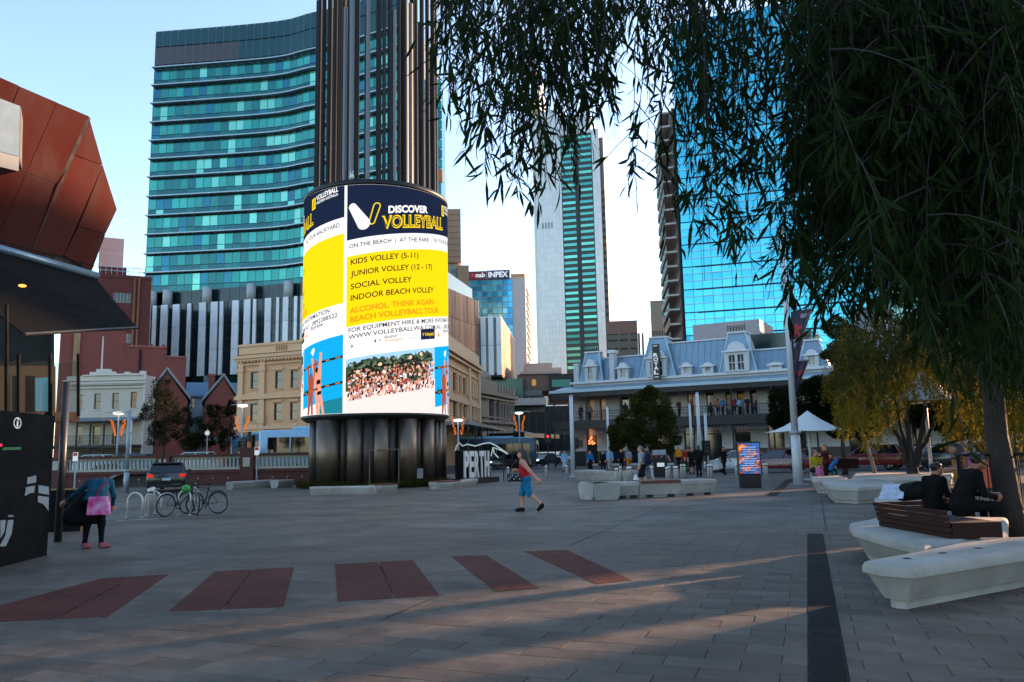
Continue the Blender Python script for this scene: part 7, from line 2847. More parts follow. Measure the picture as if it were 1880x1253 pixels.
mb = MB()
mb.tube([(-.15, 0, .08), (-.05, -.01, .32), (.12, .1, .48), (.22, .2, .42)], .014, 6)
mb.build('strap', M_BLK, t)
# --- person with the pink bag at left, bent forward with the head out of sight
lp_ = gnd(170, 1008)
J_ = joints(.0)
J_.update(pelvis=(0, -.02, .9), waist=(0, .05, 1.05), chest=(0, .2, 1.2), neck=(0, .36, 1.27), head=(0, .46, 1.22), shr=(.19, .26, 1.26), shl=(-.19, .26, 1.26), elr=(.26, .3, 1.0), wrr=(.22, .42, .82), ell=(-.42, .3, 1.08), wrl=(-.62, .36, .93))
J_.update(hipr=(.1, 0, .86), hipl=(-.1, 0, .86), kneer=(.13, .03, .48), ankr=(.15, 0, .09), toer=(.27, .08, .045), kneel=(-.13, .03, .48), ankl=(-.15, 0, .09), toel=(-.1, .15, .045))
person(lp_, face_deg(12), J_, 'person bent forward in teal blue jacket and black leggings, seen from behind', '#1b4a60', '#121214', '#8f5560', 0, ('short', 'black'), 1.68, True, None, build=1.15, top_sleeve='long', legs='leggings', top_len=.93)
t = thing('tote_bag', 'bright pink tie dyed tote bag hanging on the bent person', 'bag', lp_ + Vector((.2, -.24, .83)), R(8))
mb = MB()
v = []
mb.slab([(-.2, -.17), (.21, -.17), (.2, 0), (.15, .17), (-.17, .17), (-.19, 0)], -.05, .05)
def tie_dye():
    m = mat('pink tie dye', '#d8409c', rough=.8, var=.0)
    N, L = m.node_tree.nodes, m.node_tree.links
    n = N.new('ShaderNodeTexNoise')
    n.inputs['Scale'].default_value = 6
    tc = N.new('ShaderNodeTexCoord')
    L.new(tc.outputs['Object'], n.inputs['Vector'])
    cr = N.new('ShaderNodeValToRGB')
    cr.color_ramp.elements[0].position, cr.color_ramp.elements[0].color = .35, (*lin('#d81f8c'), 1)
    cr.color_ramp.elements[1].position, cr.color_ramp.elements[1].color = .68, (*lin('#f7b6e0'), 1)
    L.new(n.outputs['Fac'], cr.inputs[0])
    L.new(cr.outputs[0], N['Principled BSDF'].inputs['Base Color'])
    return m
mb.build('body', tie_dye(), t)
mb = MB()
mb.tube([(-.05, 0, .16), (.0, .02, .32), (.1, .1, .45)], .015, 6)
mb.build('strap', cloth('#a3253f'), t)
t = thing('garment_bag', 'large black bag slung at the left side of the bent person', 'bag', lp_ + Vector((-.3, -.05, .8)), R(20))
me = body_mesh('body', [('c', (-.1, 0, -.12), (.12, 0, .2), .14, .1, 0), ('c', (.1, 0, -.2), (.32, 0, -.22), .13, .12, 0), ('c', (-.12, 0, -.2), (.1, 0, -.22), .15, .14, 0)], [cloth('#15171a')])
link('body', me, t)
mb = MB()
mb.tube([(.1, -.05, .25), (.28, .1, .42), (.3, .25, .38)], .02, 6)
mb.build('strap', M_BLK, t)
# --- man with backpack behind the long barrier
J_ = joints(.22, lean=.03)
J_.update(ell=(-.25, -.06, 1.12), wrl=(-.24, .05, .88))
mp_ = gnd(1181, 896)
person(mp_, face_deg(60), J_, 'man in grey shirt and black shorts walking left behind the barrier', '#8b9298', '#15161a', '#1c1a19', 0, ('short', 'grey'), 1.8, True, None, build=1.12, legs='shorts')
t = thing('backpack', 'dark backpack worn by the man behind the barrier', 'bag', mp_ + Vector((.16, -.12, 1.28)), face_deg(60))
me = body_mesh('body', [('c', (-.08, -.1, -.15), (-.07, -.1, .14), .13, .12, 0), ('c', (.08, -.1, -.15), (.07, -.1, .14), .13, .12, 0)], [cloth('#1b2230')])
link('body', me, t)
bx('pocket', cloth('#232b3a'), t, -.12, .12, -.26, -.22, -.2, -.02)
t = thing('shopping_bag', 'white plastic shopping bag carried by the man behind the barrier', 'bag', mp_ + Vector((-.35, -.28, .42)))
me = body_mesh('body', [('c', (-.05, 0, -.18), (0, 0, .12), .12, .05, 0), ('c', (.08, 0, -.18), (0, 0, .12), .11, .05, 0)], [mat('white plastic bag', '#bccaca', rough=.4)])
link('body', me, t)
mb = MB()
mb.tube([(-.03, 0, .12), (0, 0, .34), (.04, 0, .12)], .008, 5)
mb.build('handle', mat('white plastic bag'), t)
t = thing('crutch', 'white stick held slanting by the man behind the barrier', 'stick', mp_ + Vector((.55, -.2, 0)))
mb = MB()
mb.tube([(0, 0, .02), (-.38, .05, 1.5)], .022, 8)
mb.build('shaft', M_PW, t)
mb = MB()
mb.tube([(-.38, .05, 1.5), (-.5, .05, 1.47)], .02, 8)
mb.build('handle', M_BLK, t)
# --- pedestrians near the street
def ped(px, py, ang, label, **kw):
    st = kw.pop('stride', .15)
    J_ = joints(st)
    return person(gnd(px, py), face_deg(ang), J_, label, group='pedestrians near the street', **kw)
ped(1037, 866, 178, 'woman in light blue dress walking near the left pale pole', top='#5f9fc4', bottom='#7fb0c8', hair=('long', 'brown'), skirt=.45, legs='bare', h=1.65)
ped(1084, 868, 185, 'pedestrian in bright blue top and long black skirt before the hotel entrance', top='#1f5f9a', bottom='#151517', hair=('bun', 'brown'), skirt=.2, legs='long', h=1.62, top_sleeve='long')
ped(1108, 868, 160, 'pedestrian all in black just left of the man in light blue shirt', top='#17171a', bottom='#151517', hair=('long', 'black'), h=1.6, top_sleeve='long')
ped(1120, 866, 175, 'man in light blue shirt and khaki trousers facing the plaza', top='#4f9fd0', bottom='#a0937c', hair=('short', 'blond'), h=1.78, top_sleeve='long')
ped(1141, 864, 180, 'dark dressed pedestrian in the shade beside the round tree', top='#1b1a1b', bottom='#141416', hair=('short', 'black'), h=1.7, top_sleeve='long')
ped(1155, 864, 10, 'pedestrian in grey shirt and orange shorts below the round tree', top='#7a8894', bottom='#c8741f', hair=('short', 'brown'), legs='shorts', h=1.7)
ped(1201, 868, 170, 'pedestrian in red and white shirt just left of the litter bin', top='#b23a35', bottom='#8d8d90', hair=('short', 'brown'), h=1.6)
ped(1222, 870, 188, 'pedestrian in mauve shirt and jeans right of the litter bin', top='#75708c', bottom='#33405c', hair=('cap', 'red'), h=1.75)
ped(1227, 852, 180, 'man in pale blue shirt standing further back near the kerb', top='#7fa3c8', bottom='#20242c', hair=('short', 'brown'), h=1.78, top_sleeve='long')
ped(1247, 862, 5, 'pedestrian in orange jacket with dark pack walking away', top='#c8801c', bottom='#1d1c1e', hair=('cap', 'orange'), h=1.75, top_sleeve='long')
ped(1257, 861, 178, 'pedestrian in dark red top right of the orange jacket', top='#6b2028', bottom='#18181a', hair=('short', 'black'), h=1.65)
ped(1271, 871, 165, 'pedestrian in black with bare legs beside the red shirt', top='#151516', bottom='#18171a', hair=('short', 'black'), legs='shorts', h=1.7)
ped(1264, 868, 175, 'pedestrian in red shirt half hidden in the group by the poles', top='#a33028', bottom='#1b1b1e', hair=('long', 'brown'), h=1.66)
ped(1284, 876, 175, 'man all in black standing right of the group by the poles', top='#121214', bottom='#111113', hair=('short', 'black'), skin=2, h=1.8, top_sleeve='long', stride=.08)
ped(1330, 872, 200, 'pedestrian all in black carrying a white bag near the white car', top='#141315', bottom='#131315', hair=('short', 'brown'), skin=1, h=1.7, stride=.22)
def carry(px, py, dx, z, col, label):
    p = gnd(px, py)
    t = thing('carrier_bag', label, 'bag', p + Vector((dx, -.05, z)))
    me = body_mesh('body', [('c', (-.07, 0, -.2), (0, 0, .1), .13, .06, 0), ('c', (.1, 0, -.2), (0, 0, .1), .12, .06, 0)], [cloth(col)])
    link('body', me, t)
    mb = MB()
    mb.tube([(-.03, 0, .1), (0, 0, .26), (.03, 0, .1)], .01, 5)
    mb.build('handle', cloth(col), t)
carry(1270, 871, -.45, .55, '#1f7a3c', 'bright green carrier bag held in the group by the poles')
carry(1271, 871, .42, .55, '#3a2024', 'dark red carrier bag held in the group by the poles')
carry(1330, 872, -.5, .6, '#b9bcbe', 'white carrier bag held beside the white car')
# --- visitors under the umbrella
def seated(lean=.05, arms='lap'):
    J_ = joints(0)
    J_.update(pelvis=(0, 0, .55), waist=(0, .02, .7), chest=(0, .04 + lean, .92), neck=(0, .06 + lean * 1.4, 1.09), head=(0, .1 + lean * 1.8, 1.22))
    for s_, sg in (('r', 1), ('l', -1)):
        J_['hip' + s_] = (.1 * sg, .02, .53)
        J_['knee' + s_] = (.13 * sg, .42, .52)
        J_['ank' + s_] = (.13 * sg, .44, .09)
        J_['toe' + s_] = (.14 * sg, .58, .045)
        J_['sh' + s_] = (.19 * sg, .04 + lean * 1.2, 1.03)
        J_['el' + s_] = (.25 * sg, .1 + lean, .76)
        J_['wr' + s_] = (.12 * sg, .33 + lean, .68)
    return J_
def sitter(px, py, ang, label, **kw):
    J_ = kw.pop('J_', None) or seated()
    return person(gnd(px, py), face_deg(ang), J_, label, group='people sitting around the planters', **kw)
sitter(1496, 883, 190, 'seated person in yellow hi-vis vest under the umbrella', top='#b7b51f', bottom='#20262c', hair=('cap', 'red'), h=1.75, top_sleeve='none')
sitter(1507, 882, 170, 'second seated person in yellow vest and red cap behind the pink child', top='#c9a81c', bottom='#1d1f24', hair=('cap', 'red'), h=1.7)
sitter(1505, 889, 185, 'small child dressed in pink in front of the seated visitors', top='#c873a6', bottom='#b05f95', hair=('short', 'brown'), h=1.1, top_sleeve='long')
sitter(1522, 882, 200, 'seated person with dark red top beside a blue bag', top='#7a3328', bottom='#205a58', hair=('long', 'brown'), h=1.62)
J_ = joints(0)
J_.update(shr=(.18, .02, 1.38), elr=(.22, .24, 1.24), wrr=(.12, .42, 1.42), ell=(-.22, .24, 1.24), wrl=(-.08, .44, 1.4))
person(gnd(1558, 893) + Vector((0, 2.2, 0)), face_deg(80), J_, 'woman in dark red top raising her hands to take a picture', '#4a2022', '#1a1618', '#15151a', 0, ('short', 'blond'), 1.7)
t = thing('mobile_phone', 'dark phone held up by the woman in dark red', 'phone', gnd(1558, 893) + Vector((-.52, 2.2, 1.5)), R(80))
mb = MB()
mb.bbox(-.04, .04, -.006, .006, -.08, .08, .004)
mb.build('case', M_BLK, t)
bx('display', mat('phone display', '#20323c', rough=.1), t, -.034, .034, -.009, -.0065, -.07, .07)
t = thing('sport_bag', 'bright blue bag leaning beside the seated visitors', 'bag', gnd(1535, 886) + Vector((0, .2, .5)), R(15))
me = body_mesh('body', [('c', (-.16, 0, .12), (.22, 0, .5), .09, .07, 0), ('c', (-.16, .05, .12), (.22, .05, .5), .09, .07, 0)], [cloth('#2272b8')])
link('body', me, t)
mb = MB()
mb.tube([(-.1, -.1, .2), (.02, -.16, .42), (.16, -.08, .46)], .014, 5)
mb.build('strap', M_BLK, t)
# --- seated silhouettes on the second bench, rim lit from the right
J_ = seated(.12)
J_.update(wrr=(.1, .5, .66), wrl=(-.06, .5, .68), elr=(.27, .22, .72), ell=(-.27, .2, .72), head=(0, .36, 1.2), neck=(0, .22, 1.1))
sp = gnd(1772, 990)
person(sp, face_deg(-88), J_, 'person in black jacket hunched over a phone on the timber bench', '#0b0b0c', '#0b0b0c', '#141416', 1, ('bun', 'black'), 1.88, True, None, build=1.2, top_sleeve='long')
t = thing('mobile_phone', 'pale phone in the hands of the hunched person', 'phone', sp + Vector((.63, .03, .8)), R(90))
mb = MB()
mb.bbox(-.04, .04, -.08, .08, -.006, .006, .004)
mb.build('case', mat('pale phone case', '#8f9aa0', rough=.3), t)
bx('display', mat('phone display'), t, -.034, .034, -.07, .07, .0062, .008)
J_ = seated(.06)
person(sp + Vector((-.15, .75, 0)), face_deg(-70), J_, 'dark figure sitting behind the hunched person', '#0a0a0b', '#0a0a0b', '#111113', 1, ('bun', 'black'), 1.66, False, None, build=1.1, top_sleeve='long')
t = thing('rucksack', 'round black rucksack lying on the timber bench', 'bag', gnd(1712, 985) + Vector((-.1, .5, .62)), R(-10))
me = body_mesh('body', [('c', (-.1, 0, .16), (.16, 0, .2), .16, .17, 0), ('c', (-.12, .1, .12), (.2, .1, .14), .13, .13, 0)], [cloth('#17181a')])
link('body', me, t)
mb = MB()
mb.tube([(-.05, -.12, .28), (.04, -.18, .36), (.12, -.12, .3)], .014, 6)
mb.build('strap', M_BLK, t)
t = thing('newspaper', 'pale blue and white folded newspaper on the timber bench', 'paper', gnd(1693, 985) + Vector((-.35, .35, .67)), R(-20))
for k in range(3):
    mb = MB()
    mb.add([(-.22, -.02 + k * .01, 0), (.2, -.02 + k * .012, 0), (.28, .2, .26 - k * .04), (-.1, .2, .26 - k * .04), (-.22, -.012 + k * .01, .0), (.2, -.012 + k * .012, .0), (.28, .208, .262 - k * .04), (-.1, .208, .262 - k * .04)], [(0, 1, 2, 3), (7, 6, 5, 4), (0, 4, 5, 1), (1, 5, 6, 2), (2, 6, 7, 3), (3, 7, 4, 0)])
    mb.build('sheet', mat('newsprint', '#a9b4cc', rough=.8, var=.35, scale=12), t)
# person in pink shirt by the railing
J_ = joints(0, lean=.05)
J_.update(neck=(0, .12, 1.44), head=(0, .2, 1.53), wrr=(.12, .32, 1.08), elr=(.25, .1, 1.1), wrl=(-.1, .32, 1.08), ell=(-.25, .1, 1.1))
person(gnd(1838, 985) + Vector((1.5, 3.6, 0)), face_deg(75), J_, 'person in pink shirt looking down behind the railing', '#b95a9a', '#151416', '#141416', 1, ('long', 'black'), 1.72, True)
# balcony guests
gb_ = [(1066, '#2a2a30'), (1082, '#6d5f58'), (1148, '#26262b'), (1246, '#5a2430'), (1268, '#7a2c2a'), (1318, '#8c5a3c'), (1326, '#4b6b8c'), (1348, '#7d2c34'), (1358, '#7fb0d0'), (1372, '#1f2638'), (1424, '#b9bcbc'), (1442, '#18181b')]
for i, (px, c_) in enumerate(gb_):
    u_ = h(px, 745, VD - .9)[0]
    J_ = joints(0.05)
    w_ = HF.A + HF.d * u_ + HF.n * (VD - .9)
    w_.z = z_deck
    side = 'far left' if i < 2 else 'behind the round tree' if i == 2 else 'above the trio of poles' if i < 5 else 'in the middle' if i < 10 else 'at the right end'
    person(w_, face_deg(180 + (i * 37) % 60 - 30), J_, 'guest in %s top standing on the hotel balcony, %s' % (['charcoal', 'taupe', 'dark grey', 'wine red', 'brick red', 'tan', 'steel blue', 'dark red', 'light blue', 'navy', 'white', 'black'][i], side), c_, '#1b1b20', '#151517', i % 3, ('short', ['brown', 'black', 'blond'][i % 3]), 1.68 + .02 * (i % 4), group='guests on the hotel balcony', top_sleeve='short' if i % 2 else 'long')
# ================================================================ vehicles
M_TYRE = mat('tyre rubber', '#141415', rough=.8)
M_RIM = mat('alloy rim', '#8b9094', rough=.35, metal=.8)
M_CGL = mat('car glass', '#10161a', rough=.05, spec=.9, var=.1)
M_TAIL = mat('red tail lamp', '#7a1014', rough=.2, emit='#ff2a20', es=.12)
M_TAILON = glow('red tail lamp lit', '#e8302a', .3)
M_HEAD = mat('clear headlamp', '#b9c2c8', rough=.15, emit='#ffffff', es=.08)
M_HEADON = glow('headlamp lit', '#fff3e0', 2.5)
M_PLATE = mat('number plate', '#9fb2bd', rough=.5)
PROF = {   # lower body outline (x from rear to front, z), glasshouse (base x0,x1, roof x0,x1, zb, zt)
    'suv': (4.6, 1.86, [(-2.3, .35), (-2.3, .72), (-2.26, 1.02), (-2.12, 1.08), (.85, 1.07), (1.1, 1.02), (2.05, .9), (2.25, .75), (2.3, .5), (2.28, .3), (-2.2, .28)], (-2.16, 1.05, -1.85, .2, 1.06, 1.68), (-1.4, 1.42), .36),
    'hatch': (4.1, 1.74, [(-2.05, .35), (-2.05, .7), (-2.0, .95), (-1.9, 1.0), (.7, .96), (1.0, .92), (1.8, .78), (2.0, .62), (2.05, .42), (2.0, .25), (-1.98, .26)], (-1.95, 1.0, -1.45, .05, .96, 1.48), (-1.28, 1.3), .31),
    'sedan': (4.7, 1.82, [(-2.35, .38), (-2.35, .75), (-2.28, .95), (-1.6, 1.0), (.75, .95), (1.1, .91), (2.05, .8), (2.3, .65), (2.35, .45), (2.3, .25), (-2.28, .27)], (-1.75, 1.1, -1.1, .15, .95, 1.44), (-1.42, 1.42), .32),
    'wagon': (4.7, 1.82, [(-2.35, .38), (-2.35, .75), (-2.3, .98), (-2.2, 1.02), (.75, .95), (1.1, .91), (2.05, .8), (2.3, .65), (2.35, .45), (2.3, .25), (-2.28, .27)], (-2.25, 1.1, -1.9, .15, .97, 1.5), (-1.42, 1.42), .33)}
def car(kind, colour, loc, rz, label, tail_on=False, head_on=False, rack=False, group='vehicles on the streets', cat='car', name='parked_car'):
    L_, W_, prof, gh, wx, wr_ = PROF[kind]
    t = thing(name, label, cat, loc, rz, group)
    m_ = mat('car paint ' + colour, colour, rough=.28, var=.04, coat=.6, spec=.5)
    mb = MB()
    cxm = sum(p[0] for p in prof) / len(prof)
    lay = [(-.5, .10), (-.485, .03), (-.44, 0), (.44, 0), (.485, .03), (.5, .10)]
    v = []
    n = len(prof)
    for f, ins in lay:
        for x, z in prof:
            v.append((x - math.copysign(ins * .8, x - cxm), f * W_, z - (ins * .9 if z > .6 else -ins * .6)))
    fcs = [(j * n + i, j * n + (i + 1) % n, (j + 1) * n + (i + 1) % n, (j + 1) * n + i) for j in range(len(lay) - 1) for i in range(n)]
    fcs += [tuple(range(n)), tuple(reversed(range((len(lay) - 1) * n, len(lay) * n)))]
    mb.add(v, fcs)
    body = mb.build('body', m_, t, 'auto')
    x0, x1, r0, r1, zb_, zt_ = gh
    hb, ht = W_ * .455, W_ * .36
    mb = MB()
    mb.add([(x0, -hb, zb_ - .03), (x1, -hb, zb_ - .03), (x1, hb, zb_ - .03), (x0, hb, zb_ - .03), (r0, -ht, zt_ - .05), (r1, -ht, zt_ - .05), (r1, ht, zt_ - .05), (r0, ht, zt_ - .05)], [(0, 1, 5, 4), (1, 2, 6, 5), (2, 3, 7, 6), (3, 0, 4, 7), (4, 5, 6, 7)])
    mb.build('glass', M_CGL, t)
    mb = MB()
    mb.bbox(r0 - .12, r1 + .1, -ht - .02, ht + .02, zt_ - .07, zt_, .045)
    mb.build('roof', m_, t, 'auto')
    for sg in (-1, 1):
        for (a, b_) in ((x0 + .03, r0), (x1 - .03, r1), ((x0 + x1) * .5 - .1, (r0 + r1) * .5 - .05)):
            mb = MB()
            mb.tube([(a, sg * (hb + .005), zb_ - .02), (b_, sg * (ht + .01), zt_ - .05)], .04, 6)
            mb.build('pillar', m_, t)
        for k, wxx in enumerate(wx):
            mb = MB()
            y = sg * (W_ / 2 - .1)
            mb.torus((wxx, y, wr_), wr_ - .07, .075, 'y', 20, 8)
            wh = mb.build('wheel', M_TYRE, t, True)
            mb = MB()
            for i in range(5):
                a = 2 * math.pi * i / 5
                mb.tube([(wxx, y + sg * .05, wr_), (wxx + (wr_ - .1) * math.cos(a), y + sg * .05, wr_ + (wr_ - .1) * math.sin(a))], .035, 4)
            mb.torus((wxx, y + sg * .04, wr_), wr_ - .12, .03, 'y', 18, 4)
            mb.build('rim', M_RIM, wh)
            mb = MB()
            mb.torus((wxx, sg * (W_ / 2 - .085), wr_), wr_ + .035, .05, 'y', 18, 6, a0=-.2, a1=math.pi + .2)
            mb.build('wheel_arch', M_BLK, t)
        bx('headlight', M_HEADON if head_on else M_HEAD, t, L_ / 2 - .28, L_ / 2 - .045, min(sg * W_ * .28, sg * W_ * .44), max(sg * W_ * .28, sg * W_ * .44), .6, .73)
        bx('tail_light', M_TAILON if tail_on else M_TAIL, t, -L_ / 2 - .012, -L_ / 2 + .25, min(sg * W_ * .33, sg * W_ * .475), max(sg * W_ * .33, sg * W_ * .475), .78, .93)
        bx('mirror', m_, t, x1 - .35, x1 - .2, min(sg * W_ * .5, sg * W_ * .61), max(sg * W_ * .5, sg * W_ * .61), zb_, zb_ + .14, .03)
        bx('door_handle', M_RIM, t, -.35, -.2, min(sg * (W_ / 2 - .01), sg * (W_ / 2 + .015)), max(sg * (W_ / 2 - .01), sg * (W_ / 2 + .015)), .82, .85)
    bx('number_plate', M_PLATE, t, -L_ / 2 - .02, -L_ / 2 - .002, -.2, .2, .62 if kind != 'suv' else .8, .74 if kind != 'suv' else .92)
    bx('number_plate', M_PLATE, t, L_ / 2 - .02, L_ / 2 + .012, -.2, .2, .38, .5)
    bx('bumper', M_BLK, t, -L_ / 2 - .03, -L_ / 2 + .1, -W_ * .45, W_ * .45, .3, .44)
    bx('grille', M_BLK, t, L_ / 2 - .1, L_ / 2 + .004, -W_ * .26, W_ * .26, .5, .62)
    if rack:
        for sg in (-1, 1):
            mb = MB()
            mb.tube([(r0, sg * ht * .9, zt_ + .05), (r1, sg * ht * .9, zt_ + .05)], .025, 6)
            mb.build('roof_rail', M_BLK, t)
    return t
def bus(loc, rz, label, sign=True, head_on=True, L_=12., colour='#6c8797'):
    t = thing('bus', label, 'bus', loc, rz, 'vehicles on the streets')
    W_, H_ = 2.5, 3.05
    m_ = mat('bus paint ' + colour, colour, rough=.35, var=.08, coat=.3)
    mb = MB()
    mb.bbox(-L_ / 2, L_ / 2, -W_ / 2, W_ / 2, .35, H_, .16)
    mb.build('body', m_, t, 'auto')
    bx('windscreen', mat('bus windscreen', '#6fa39c', rough=.06, metal=.4, var=.15), t, L_ / 2 - .05, L_ / 2 + .02, -W_ * .44, W_ * .44, 1.15, 2.5)
    bx('destination_sign', M_BLK, t, L_ / 2 - .04, L_ / 2 + .025, -W_ * .42, W_ * .42, 2.53, 2.85)
    if sign:
        bx('lit_digits', glow('amber digits', '#ffb648', 1.2), t, L_ / 2 + .026, L_ / 2 + .032, .3, .95, 2.6, 2.8)
    for sg in (-1, 1):
        for k in range(6):
            x = -L_ / 2 + .7 + k * (L_ - 1.6) / 6
            bx('side_window', M_CGL, t, x, x + (L_ - 1.6) / 6 - .1, min(sg * W_ / 2, sg * (W_ / 2 + .012)), max(sg * W_ / 2, sg * (W_ / 2 + .012)), 1.35, 2.5)
        for x in (-L_ / 2 + 2.6, L_ / 2 - 2.5):
            mb = MB()
            mb.torus((x, sg * (W_ / 2 - .14), .48), .36, .13, 'y', 20, 8)
            wh = mb.build('wheel', M_TYRE, t, True)
            mb = MB()
            mb.torus((x, sg * (W_ / 2 - .04), .48), .2, .06, 'y', 16, 5)
            mb.build('rim', M_RIM, wh)
        mb = MB()
        mb.ball((L_ / 2, sg * .95, .82), .13, 10, 6)
        mb.build('headlight', M_HEADON if head_on else M_HEAD, t)
        bx('mirror', M_BLK, t, L_ / 2, L_ / 2 + .2, min(sg * 1.28, sg * 1.46), max(sg * 1.28, sg * 1.46), 1.9, 2.35)
    bx('bumper', M_BLK, t, L_ / 2 - .1, L_ / 2 + .04, -W_ / 2 + .05, W_ / 2 - .05, .32, .6)
    bx('roof_pod', mat('roof pod', '#7fb7cf', rough=.5), t, -L_ * .3, L_ * .25, -.8, .8, H_, H_ + .25, .06)
    return t
car('wagon', '#17191c', gat(308, 42.5), R(111), 'black wagon seen from behind, parked by the bicycles', True, rack=True)
car('sedan', '#1f2428', gnd(925, 861) + Vector((0, 1, 0)), R(-140), 'black taxi turning at the junction left of the bus', head_on=True, name='taxi')
car('sedan', '#191d22', gat(998, 92), R(-125), 'dark sedan waiting beside the oncoming bus', head_on=True, name='sedan')
car('suv', '#6d7478', gat(1040, 100), R(-100), 'pale four wheel drive with lit headlamps behind the left pale pole', head_on=True, name='four_wheel_drive')
u_ = HF.rz
car('hatch', '#a8b0b4', gnd(1346, 868) + Vector((.4, .6, 0)), u_ + math.pi, 'white hatchback partly behind the digital sign', name='hatchback')
car('wagon', '#5c141d', gnd(1428, 868) + Vector((.1, .8, 0)), u_ + math.pi, 'dark red car stopped behind the banner pole', name='station_wagon')
car('hatch', '#9c2418', gat(1362, 70), u_ + math.pi, 'bright red hatchback on the far lane behind the white one', name='hatchback')
car('suv', '#6b161c', gnd(1600, 862) + Vector((0, .5, 0)), u_ + math.pi, 'red car parked behind the timber planter box', name='parked_car')
car('wagon', '#9fa6aa', gat(1690, 56), u_ + math.pi, 'long white wagon behind the multi stemmed tree', name='station_wagon')
car('suv', '#1d1e20', gat(1740, 52), u_ + R(160), 'black car with lit tail lamps far right behind the bins', True, name='parked_car')
bus(gat(962, 94), R(-97), 'oncoming teal bus with lit headlamps in the side street')
bus(gat(880, 84), R(178), 'blue grey bus passing behind the PERTH letters', colour='#3d5160')
b1_ = gat(626, 62)
b1_.z = .62
bus(b1_, R(2), 'pale blue bus on the bridge road left of the screen tower', head_on=False, colour='#7ea5bf')
b1_ = gat(520, 74)
b1_.z = .62
bus(b1_, R(2), 'blue bus further back on the bridge road behind traffic lights', head_on=False, L_=9, colour='#35597a')
for px, c_, k_, lb in ((165, '#9fb0ba', 'sedan', 'silver blue sedan on the bridge behind the balustrade, far left'), (240, '#20566b', 'sedan', 'dark teal sedan on the bridge behind the grey lamp post'), (345, '#a9adb0', 'hatch', 'white hatchback on the bridge behind the balustrade')):
    q = gat(px, 56)
    q.z = .62
    car(k_, c_, q, R(180), lb, name='car_on_bridge')
# ================================================================ bicycles
def bicycle(loc, rz, label, frame='#1a1b1d', lean=.08, basket=None):
    t = thing('bicycle', label, 'bicycle', loc, rz, 'bicycles parked at the hoops')
    t.rotation_euler = (lean, 0, rz)
    m_ = mat('bike paint ' + frame, frame, rough=.35, metal=.3)
    for x in (-.52, .52):
        mb = MB()
        mb.torus((x, 0, .34), .32, .02, 'y', 28, 6)
        wh = mb.build('wheel', M_TYRE, t, True)
        mb = MB()
        mb.torus((x, 0, .34), .297, .01, 'y', 24, 4)
        for i in range(10):
            a = 2 * math.pi * i / 10
            mb.tube([(x, 0, .34), (x + .3 * math.cos(a), 0, .34 + .3 * math.sin(a))], .003, 3)
        mb.build('rim', M_RIM, wh)
    mb = MB()
    bbk, st, hd = (-.08, 0, .3), (-.2, 0, .78), (.36, 0, .82)
    for a, b_, r_ in ((bbk, st, .018), (st, hd, .018), (bbk, (.38, 0, .7), .02), (bbk, (-.52, 0, .34), .011), (st, (-.52, 0, .34), .009), (hd, (.52, 0, .34), .015)):
        mb.tube([a, b_], r_, 6)
    mb.build('frame', m_, t)
    mb = MB()
    mb.tube([hd, (.34, 0, .95)], .014, 6)
    mb.tube([(.36, -.27, .96), (.38, -.1, .97), (.34, 0, .95), (.38, .1, .97), (.36, .27, .96)], .012, 6)
    mb.build('handlebar', M_BLK, t)
    mb = MB()
    mb.tube([st, (-.23, 0, .9)], .013, 6)
    mb.bbox(-.36, -.1, -.065, .065, .9, .95, .02)
    mb.build('saddle', M_BLK, t)
    mb = MB()
    mb.torus((-.08, 0, .3), .09, .012, 'y', 16, 4)
    mb.tube([(-.08, -.08, .3), (-.04, -.09, .14)], .012, 5)
    mb.tube([(-.08, .08, .3), (-.12, .09, .46)], .012, 5)
    mb.build('crank', M_STEEL, t)
    for x in (-.52, .52):
        mb = MB()
        mb.torus((x, 0, .34), .36, .012, 'y', 14, 4, a0=.3, a1=2.6)
        mb.build('mudguard', M_PW if basket else M_BLK, t)
    if basket:
        mb = MB()
        mb.ball((.1, -.06, .78), .13, 12, 8)
        mb.build('helmet', mat('bright green helmet', basket, rough=.4), t, True)
    return t
bicycle(gnd(330, 947), R(62), 'dark bicycle turned towards the camera with a bright green helmet', '#161718', .06, '#1f9a35')
bicycle(gnd(372, 944), R(168), 'black bicycle standing side on, right of the green helmet', '#1c1d20', -.05)
bicycle(gnd(356, 946), R(120), 'bicycle with white bars between the two others', '#8d9296', .05)
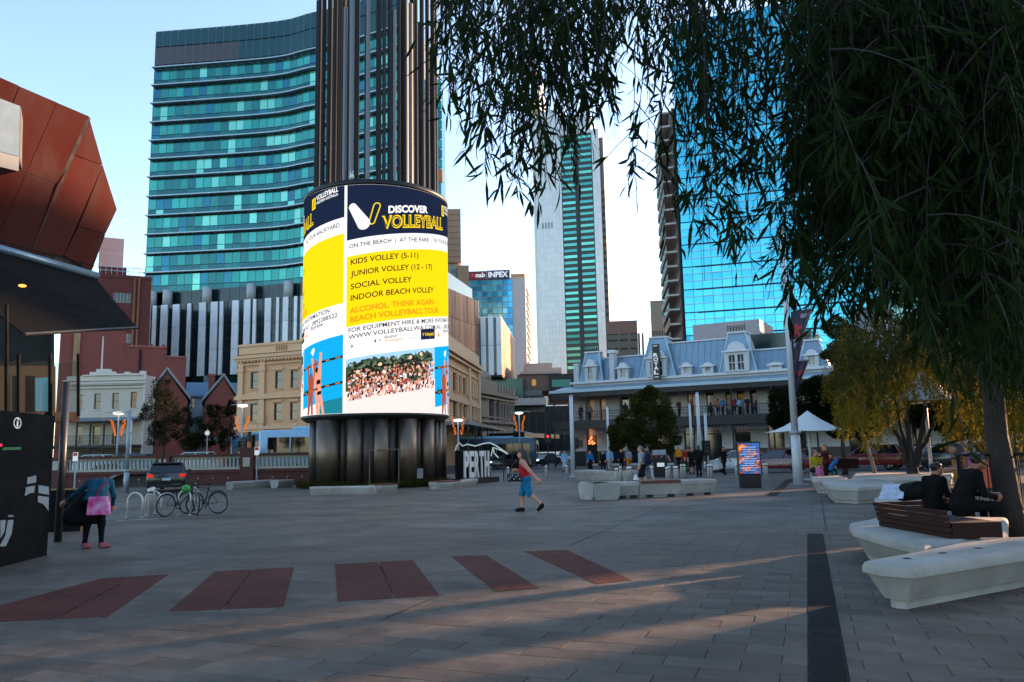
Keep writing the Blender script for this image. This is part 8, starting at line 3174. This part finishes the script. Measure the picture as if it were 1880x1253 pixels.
# ================================================================ trees
M_BARK = mat('rough grey brown bark', '#281f1a', rough=.9, var=.35, scale=6, bump=.8, bscale=14, stretch=(3, 3, .6))
M_BARK2 = mat('reddish bark', '#211711', rough=.9, var=.35, scale=5, bump=.7, bscale=12, stretch=(3, 3, .6))
def leaf_mat(name, col, col2, tr=.35):
    m = bpy.data.materials.new(name)
    m.use_nodes = True
    N, L = m.node_tree.nodes, m.node_tree.links
    b = N['Principled BSDF']
    geo = N.new('ShaderNodeNewGeometry')
    n = N.new('ShaderNodeTexNoise')
    n.inputs['Scale'].default_value = 1.3
    tc = N.new('ShaderNodeTexCoord')
    L.new(tc.outputs['Object'], n.inputs['Vector'])
    mx = N.new('ShaderNodeMix')
    mx.data_type = 'RGBA'
    ad = N.new('ShaderNodeMath')
    ad.operation = 'MULTIPLY_ADD'
    L.new(geo.outputs['Random Per Island'], ad.inputs[0])
    ad.inputs[1].default_value = .6
    m2 = N.new('ShaderNodeMath')
    m2.operation = 'MULTIPLY_ADD'
    m2.inputs[1].default_value, m2.inputs[2].default_value = 1.0, -.3
    L.new(n.outputs['Fac'], m2.inputs[0])
    L.new(m2.outputs[0], ad.inputs[2])
    L.new(ad.outputs[0], mx.inputs['Factor'])
    mx.inputs['A'].default_value = (*lin(col), 1)
    mx.inputs['B'].default_value = (*lin(col2), 1)
    L.new(mx.outputs['Result'], b.inputs['Base Color'])
    b.inputs['Roughness'].default_value = .6
    b.inputs['Specular IOR Level'].default_value = .04
    ts = N.new('ShaderNodeBsdfTranslucent')
    L.new(mx.outputs['Result'], ts.inputs['Color'])
    ms = N.new('ShaderNodeMixShader')
    ms.inputs[0].default_value = tr
    L.new(b.outputs[0], ms.inputs[1])
    L.new(ts.outputs[0], ms.inputs[2])
    L.new(ms.outputs[0], N['Material Output'].inputs['Surface'])
    MATS[name] = m
    return m
LF_PEP = leaf_mat('peppermint leaf', '#121f0c', '#263416', .3)
LF_GOLD = leaf_mat('sun tinted weeping leaf', '#454a1e', '#8f7826', .55)  # gold of the low sun painted into the leaf colour
LF_DARK = leaf_mat('dark dense leaf', '#10180c', '#222b14', .25)
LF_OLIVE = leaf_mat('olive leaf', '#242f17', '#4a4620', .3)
TWIG = mat('thin brown twig', '#1c1410', rough=.8)
class Leaves:
    def __init__(s):
        s.V, s.n = [], 0
    def add(s, P, D, L, W, rs, curve=.25):
        """numpy arrays: base points P, unit directions D, lengths L, widths W -> six-vertex curved blades"""
        n = len(P)
        a = rs.normal(size=(n, 3))
        side = np.cross(D, a)
        side /= np.maximum(np.linalg.norm(side, axis=1, keepdims=True), 1e-6)
        nor = np.cross(D, side)
        L, W = L[:, None], W[:, None]
        c = curve * L * rs.uniform(-1, 1, (n, 1))
        m1, m2 = P + D * L * .35 + nor * c * .55, P + D * L * .7 + nor * c * .45
        tip = P + D * L
        s.V.append(np.stack([P, m1 - side * W * .5, m1 + side * W * .5, m2 - side * W * .4, m2 + side * W * .4, tip], 1).reshape(-1, 3))
        s.n += n
    def mesh(s, name, m):
        V = np.concatenate(s.V)
        k = len(V) // 6
        base = (np.arange(k) * 6)[:, None]
        me = bpy.data.meshes.new(name)
        tri = np.concatenate([base + np.array([[0, 1, 2]]), base + np.array([[3, 5, 4]])])
        quad = base + np.array([[1, 3, 4, 2]])
        nv, nt_, nq = len(V), len(tri), len(quad)
        me.vertices.add(nv)
        me.vertices.foreach_set('co', V.astype(np.float32).ravel())
        loops = np.concatenate([tri.ravel(), quad.ravel()])
        me.loops.add(len(loops))
        me.loops.foreach_set('vertex_index', loops.astype(np.int32))
        me.polygons.add(nt_ + nq)
        ls = np.concatenate([np.arange(nt_) * 3, nt_ * 3 + np.arange(nq) * 4])
        me.polygons.foreach_set('loop_start', ls.astype(np.int32))
        me.polygons.foreach_set('loop_total', np.concatenate([np.full(nt_, 3), np.full(nq, 4)]).astype(np.int32))
        me.update(calc_edges=True)
        me.validate()
        me.materials.append(m)
        return me
def limb_pts(a, b_, sag, n=6, rn=None, wob=.12):
    out = []
    for i in range(n + 1):
        t = i / n
        p = a.lerp(b_, t)
        p.z += sag * 4 * t * (1 - t)
        if rn and 0 < i < n:
            p += Vector((rn.uniform(-wob, wob), rn.uniform(-wob, wob), rn.uniform(-wob, wob)))
        out.append(p)
    return out
def hang(lv, tw, p, length, rs, leafL=.105, leafW=.012, step=.035, sway=.12, twigs=3, keep=None, twr=.003):
    """one drooping strand from p straight down, dressed with narrow leaves and a few side sprays"""
    n = max(3, int(length / .12))
    a = rs.uniform(0, 2 * math.pi)
    sw = rs.uniform(0, sway)
    pts = []
    q = np.array(p, float)
    d = np.array([math.cos(a) * .35, math.sin(a) * .35, -.6])
    for i in range(n + 1):
        pts.append(q.copy())
        d = d * .7 + np.array([rs.normal() * .09, rs.normal() * .09, -.35])
        q = q + d / np.linalg.norm(d) * length / n
    runs = [np.array(pts)]
    for _ in range(twigs):
        i = rs.integers(0, max(1, n - 1))
        dd = rs.normal(size=3)
        dd[2] = -abs(dd[2]) * .7 - .25
        dd /= np.linalg.norm(dd)
        b_ = pts[i]
        l2 = min(.45, length * .4) * rs.uniform(.5, 1.)
        r_ = []
        for j in range(5):
            r_.append(b_ + dd * l2 * j / 4 + np.array([0, 0, -.35 * l2 * (j / 4) ** 2]))
        runs.append(np.array(r_))
    for r_ in runs:
        if tw is not None:
            tw.tube([Vector(x) for x in r_], [twr * (1.4 - .9 * i / (len(r_) - 1)) for i in range(len(r_))], 3, caps=False)
        seg_ = np.linalg.norm(np.diff(r_, axis=0), axis=1)
        tot = seg_.sum()
        m = max(2, int(tot / step))
        ts = np.sort(rs.uniform(.05, 1., m)) * tot
        cum = np.concatenate([[0], np.cumsum(seg_)])
        k = np.clip(np.searchsorted(cum, ts) - 1, 0, len(seg_) - 1)
        f = ((ts - cum[k]) / np.maximum(seg_[k], 1e-6))[:, None]
        P = r_[k] * (1 - f) + r_[k + 1] * f
        T = (r_[k + 1] - r_[k]) / seg_[k][:, None]
        D = T * .55 + rs.normal(size=(m, 3)) * .42 + np.array([0, 0, -.45])
        D /= np.linalg.norm(D, axis=1, keepdims=True)
        L = leafL * rs.uniform(.6, 1.25, m)
        W = leafW * rs.uniform(.75, 1.25, m)
        if keep is not None:
            keep.append((P, D, L, W))
        else:
            lv.add(P, D, L, W, rs)
def crown_clumps(lv, clumps, rs, n_each, leafL, leafW, droop=.3):
    for (c, r_) in clumps:
        n = n_each
        v = rs.normal(size=(n, 3))
        v /= np.linalg.norm(v, axis=1, keepdims=True)
        rad = rs.uniform(.35, 1., (n, 1)) ** .5
        P = np.array(c) + v * rad * np.array(r_)
        D = v * .6 + rs.normal(size=(n, 3)) * .6 + np.array([0, 0, -droop])
        D /= np.linalg.norm(D, axis=1, keepdims=True)
        lv.add(P, D, leafL * rs.uniform(.6, 1.3, n), leafW * rs.uniform(.7, 1.3, n), rs)
def tree(name, label, base, trunk_top, r_, limbs, bark, group=None):
    t = thing(name, label, 'tree', base, 0, group)
    rn = random.Random(len(label))
    mb = MB()
    pts = limb_pts(Vector((0, 0, -.05)), trunk_top, 0, 6, rn, r_ * .35)
    mb.tube(pts, [r_ * (1.35 if i == 0 else 1.) * (1 - .35 * i / 6) for i in range(7)], 12)
    mb.build('trunk', bark, t, True)
    for a, b_, ra in limbs:
        mb = MB()
        p = limb_pts(a, b_, rn.uniform(.05, .25) * (b_ - a).length * .4, 6, rn, .06 * (b_ - a).length * .5)
        mb.tube(p, [ra * (1 - .75 * i / 6) for i in range(7)], 8)
        mb.build('limb', bark, t, True)
    return t
# ---- near weeping tree: trunk just out of the picture to the right, boughs reaching over the camera
rs = np.random.default_rng(21)
nb_ = Vector((6.4, 4.4, 0))
tips = [at(830, -60, 5.2), at(960, -50, 4.6), at(1080, -70, 5.4), at(1200, -60, 4.4), at(1330, -60, 4.0), at(1450, -70, 5.0), at(1600, -80, 4.4), at(1750, -90, 6.0), at(1560, -60, 7.5), at(1780, -50, 8.2), at(1850, -80, 4.2)]
fork = Vector((-.8, .3, 3.4))
t1 = tree('weeping_tree', 'huge weeping tree whose dark drooping branches hang across the top right', nb_, fork, .34,
          [(fork, (p - nb_) + Vector((0, 0, .25)), .12) for p in tips], M_BARK)
LOW = [(790, 60), (800, 60), (830, 190), (860, 245), (900, 235), (930, 110), (945, 330), (990, 325), (1040, 300), (1075, 250), (1100, 195), (1120, 90), (1150, 120), (1200, 150), (1235, 300), (1270, 400), (1310, 475), (1340, 430), (1400, 420), (1440, 440), (1470, 540), (1560, 560), (1640, 540), (1700, 580), (1760, 640), (1880, 700)]
def low(px):
    return float(np.interp(px, [a for a, _ in LOW], [b_ for _, b_ in LOW]))
CL = np.array([815, 842, 870, 885, 905, 955, 975, 990, 1005, 1020, 1040, 1065, 1085, 1095, 1150, 1175, 1200, 1245, 1262, 1285, 1305, 1330, 1365, 1400, 1425])
keep = []
tw = MB()
lv = Leaves()
N_NEAR = 820
for i in range(N_NEAR):
    u = rs.random()
    if u < .23:
        px = float(rs.choice(CL)) + rs.normal() * 11
    else:
        px = 1430 + 470 * rs.random() ** .62
    px = min(max(px, 812), 1895)
    Y = rs.uniform(3.4, 6.0) if px < 1430 else rs.uniform(3.0, 7.5)
    lo_ = low(px)
    end = lo_ * (1 - .75 * rs.random() ** 1.6) if px < 1430 else lo_ * (1 - .9 * rs.random() ** 1.2)
    pe = at(px, max(end, 10), Y)
    top_z = at(px, -25, Y).z + rs.uniform(0, .3)
    start = top_z if px < 1430 else min(top_z, pe.z + rs.uniform(.7, 1.7))
    ln = start - pe.z
    hang(None, tw, (pe.x + rs.normal() * .05, pe.y, start), ln * 1.12, rs, .135 if px < 1250 else .125, .0165, .06 if px < 1430 else .036, .1, 2 if px < 1430 else 4, keep)
P = np.concatenate([k[0] for k in keep]); D = np.concatenate([k[1] for k in keep]); L = np.concatenate([k[2] for k in keep]); W = np.concatenate([k[3] for k in keep])
P = P - np.array(nb_)
dist = np.linalg.norm(P + np.array(nb_) - np.array([0, 0, CH]), axis=1)
Pw = P + np.array(nb_) - np.array([0, 0, CH])
zc_ = Pw @ np.array(fw)
sxp = Pw @ np.array(rt) / zc_ * F + CX
syp = CY - Pw @ np.array(up) / zc_ * F
inview = (sxp > 0) & (sxp < 1880) & (syp > 0)
rank = np.where(inview, dist, 1e9)
near_i = np.argsort(rank)[:300]
mask = np.ones(len(P), bool)
mask[near_i] = False
lv.add(P[mask], D[mask], L[mask], W[mask], rs)
o = link('foliage', lv.mesh('foliage', LF_PEP), t1)
o['kind'] = 'stuff'
for i in range(len(tw.v)):
    x, y, z = tw.v[i]
    tw.v[i] = (x - nb_.x, y - nb_.y, z)
tw.build('twigs', TWIG, t1)['kind'] = 'stuff'
variants = []
for k in range(4):
    l1 = Leaves()
    l1.add(np.zeros((1, 3)), np.array([[0, 0, 1.]]), np.array([1.]), np.array([.125]), np.random.default_rng(k + 3), .3)
    variants.append(l1.mesh('leaf', LF_PEP))
for c_, i in enumerate(near_i):
    o = link('leaf', variants[c_ % 4], t1)
    q = Vector(D[i]).to_track_quat('Z', 'Y').to_matrix().to_4x4()
    o.matrix_local = Matrix.Translation(Vector(P[i])) @ q @ Matrix.Rotation(rs.uniform(0, 6.28), 4, 'Z') @ Matrix.Diagonal((L[i], L[i], L[i], 1))
# ---- second weeping tree behind the railing
tb_ = gnd(1853, 985)
fk = Vector((-.05, .1, 3.7))
tips = [Vector((x, y, z)) for x, y, z in ((-3.4, -1.8, 5.4), (-2.4, 1.6, 6.2), (-.6, -2.2, 6.6), (1.8, -1.2, 6.2), (2.2, 1.8, 5.8), (-1.2, .4, 7.4), (.6, .8, 7.2))]
t2 = tree('weeping_tree', 'dark weeping tree with thick trunk rising inside the railing at right', tb_, fk, .24, [(fk, q, .13) for q in tips], M_BARK2)
lv = Leaves()
tw = MB()
for i in range(1500):
    px = rs.uniform(1480, 2060)
    Y = rs.uniform(11.0, 18.)
    bot = np.interp(px, [1500, 1560, 1640, 1700, 1760, 1820, 1880, 2060], [450, 520, 540, 580, 640, 700, 730, 730])
    pe = at(px, 0, Y)
    ez = at(px, bot, Y).z + abs(rs.normal()) * 1.6
    if math.hypot(pe.x - tb_.x, Y - tb_.y) > 5.2:
        continue
    ln = rs.uniform(.8, 2.2)
    hang(lv, None, (pe.x - tb_.x, Y - tb_.y, ez + ln), ln, rs, .12, .017, .05, .15, 4)
for c_, r_ in [((x * .8, y * .8, z - .3), (1.7, 1.7, 1.2)) for x, y, z in ((-3.0, -1.4, 5.6), (-2.4, 1.6, 6.0), (-.6, -2, 6.4), (1.8, -1.2, 6.1), (2.2, 1.8, 5.8), (-1.2, .4, 7.2), (.6, .8, 7.2), (-.4, 0, 5.2), (1.2, 0, 4.8))]:
    crown_clumps(lv, [(c_, r_)], rs, 2600, .12, .018, .9)
o = link('crown', lv.mesh('crown', LF_PEP), t2)
o['kind'] = 'stuff'
# ---- multi stemmed weeping tree in the planter, its low ends coloured gold for sunlight
tm = gnd(1678, 893)
t3 = thing('weeping_tree', 'multi stemmed weeping tree with golden sunlit drooping ends in the planter', 'tree', tm)
rn = random.Random(8)
for (x, y, z, r_) in ((-.9, .3, 2.6, .1), (.1, .2, 3.0, .11), (.8, .1, 2.6, .1), (1.5, .4, 2.3, .085), (-.3, .6, 3.3, .08)):
    mb = MB()
    mb.tube(limb_pts(Vector((0, 0, .5)), Vector((x, y, z + .6)), .1, 6, rn, .06), [r_ * (1.2 - .6 * i / 6) for i in range(7)], 8)
    mb.build('limb', M_BARK2, t3, True)
mb = MB()
mb.tube([(0, 0, -.02), (.02, 0, .35), (0, .02, .75)], [.34, .25, .22], 12)
mb.build('trunk', M_BARK2, t3, True)
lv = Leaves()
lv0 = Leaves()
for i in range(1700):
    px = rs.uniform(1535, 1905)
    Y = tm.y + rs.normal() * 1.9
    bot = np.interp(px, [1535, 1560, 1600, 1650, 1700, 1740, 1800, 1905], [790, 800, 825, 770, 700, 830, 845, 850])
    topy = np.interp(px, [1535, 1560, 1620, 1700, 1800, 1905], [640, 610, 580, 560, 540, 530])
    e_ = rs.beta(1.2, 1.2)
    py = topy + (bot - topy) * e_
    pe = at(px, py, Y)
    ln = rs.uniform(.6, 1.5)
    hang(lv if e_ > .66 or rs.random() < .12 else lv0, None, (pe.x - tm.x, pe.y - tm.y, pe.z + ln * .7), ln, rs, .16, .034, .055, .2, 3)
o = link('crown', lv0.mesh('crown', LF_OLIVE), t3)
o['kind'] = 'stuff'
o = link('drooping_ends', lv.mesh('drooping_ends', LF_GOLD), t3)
o['kind'] = 'stuff'
# slim leaning tree in the glowing planter
q = gnd(1622, 892)
t4 = tree('young_tree', 'slim leaning grey trunk growing from the glowing planter', q + Vector((0, .6, .3)), Vector((-.75, .4, 4.2)), .075, [(Vector((-.6, .3, 3.4)), Vector((-1.3, .5, 4.6)), .03), (Vector((-.7, .35, 3.8)), Vector((.0, .6, 4.9)), .03)], mat('pale grey bark', '#6f6259', rough=.85, var=.3, scale=8))
lv = Leaves()
for i in range(120):
    a = rs.uniform(0, 6.28)
    hang(lv, None, (-.8 + math.cos(a) * rs.uniform(0, 1.1), .4 + math.sin(a) * rs.uniform(0, 1.1), rs.uniform(3.9, 5.2)), rs.uniform(.5, 1.2), rs, .15, .026, .06, .2, 3)
link('crown', lv.mesh('crown', LF_GOLD), t4)['kind'] = 'stuff'
def blob_tree(name, label, base, H_, cl, n_each, ll, lw, m, tr=.14, bark=M_BARK, group='background trees'):
    cz = min(c[0][2] - c[1][2] * .6 for c in cl)
    top = Vector((0, 0, max(cz, H_ * .25)))
    t = tree(name, label, base, top, tr, [(top, Vector(c[0]), tr * .55) for c in cl[:5]], bark, group)
    lv = Leaves()
    crown_clumps(lv, [(c, tuple(x * .85 for x in r_)) for c, r_ in cl], rs, int(n_each * .7), ll, lw, .35)
    ex = []
    for c, r_ in cl * 3:
        v = rs.normal(size=3)
        v /= np.linalg.norm(v)
        ex.append((np.array(c) + v * np.array(r_) * .95, tuple(x * rs.uniform(.2, .4) for x in r_)))
    crown_clumps(lv, ex, rs, int(n_each * .14), ll, lw, .35)
    link('crown', lv.mesh('crown', m), t)['kind'] = 'stuff'
    return t
def clumps_from_px(base, Y, lst, depth=1.):
    out = []
    for (px, py, rx, ry) in lst:
        c = at(px, py, Y) - base
        k = Y / 1462
        out.append(((c.x, c.y + random.uniform(-.5, .5) * depth, c.z), (rx * k, rx * k * .9, ry * k)))
    return out
b_ = gat(1180, 52)
blob_tree('round_tree', 'round bushy tree with rusty top in front of the hotel', b_, 5, clumps_from_px(b_, 52, [(1180, 740, 26, 26), (1205, 745, 30, 30), (1160, 770, 26, 24), (1195, 780, 40, 34), (1226, 770, 20, 30), (1140, 795, 24, 22), (1172, 805, 34, 24), (1215, 805, 28, 26), (1192, 722, 16, 14), (1130, 810, 14, 16)]), 2200, .16, .065, LF_OLIVE)
b_ = gat(1470, 50)
blob_tree('street_tree', 'dark broad tree behind the white umbrella', b_, 6, clumps_from_px(b_, 50, [(1440, 745, 30, 26), (1475, 735, 36, 34), (1510, 730, 34, 34), (1540, 745, 30, 34), (1430, 770, 20, 16), (1490, 770, 40, 24), (1540, 780, 34, 24), (1500, 705, 26, 16), (1580, 780, 30, 30)]), 2600, .18, .08, LF_DARK)
b_ = gat(1552, 46)
blob_tree('street_tree', 'tall olive tree right of the hotel with the sky behind its top', b_, 9, clumps_from_px(b_, 46, [(1540, 600, 26, 24), (1560, 625, 30, 24), (1535, 650, 26, 26), (1560, 665, 34, 28), (1545, 700, 34, 26), (1590, 660, 30, 26), (1600, 710, 36, 30), (1575, 740, 40, 30), (1640, 690, 30, 30)]), 2200, .17, .075, LF_OLIVE)
b_ = gat(1760, 44)
blob_tree('street_tree', 'dark mass of a tree filling the gap behind the weeping trees at right', b_, 9, clumps_from_px(b_, 44, [(1700, 640, 50, 40), (1760, 620, 50, 50), (1820, 640, 50, 50), (1880, 660, 60, 60), (1740, 700, 50, 40), (1810, 720, 60, 50), (1880, 740, 60, 50), (1700, 760, 40, 30), (1770, 780, 50, 28)]), 3600, .2, .09, LF_DARK)
b_ = gat(297, 45.5)
blob_tree('gum_tree', 'thin dark gum tree standing before the bridge wall', b_, 6, clumps_from_px(b_, 45.5, [(300, 712, 18, 20), (285, 735, 22, 22), (312, 742, 22, 22), (294, 765, 26, 20), (280, 790, 16, 16), (315, 778, 18, 18), (300, 805, 24, 16), (330, 800, 18, 16), (270, 760, 12, 16)]), 650, .15, .035, LF_DARK, .09)
for i, (px, lb, lst) in enumerate([(350, 'dark shrub tree behind the balustrade next to the gum tree', [(350, 790, 22, 26), (340, 765, 16, 18), (362, 808, 18, 16), (345, 815, 22, 14)]), (385, 'dense dark shrub beneath the brick gable', [(385, 775, 22, 26), (400, 800, 22, 22), (378, 805, 20, 20), (392, 755, 14, 14)]), (418, 'dark shrub touching the left edge of the cream bank', [(418, 775, 16, 26), (415, 805, 18, 20), (425, 750, 10, 14)])]):
    b_ = gat(px, 70)
    b_.z = .6
    blob_tree('shrub_tree', lb, b_, 4, clumps_from_px(b_, 70, lst), 1100, .17, .055, LF_DARK, .08)
# ivy-like grass at the tower foot
lv = Leaves()
n = 5000
a = rs.uniform(-1.5, 1.5, n)
P = np.stack([(3.95 + rs.uniform(-.1, .25, n)) * np.sin(a), -(3.95 + rs.uniform(-.1, .25, n)) * np.cos(a), rs.uniform(0, .12, n)], 1) + np.array(DC)
D = rs.normal(size=(n, 3)) * .4 + np.array([0, 0, 1.])
D /= np.linalg.norm(D, axis=1, keepdims=True)
lv.add(P, D, rs.uniform(.15, .42, n), rs.uniform(.012, .02, n), rs)
tag(link('grass', lv.mesh('grass', LF_OLIVE)), 'low green grasses around the foot of the screen tower', 'grass', kind='stuff')
# ================================================================ blocks added out of view to the right, spaced to shade the plaza
def sun_frame(t_, v_, z=0.):
    s_ = Vector((math.cos(SUN_AZ), math.sin(SUN_AZ), 0))
    n_ = Vector((-math.sin(SUN_AZ), math.cos(SUN_AZ), 0))
    return s_ * t_ + n_ * v_ + Vector((0, 0, z))
def side_block(label, t0, t1, v0, v1, hgt):
    p = sun_frame(t0, v0)
    t = thing('office_block', label, 'building', p, SUN_AZ)  # added sun blocker, here only for its shadow
    mb = MB()
    w_ = []
    n = max(1, int((v1 - v0) / 3.2))
    bx('wall', mat('tan precast wall', '#8d8377', rough=.7, var=.12), t, 0, t1 - t0, 0, v1 - v0, 0, hgt)
    for j in range(int(hgt / 3.5)):
        bx('window_band', M_GLZ, t, -.04, .02, .4, v1 - v0 - .4, 1.2 + j * 3.5, 2.9 + j * 3.5)
    bx('roof_edge', mat('tan precast wall'), t, -.3, t1 - t0 + .3, -.3 if v0 < 0 else 0, v1 - v0, hgt, hgt + .6)
side_block('added tan block beyond the right edge, shading the near plaza', 46, 60, -30, 5.72, 15)
side_block('added tan block beyond the right edge, shading the middle plaza', 46, 62, 8.9, 17.8, 17)
side_block('large added tan block beyond the right edge, shading the far plaza', 96, 118, 21.6, 47, 28)
tp = sun_frame(23, 6.62)  # pylon added to throw the dark band between the sun streaks
t = thing('shade_pylon', 'dark upright slab added beyond the right edge to cast a shadow band', 'sign', tp, SUN_AZ + R(90))
bx('case', M_BLK, t, -.45, .45, -.15, .15, .3, 5.6, .03)
bx('foot', M_GALV, t, -.5, .5, -.2, .2, 0, .3)
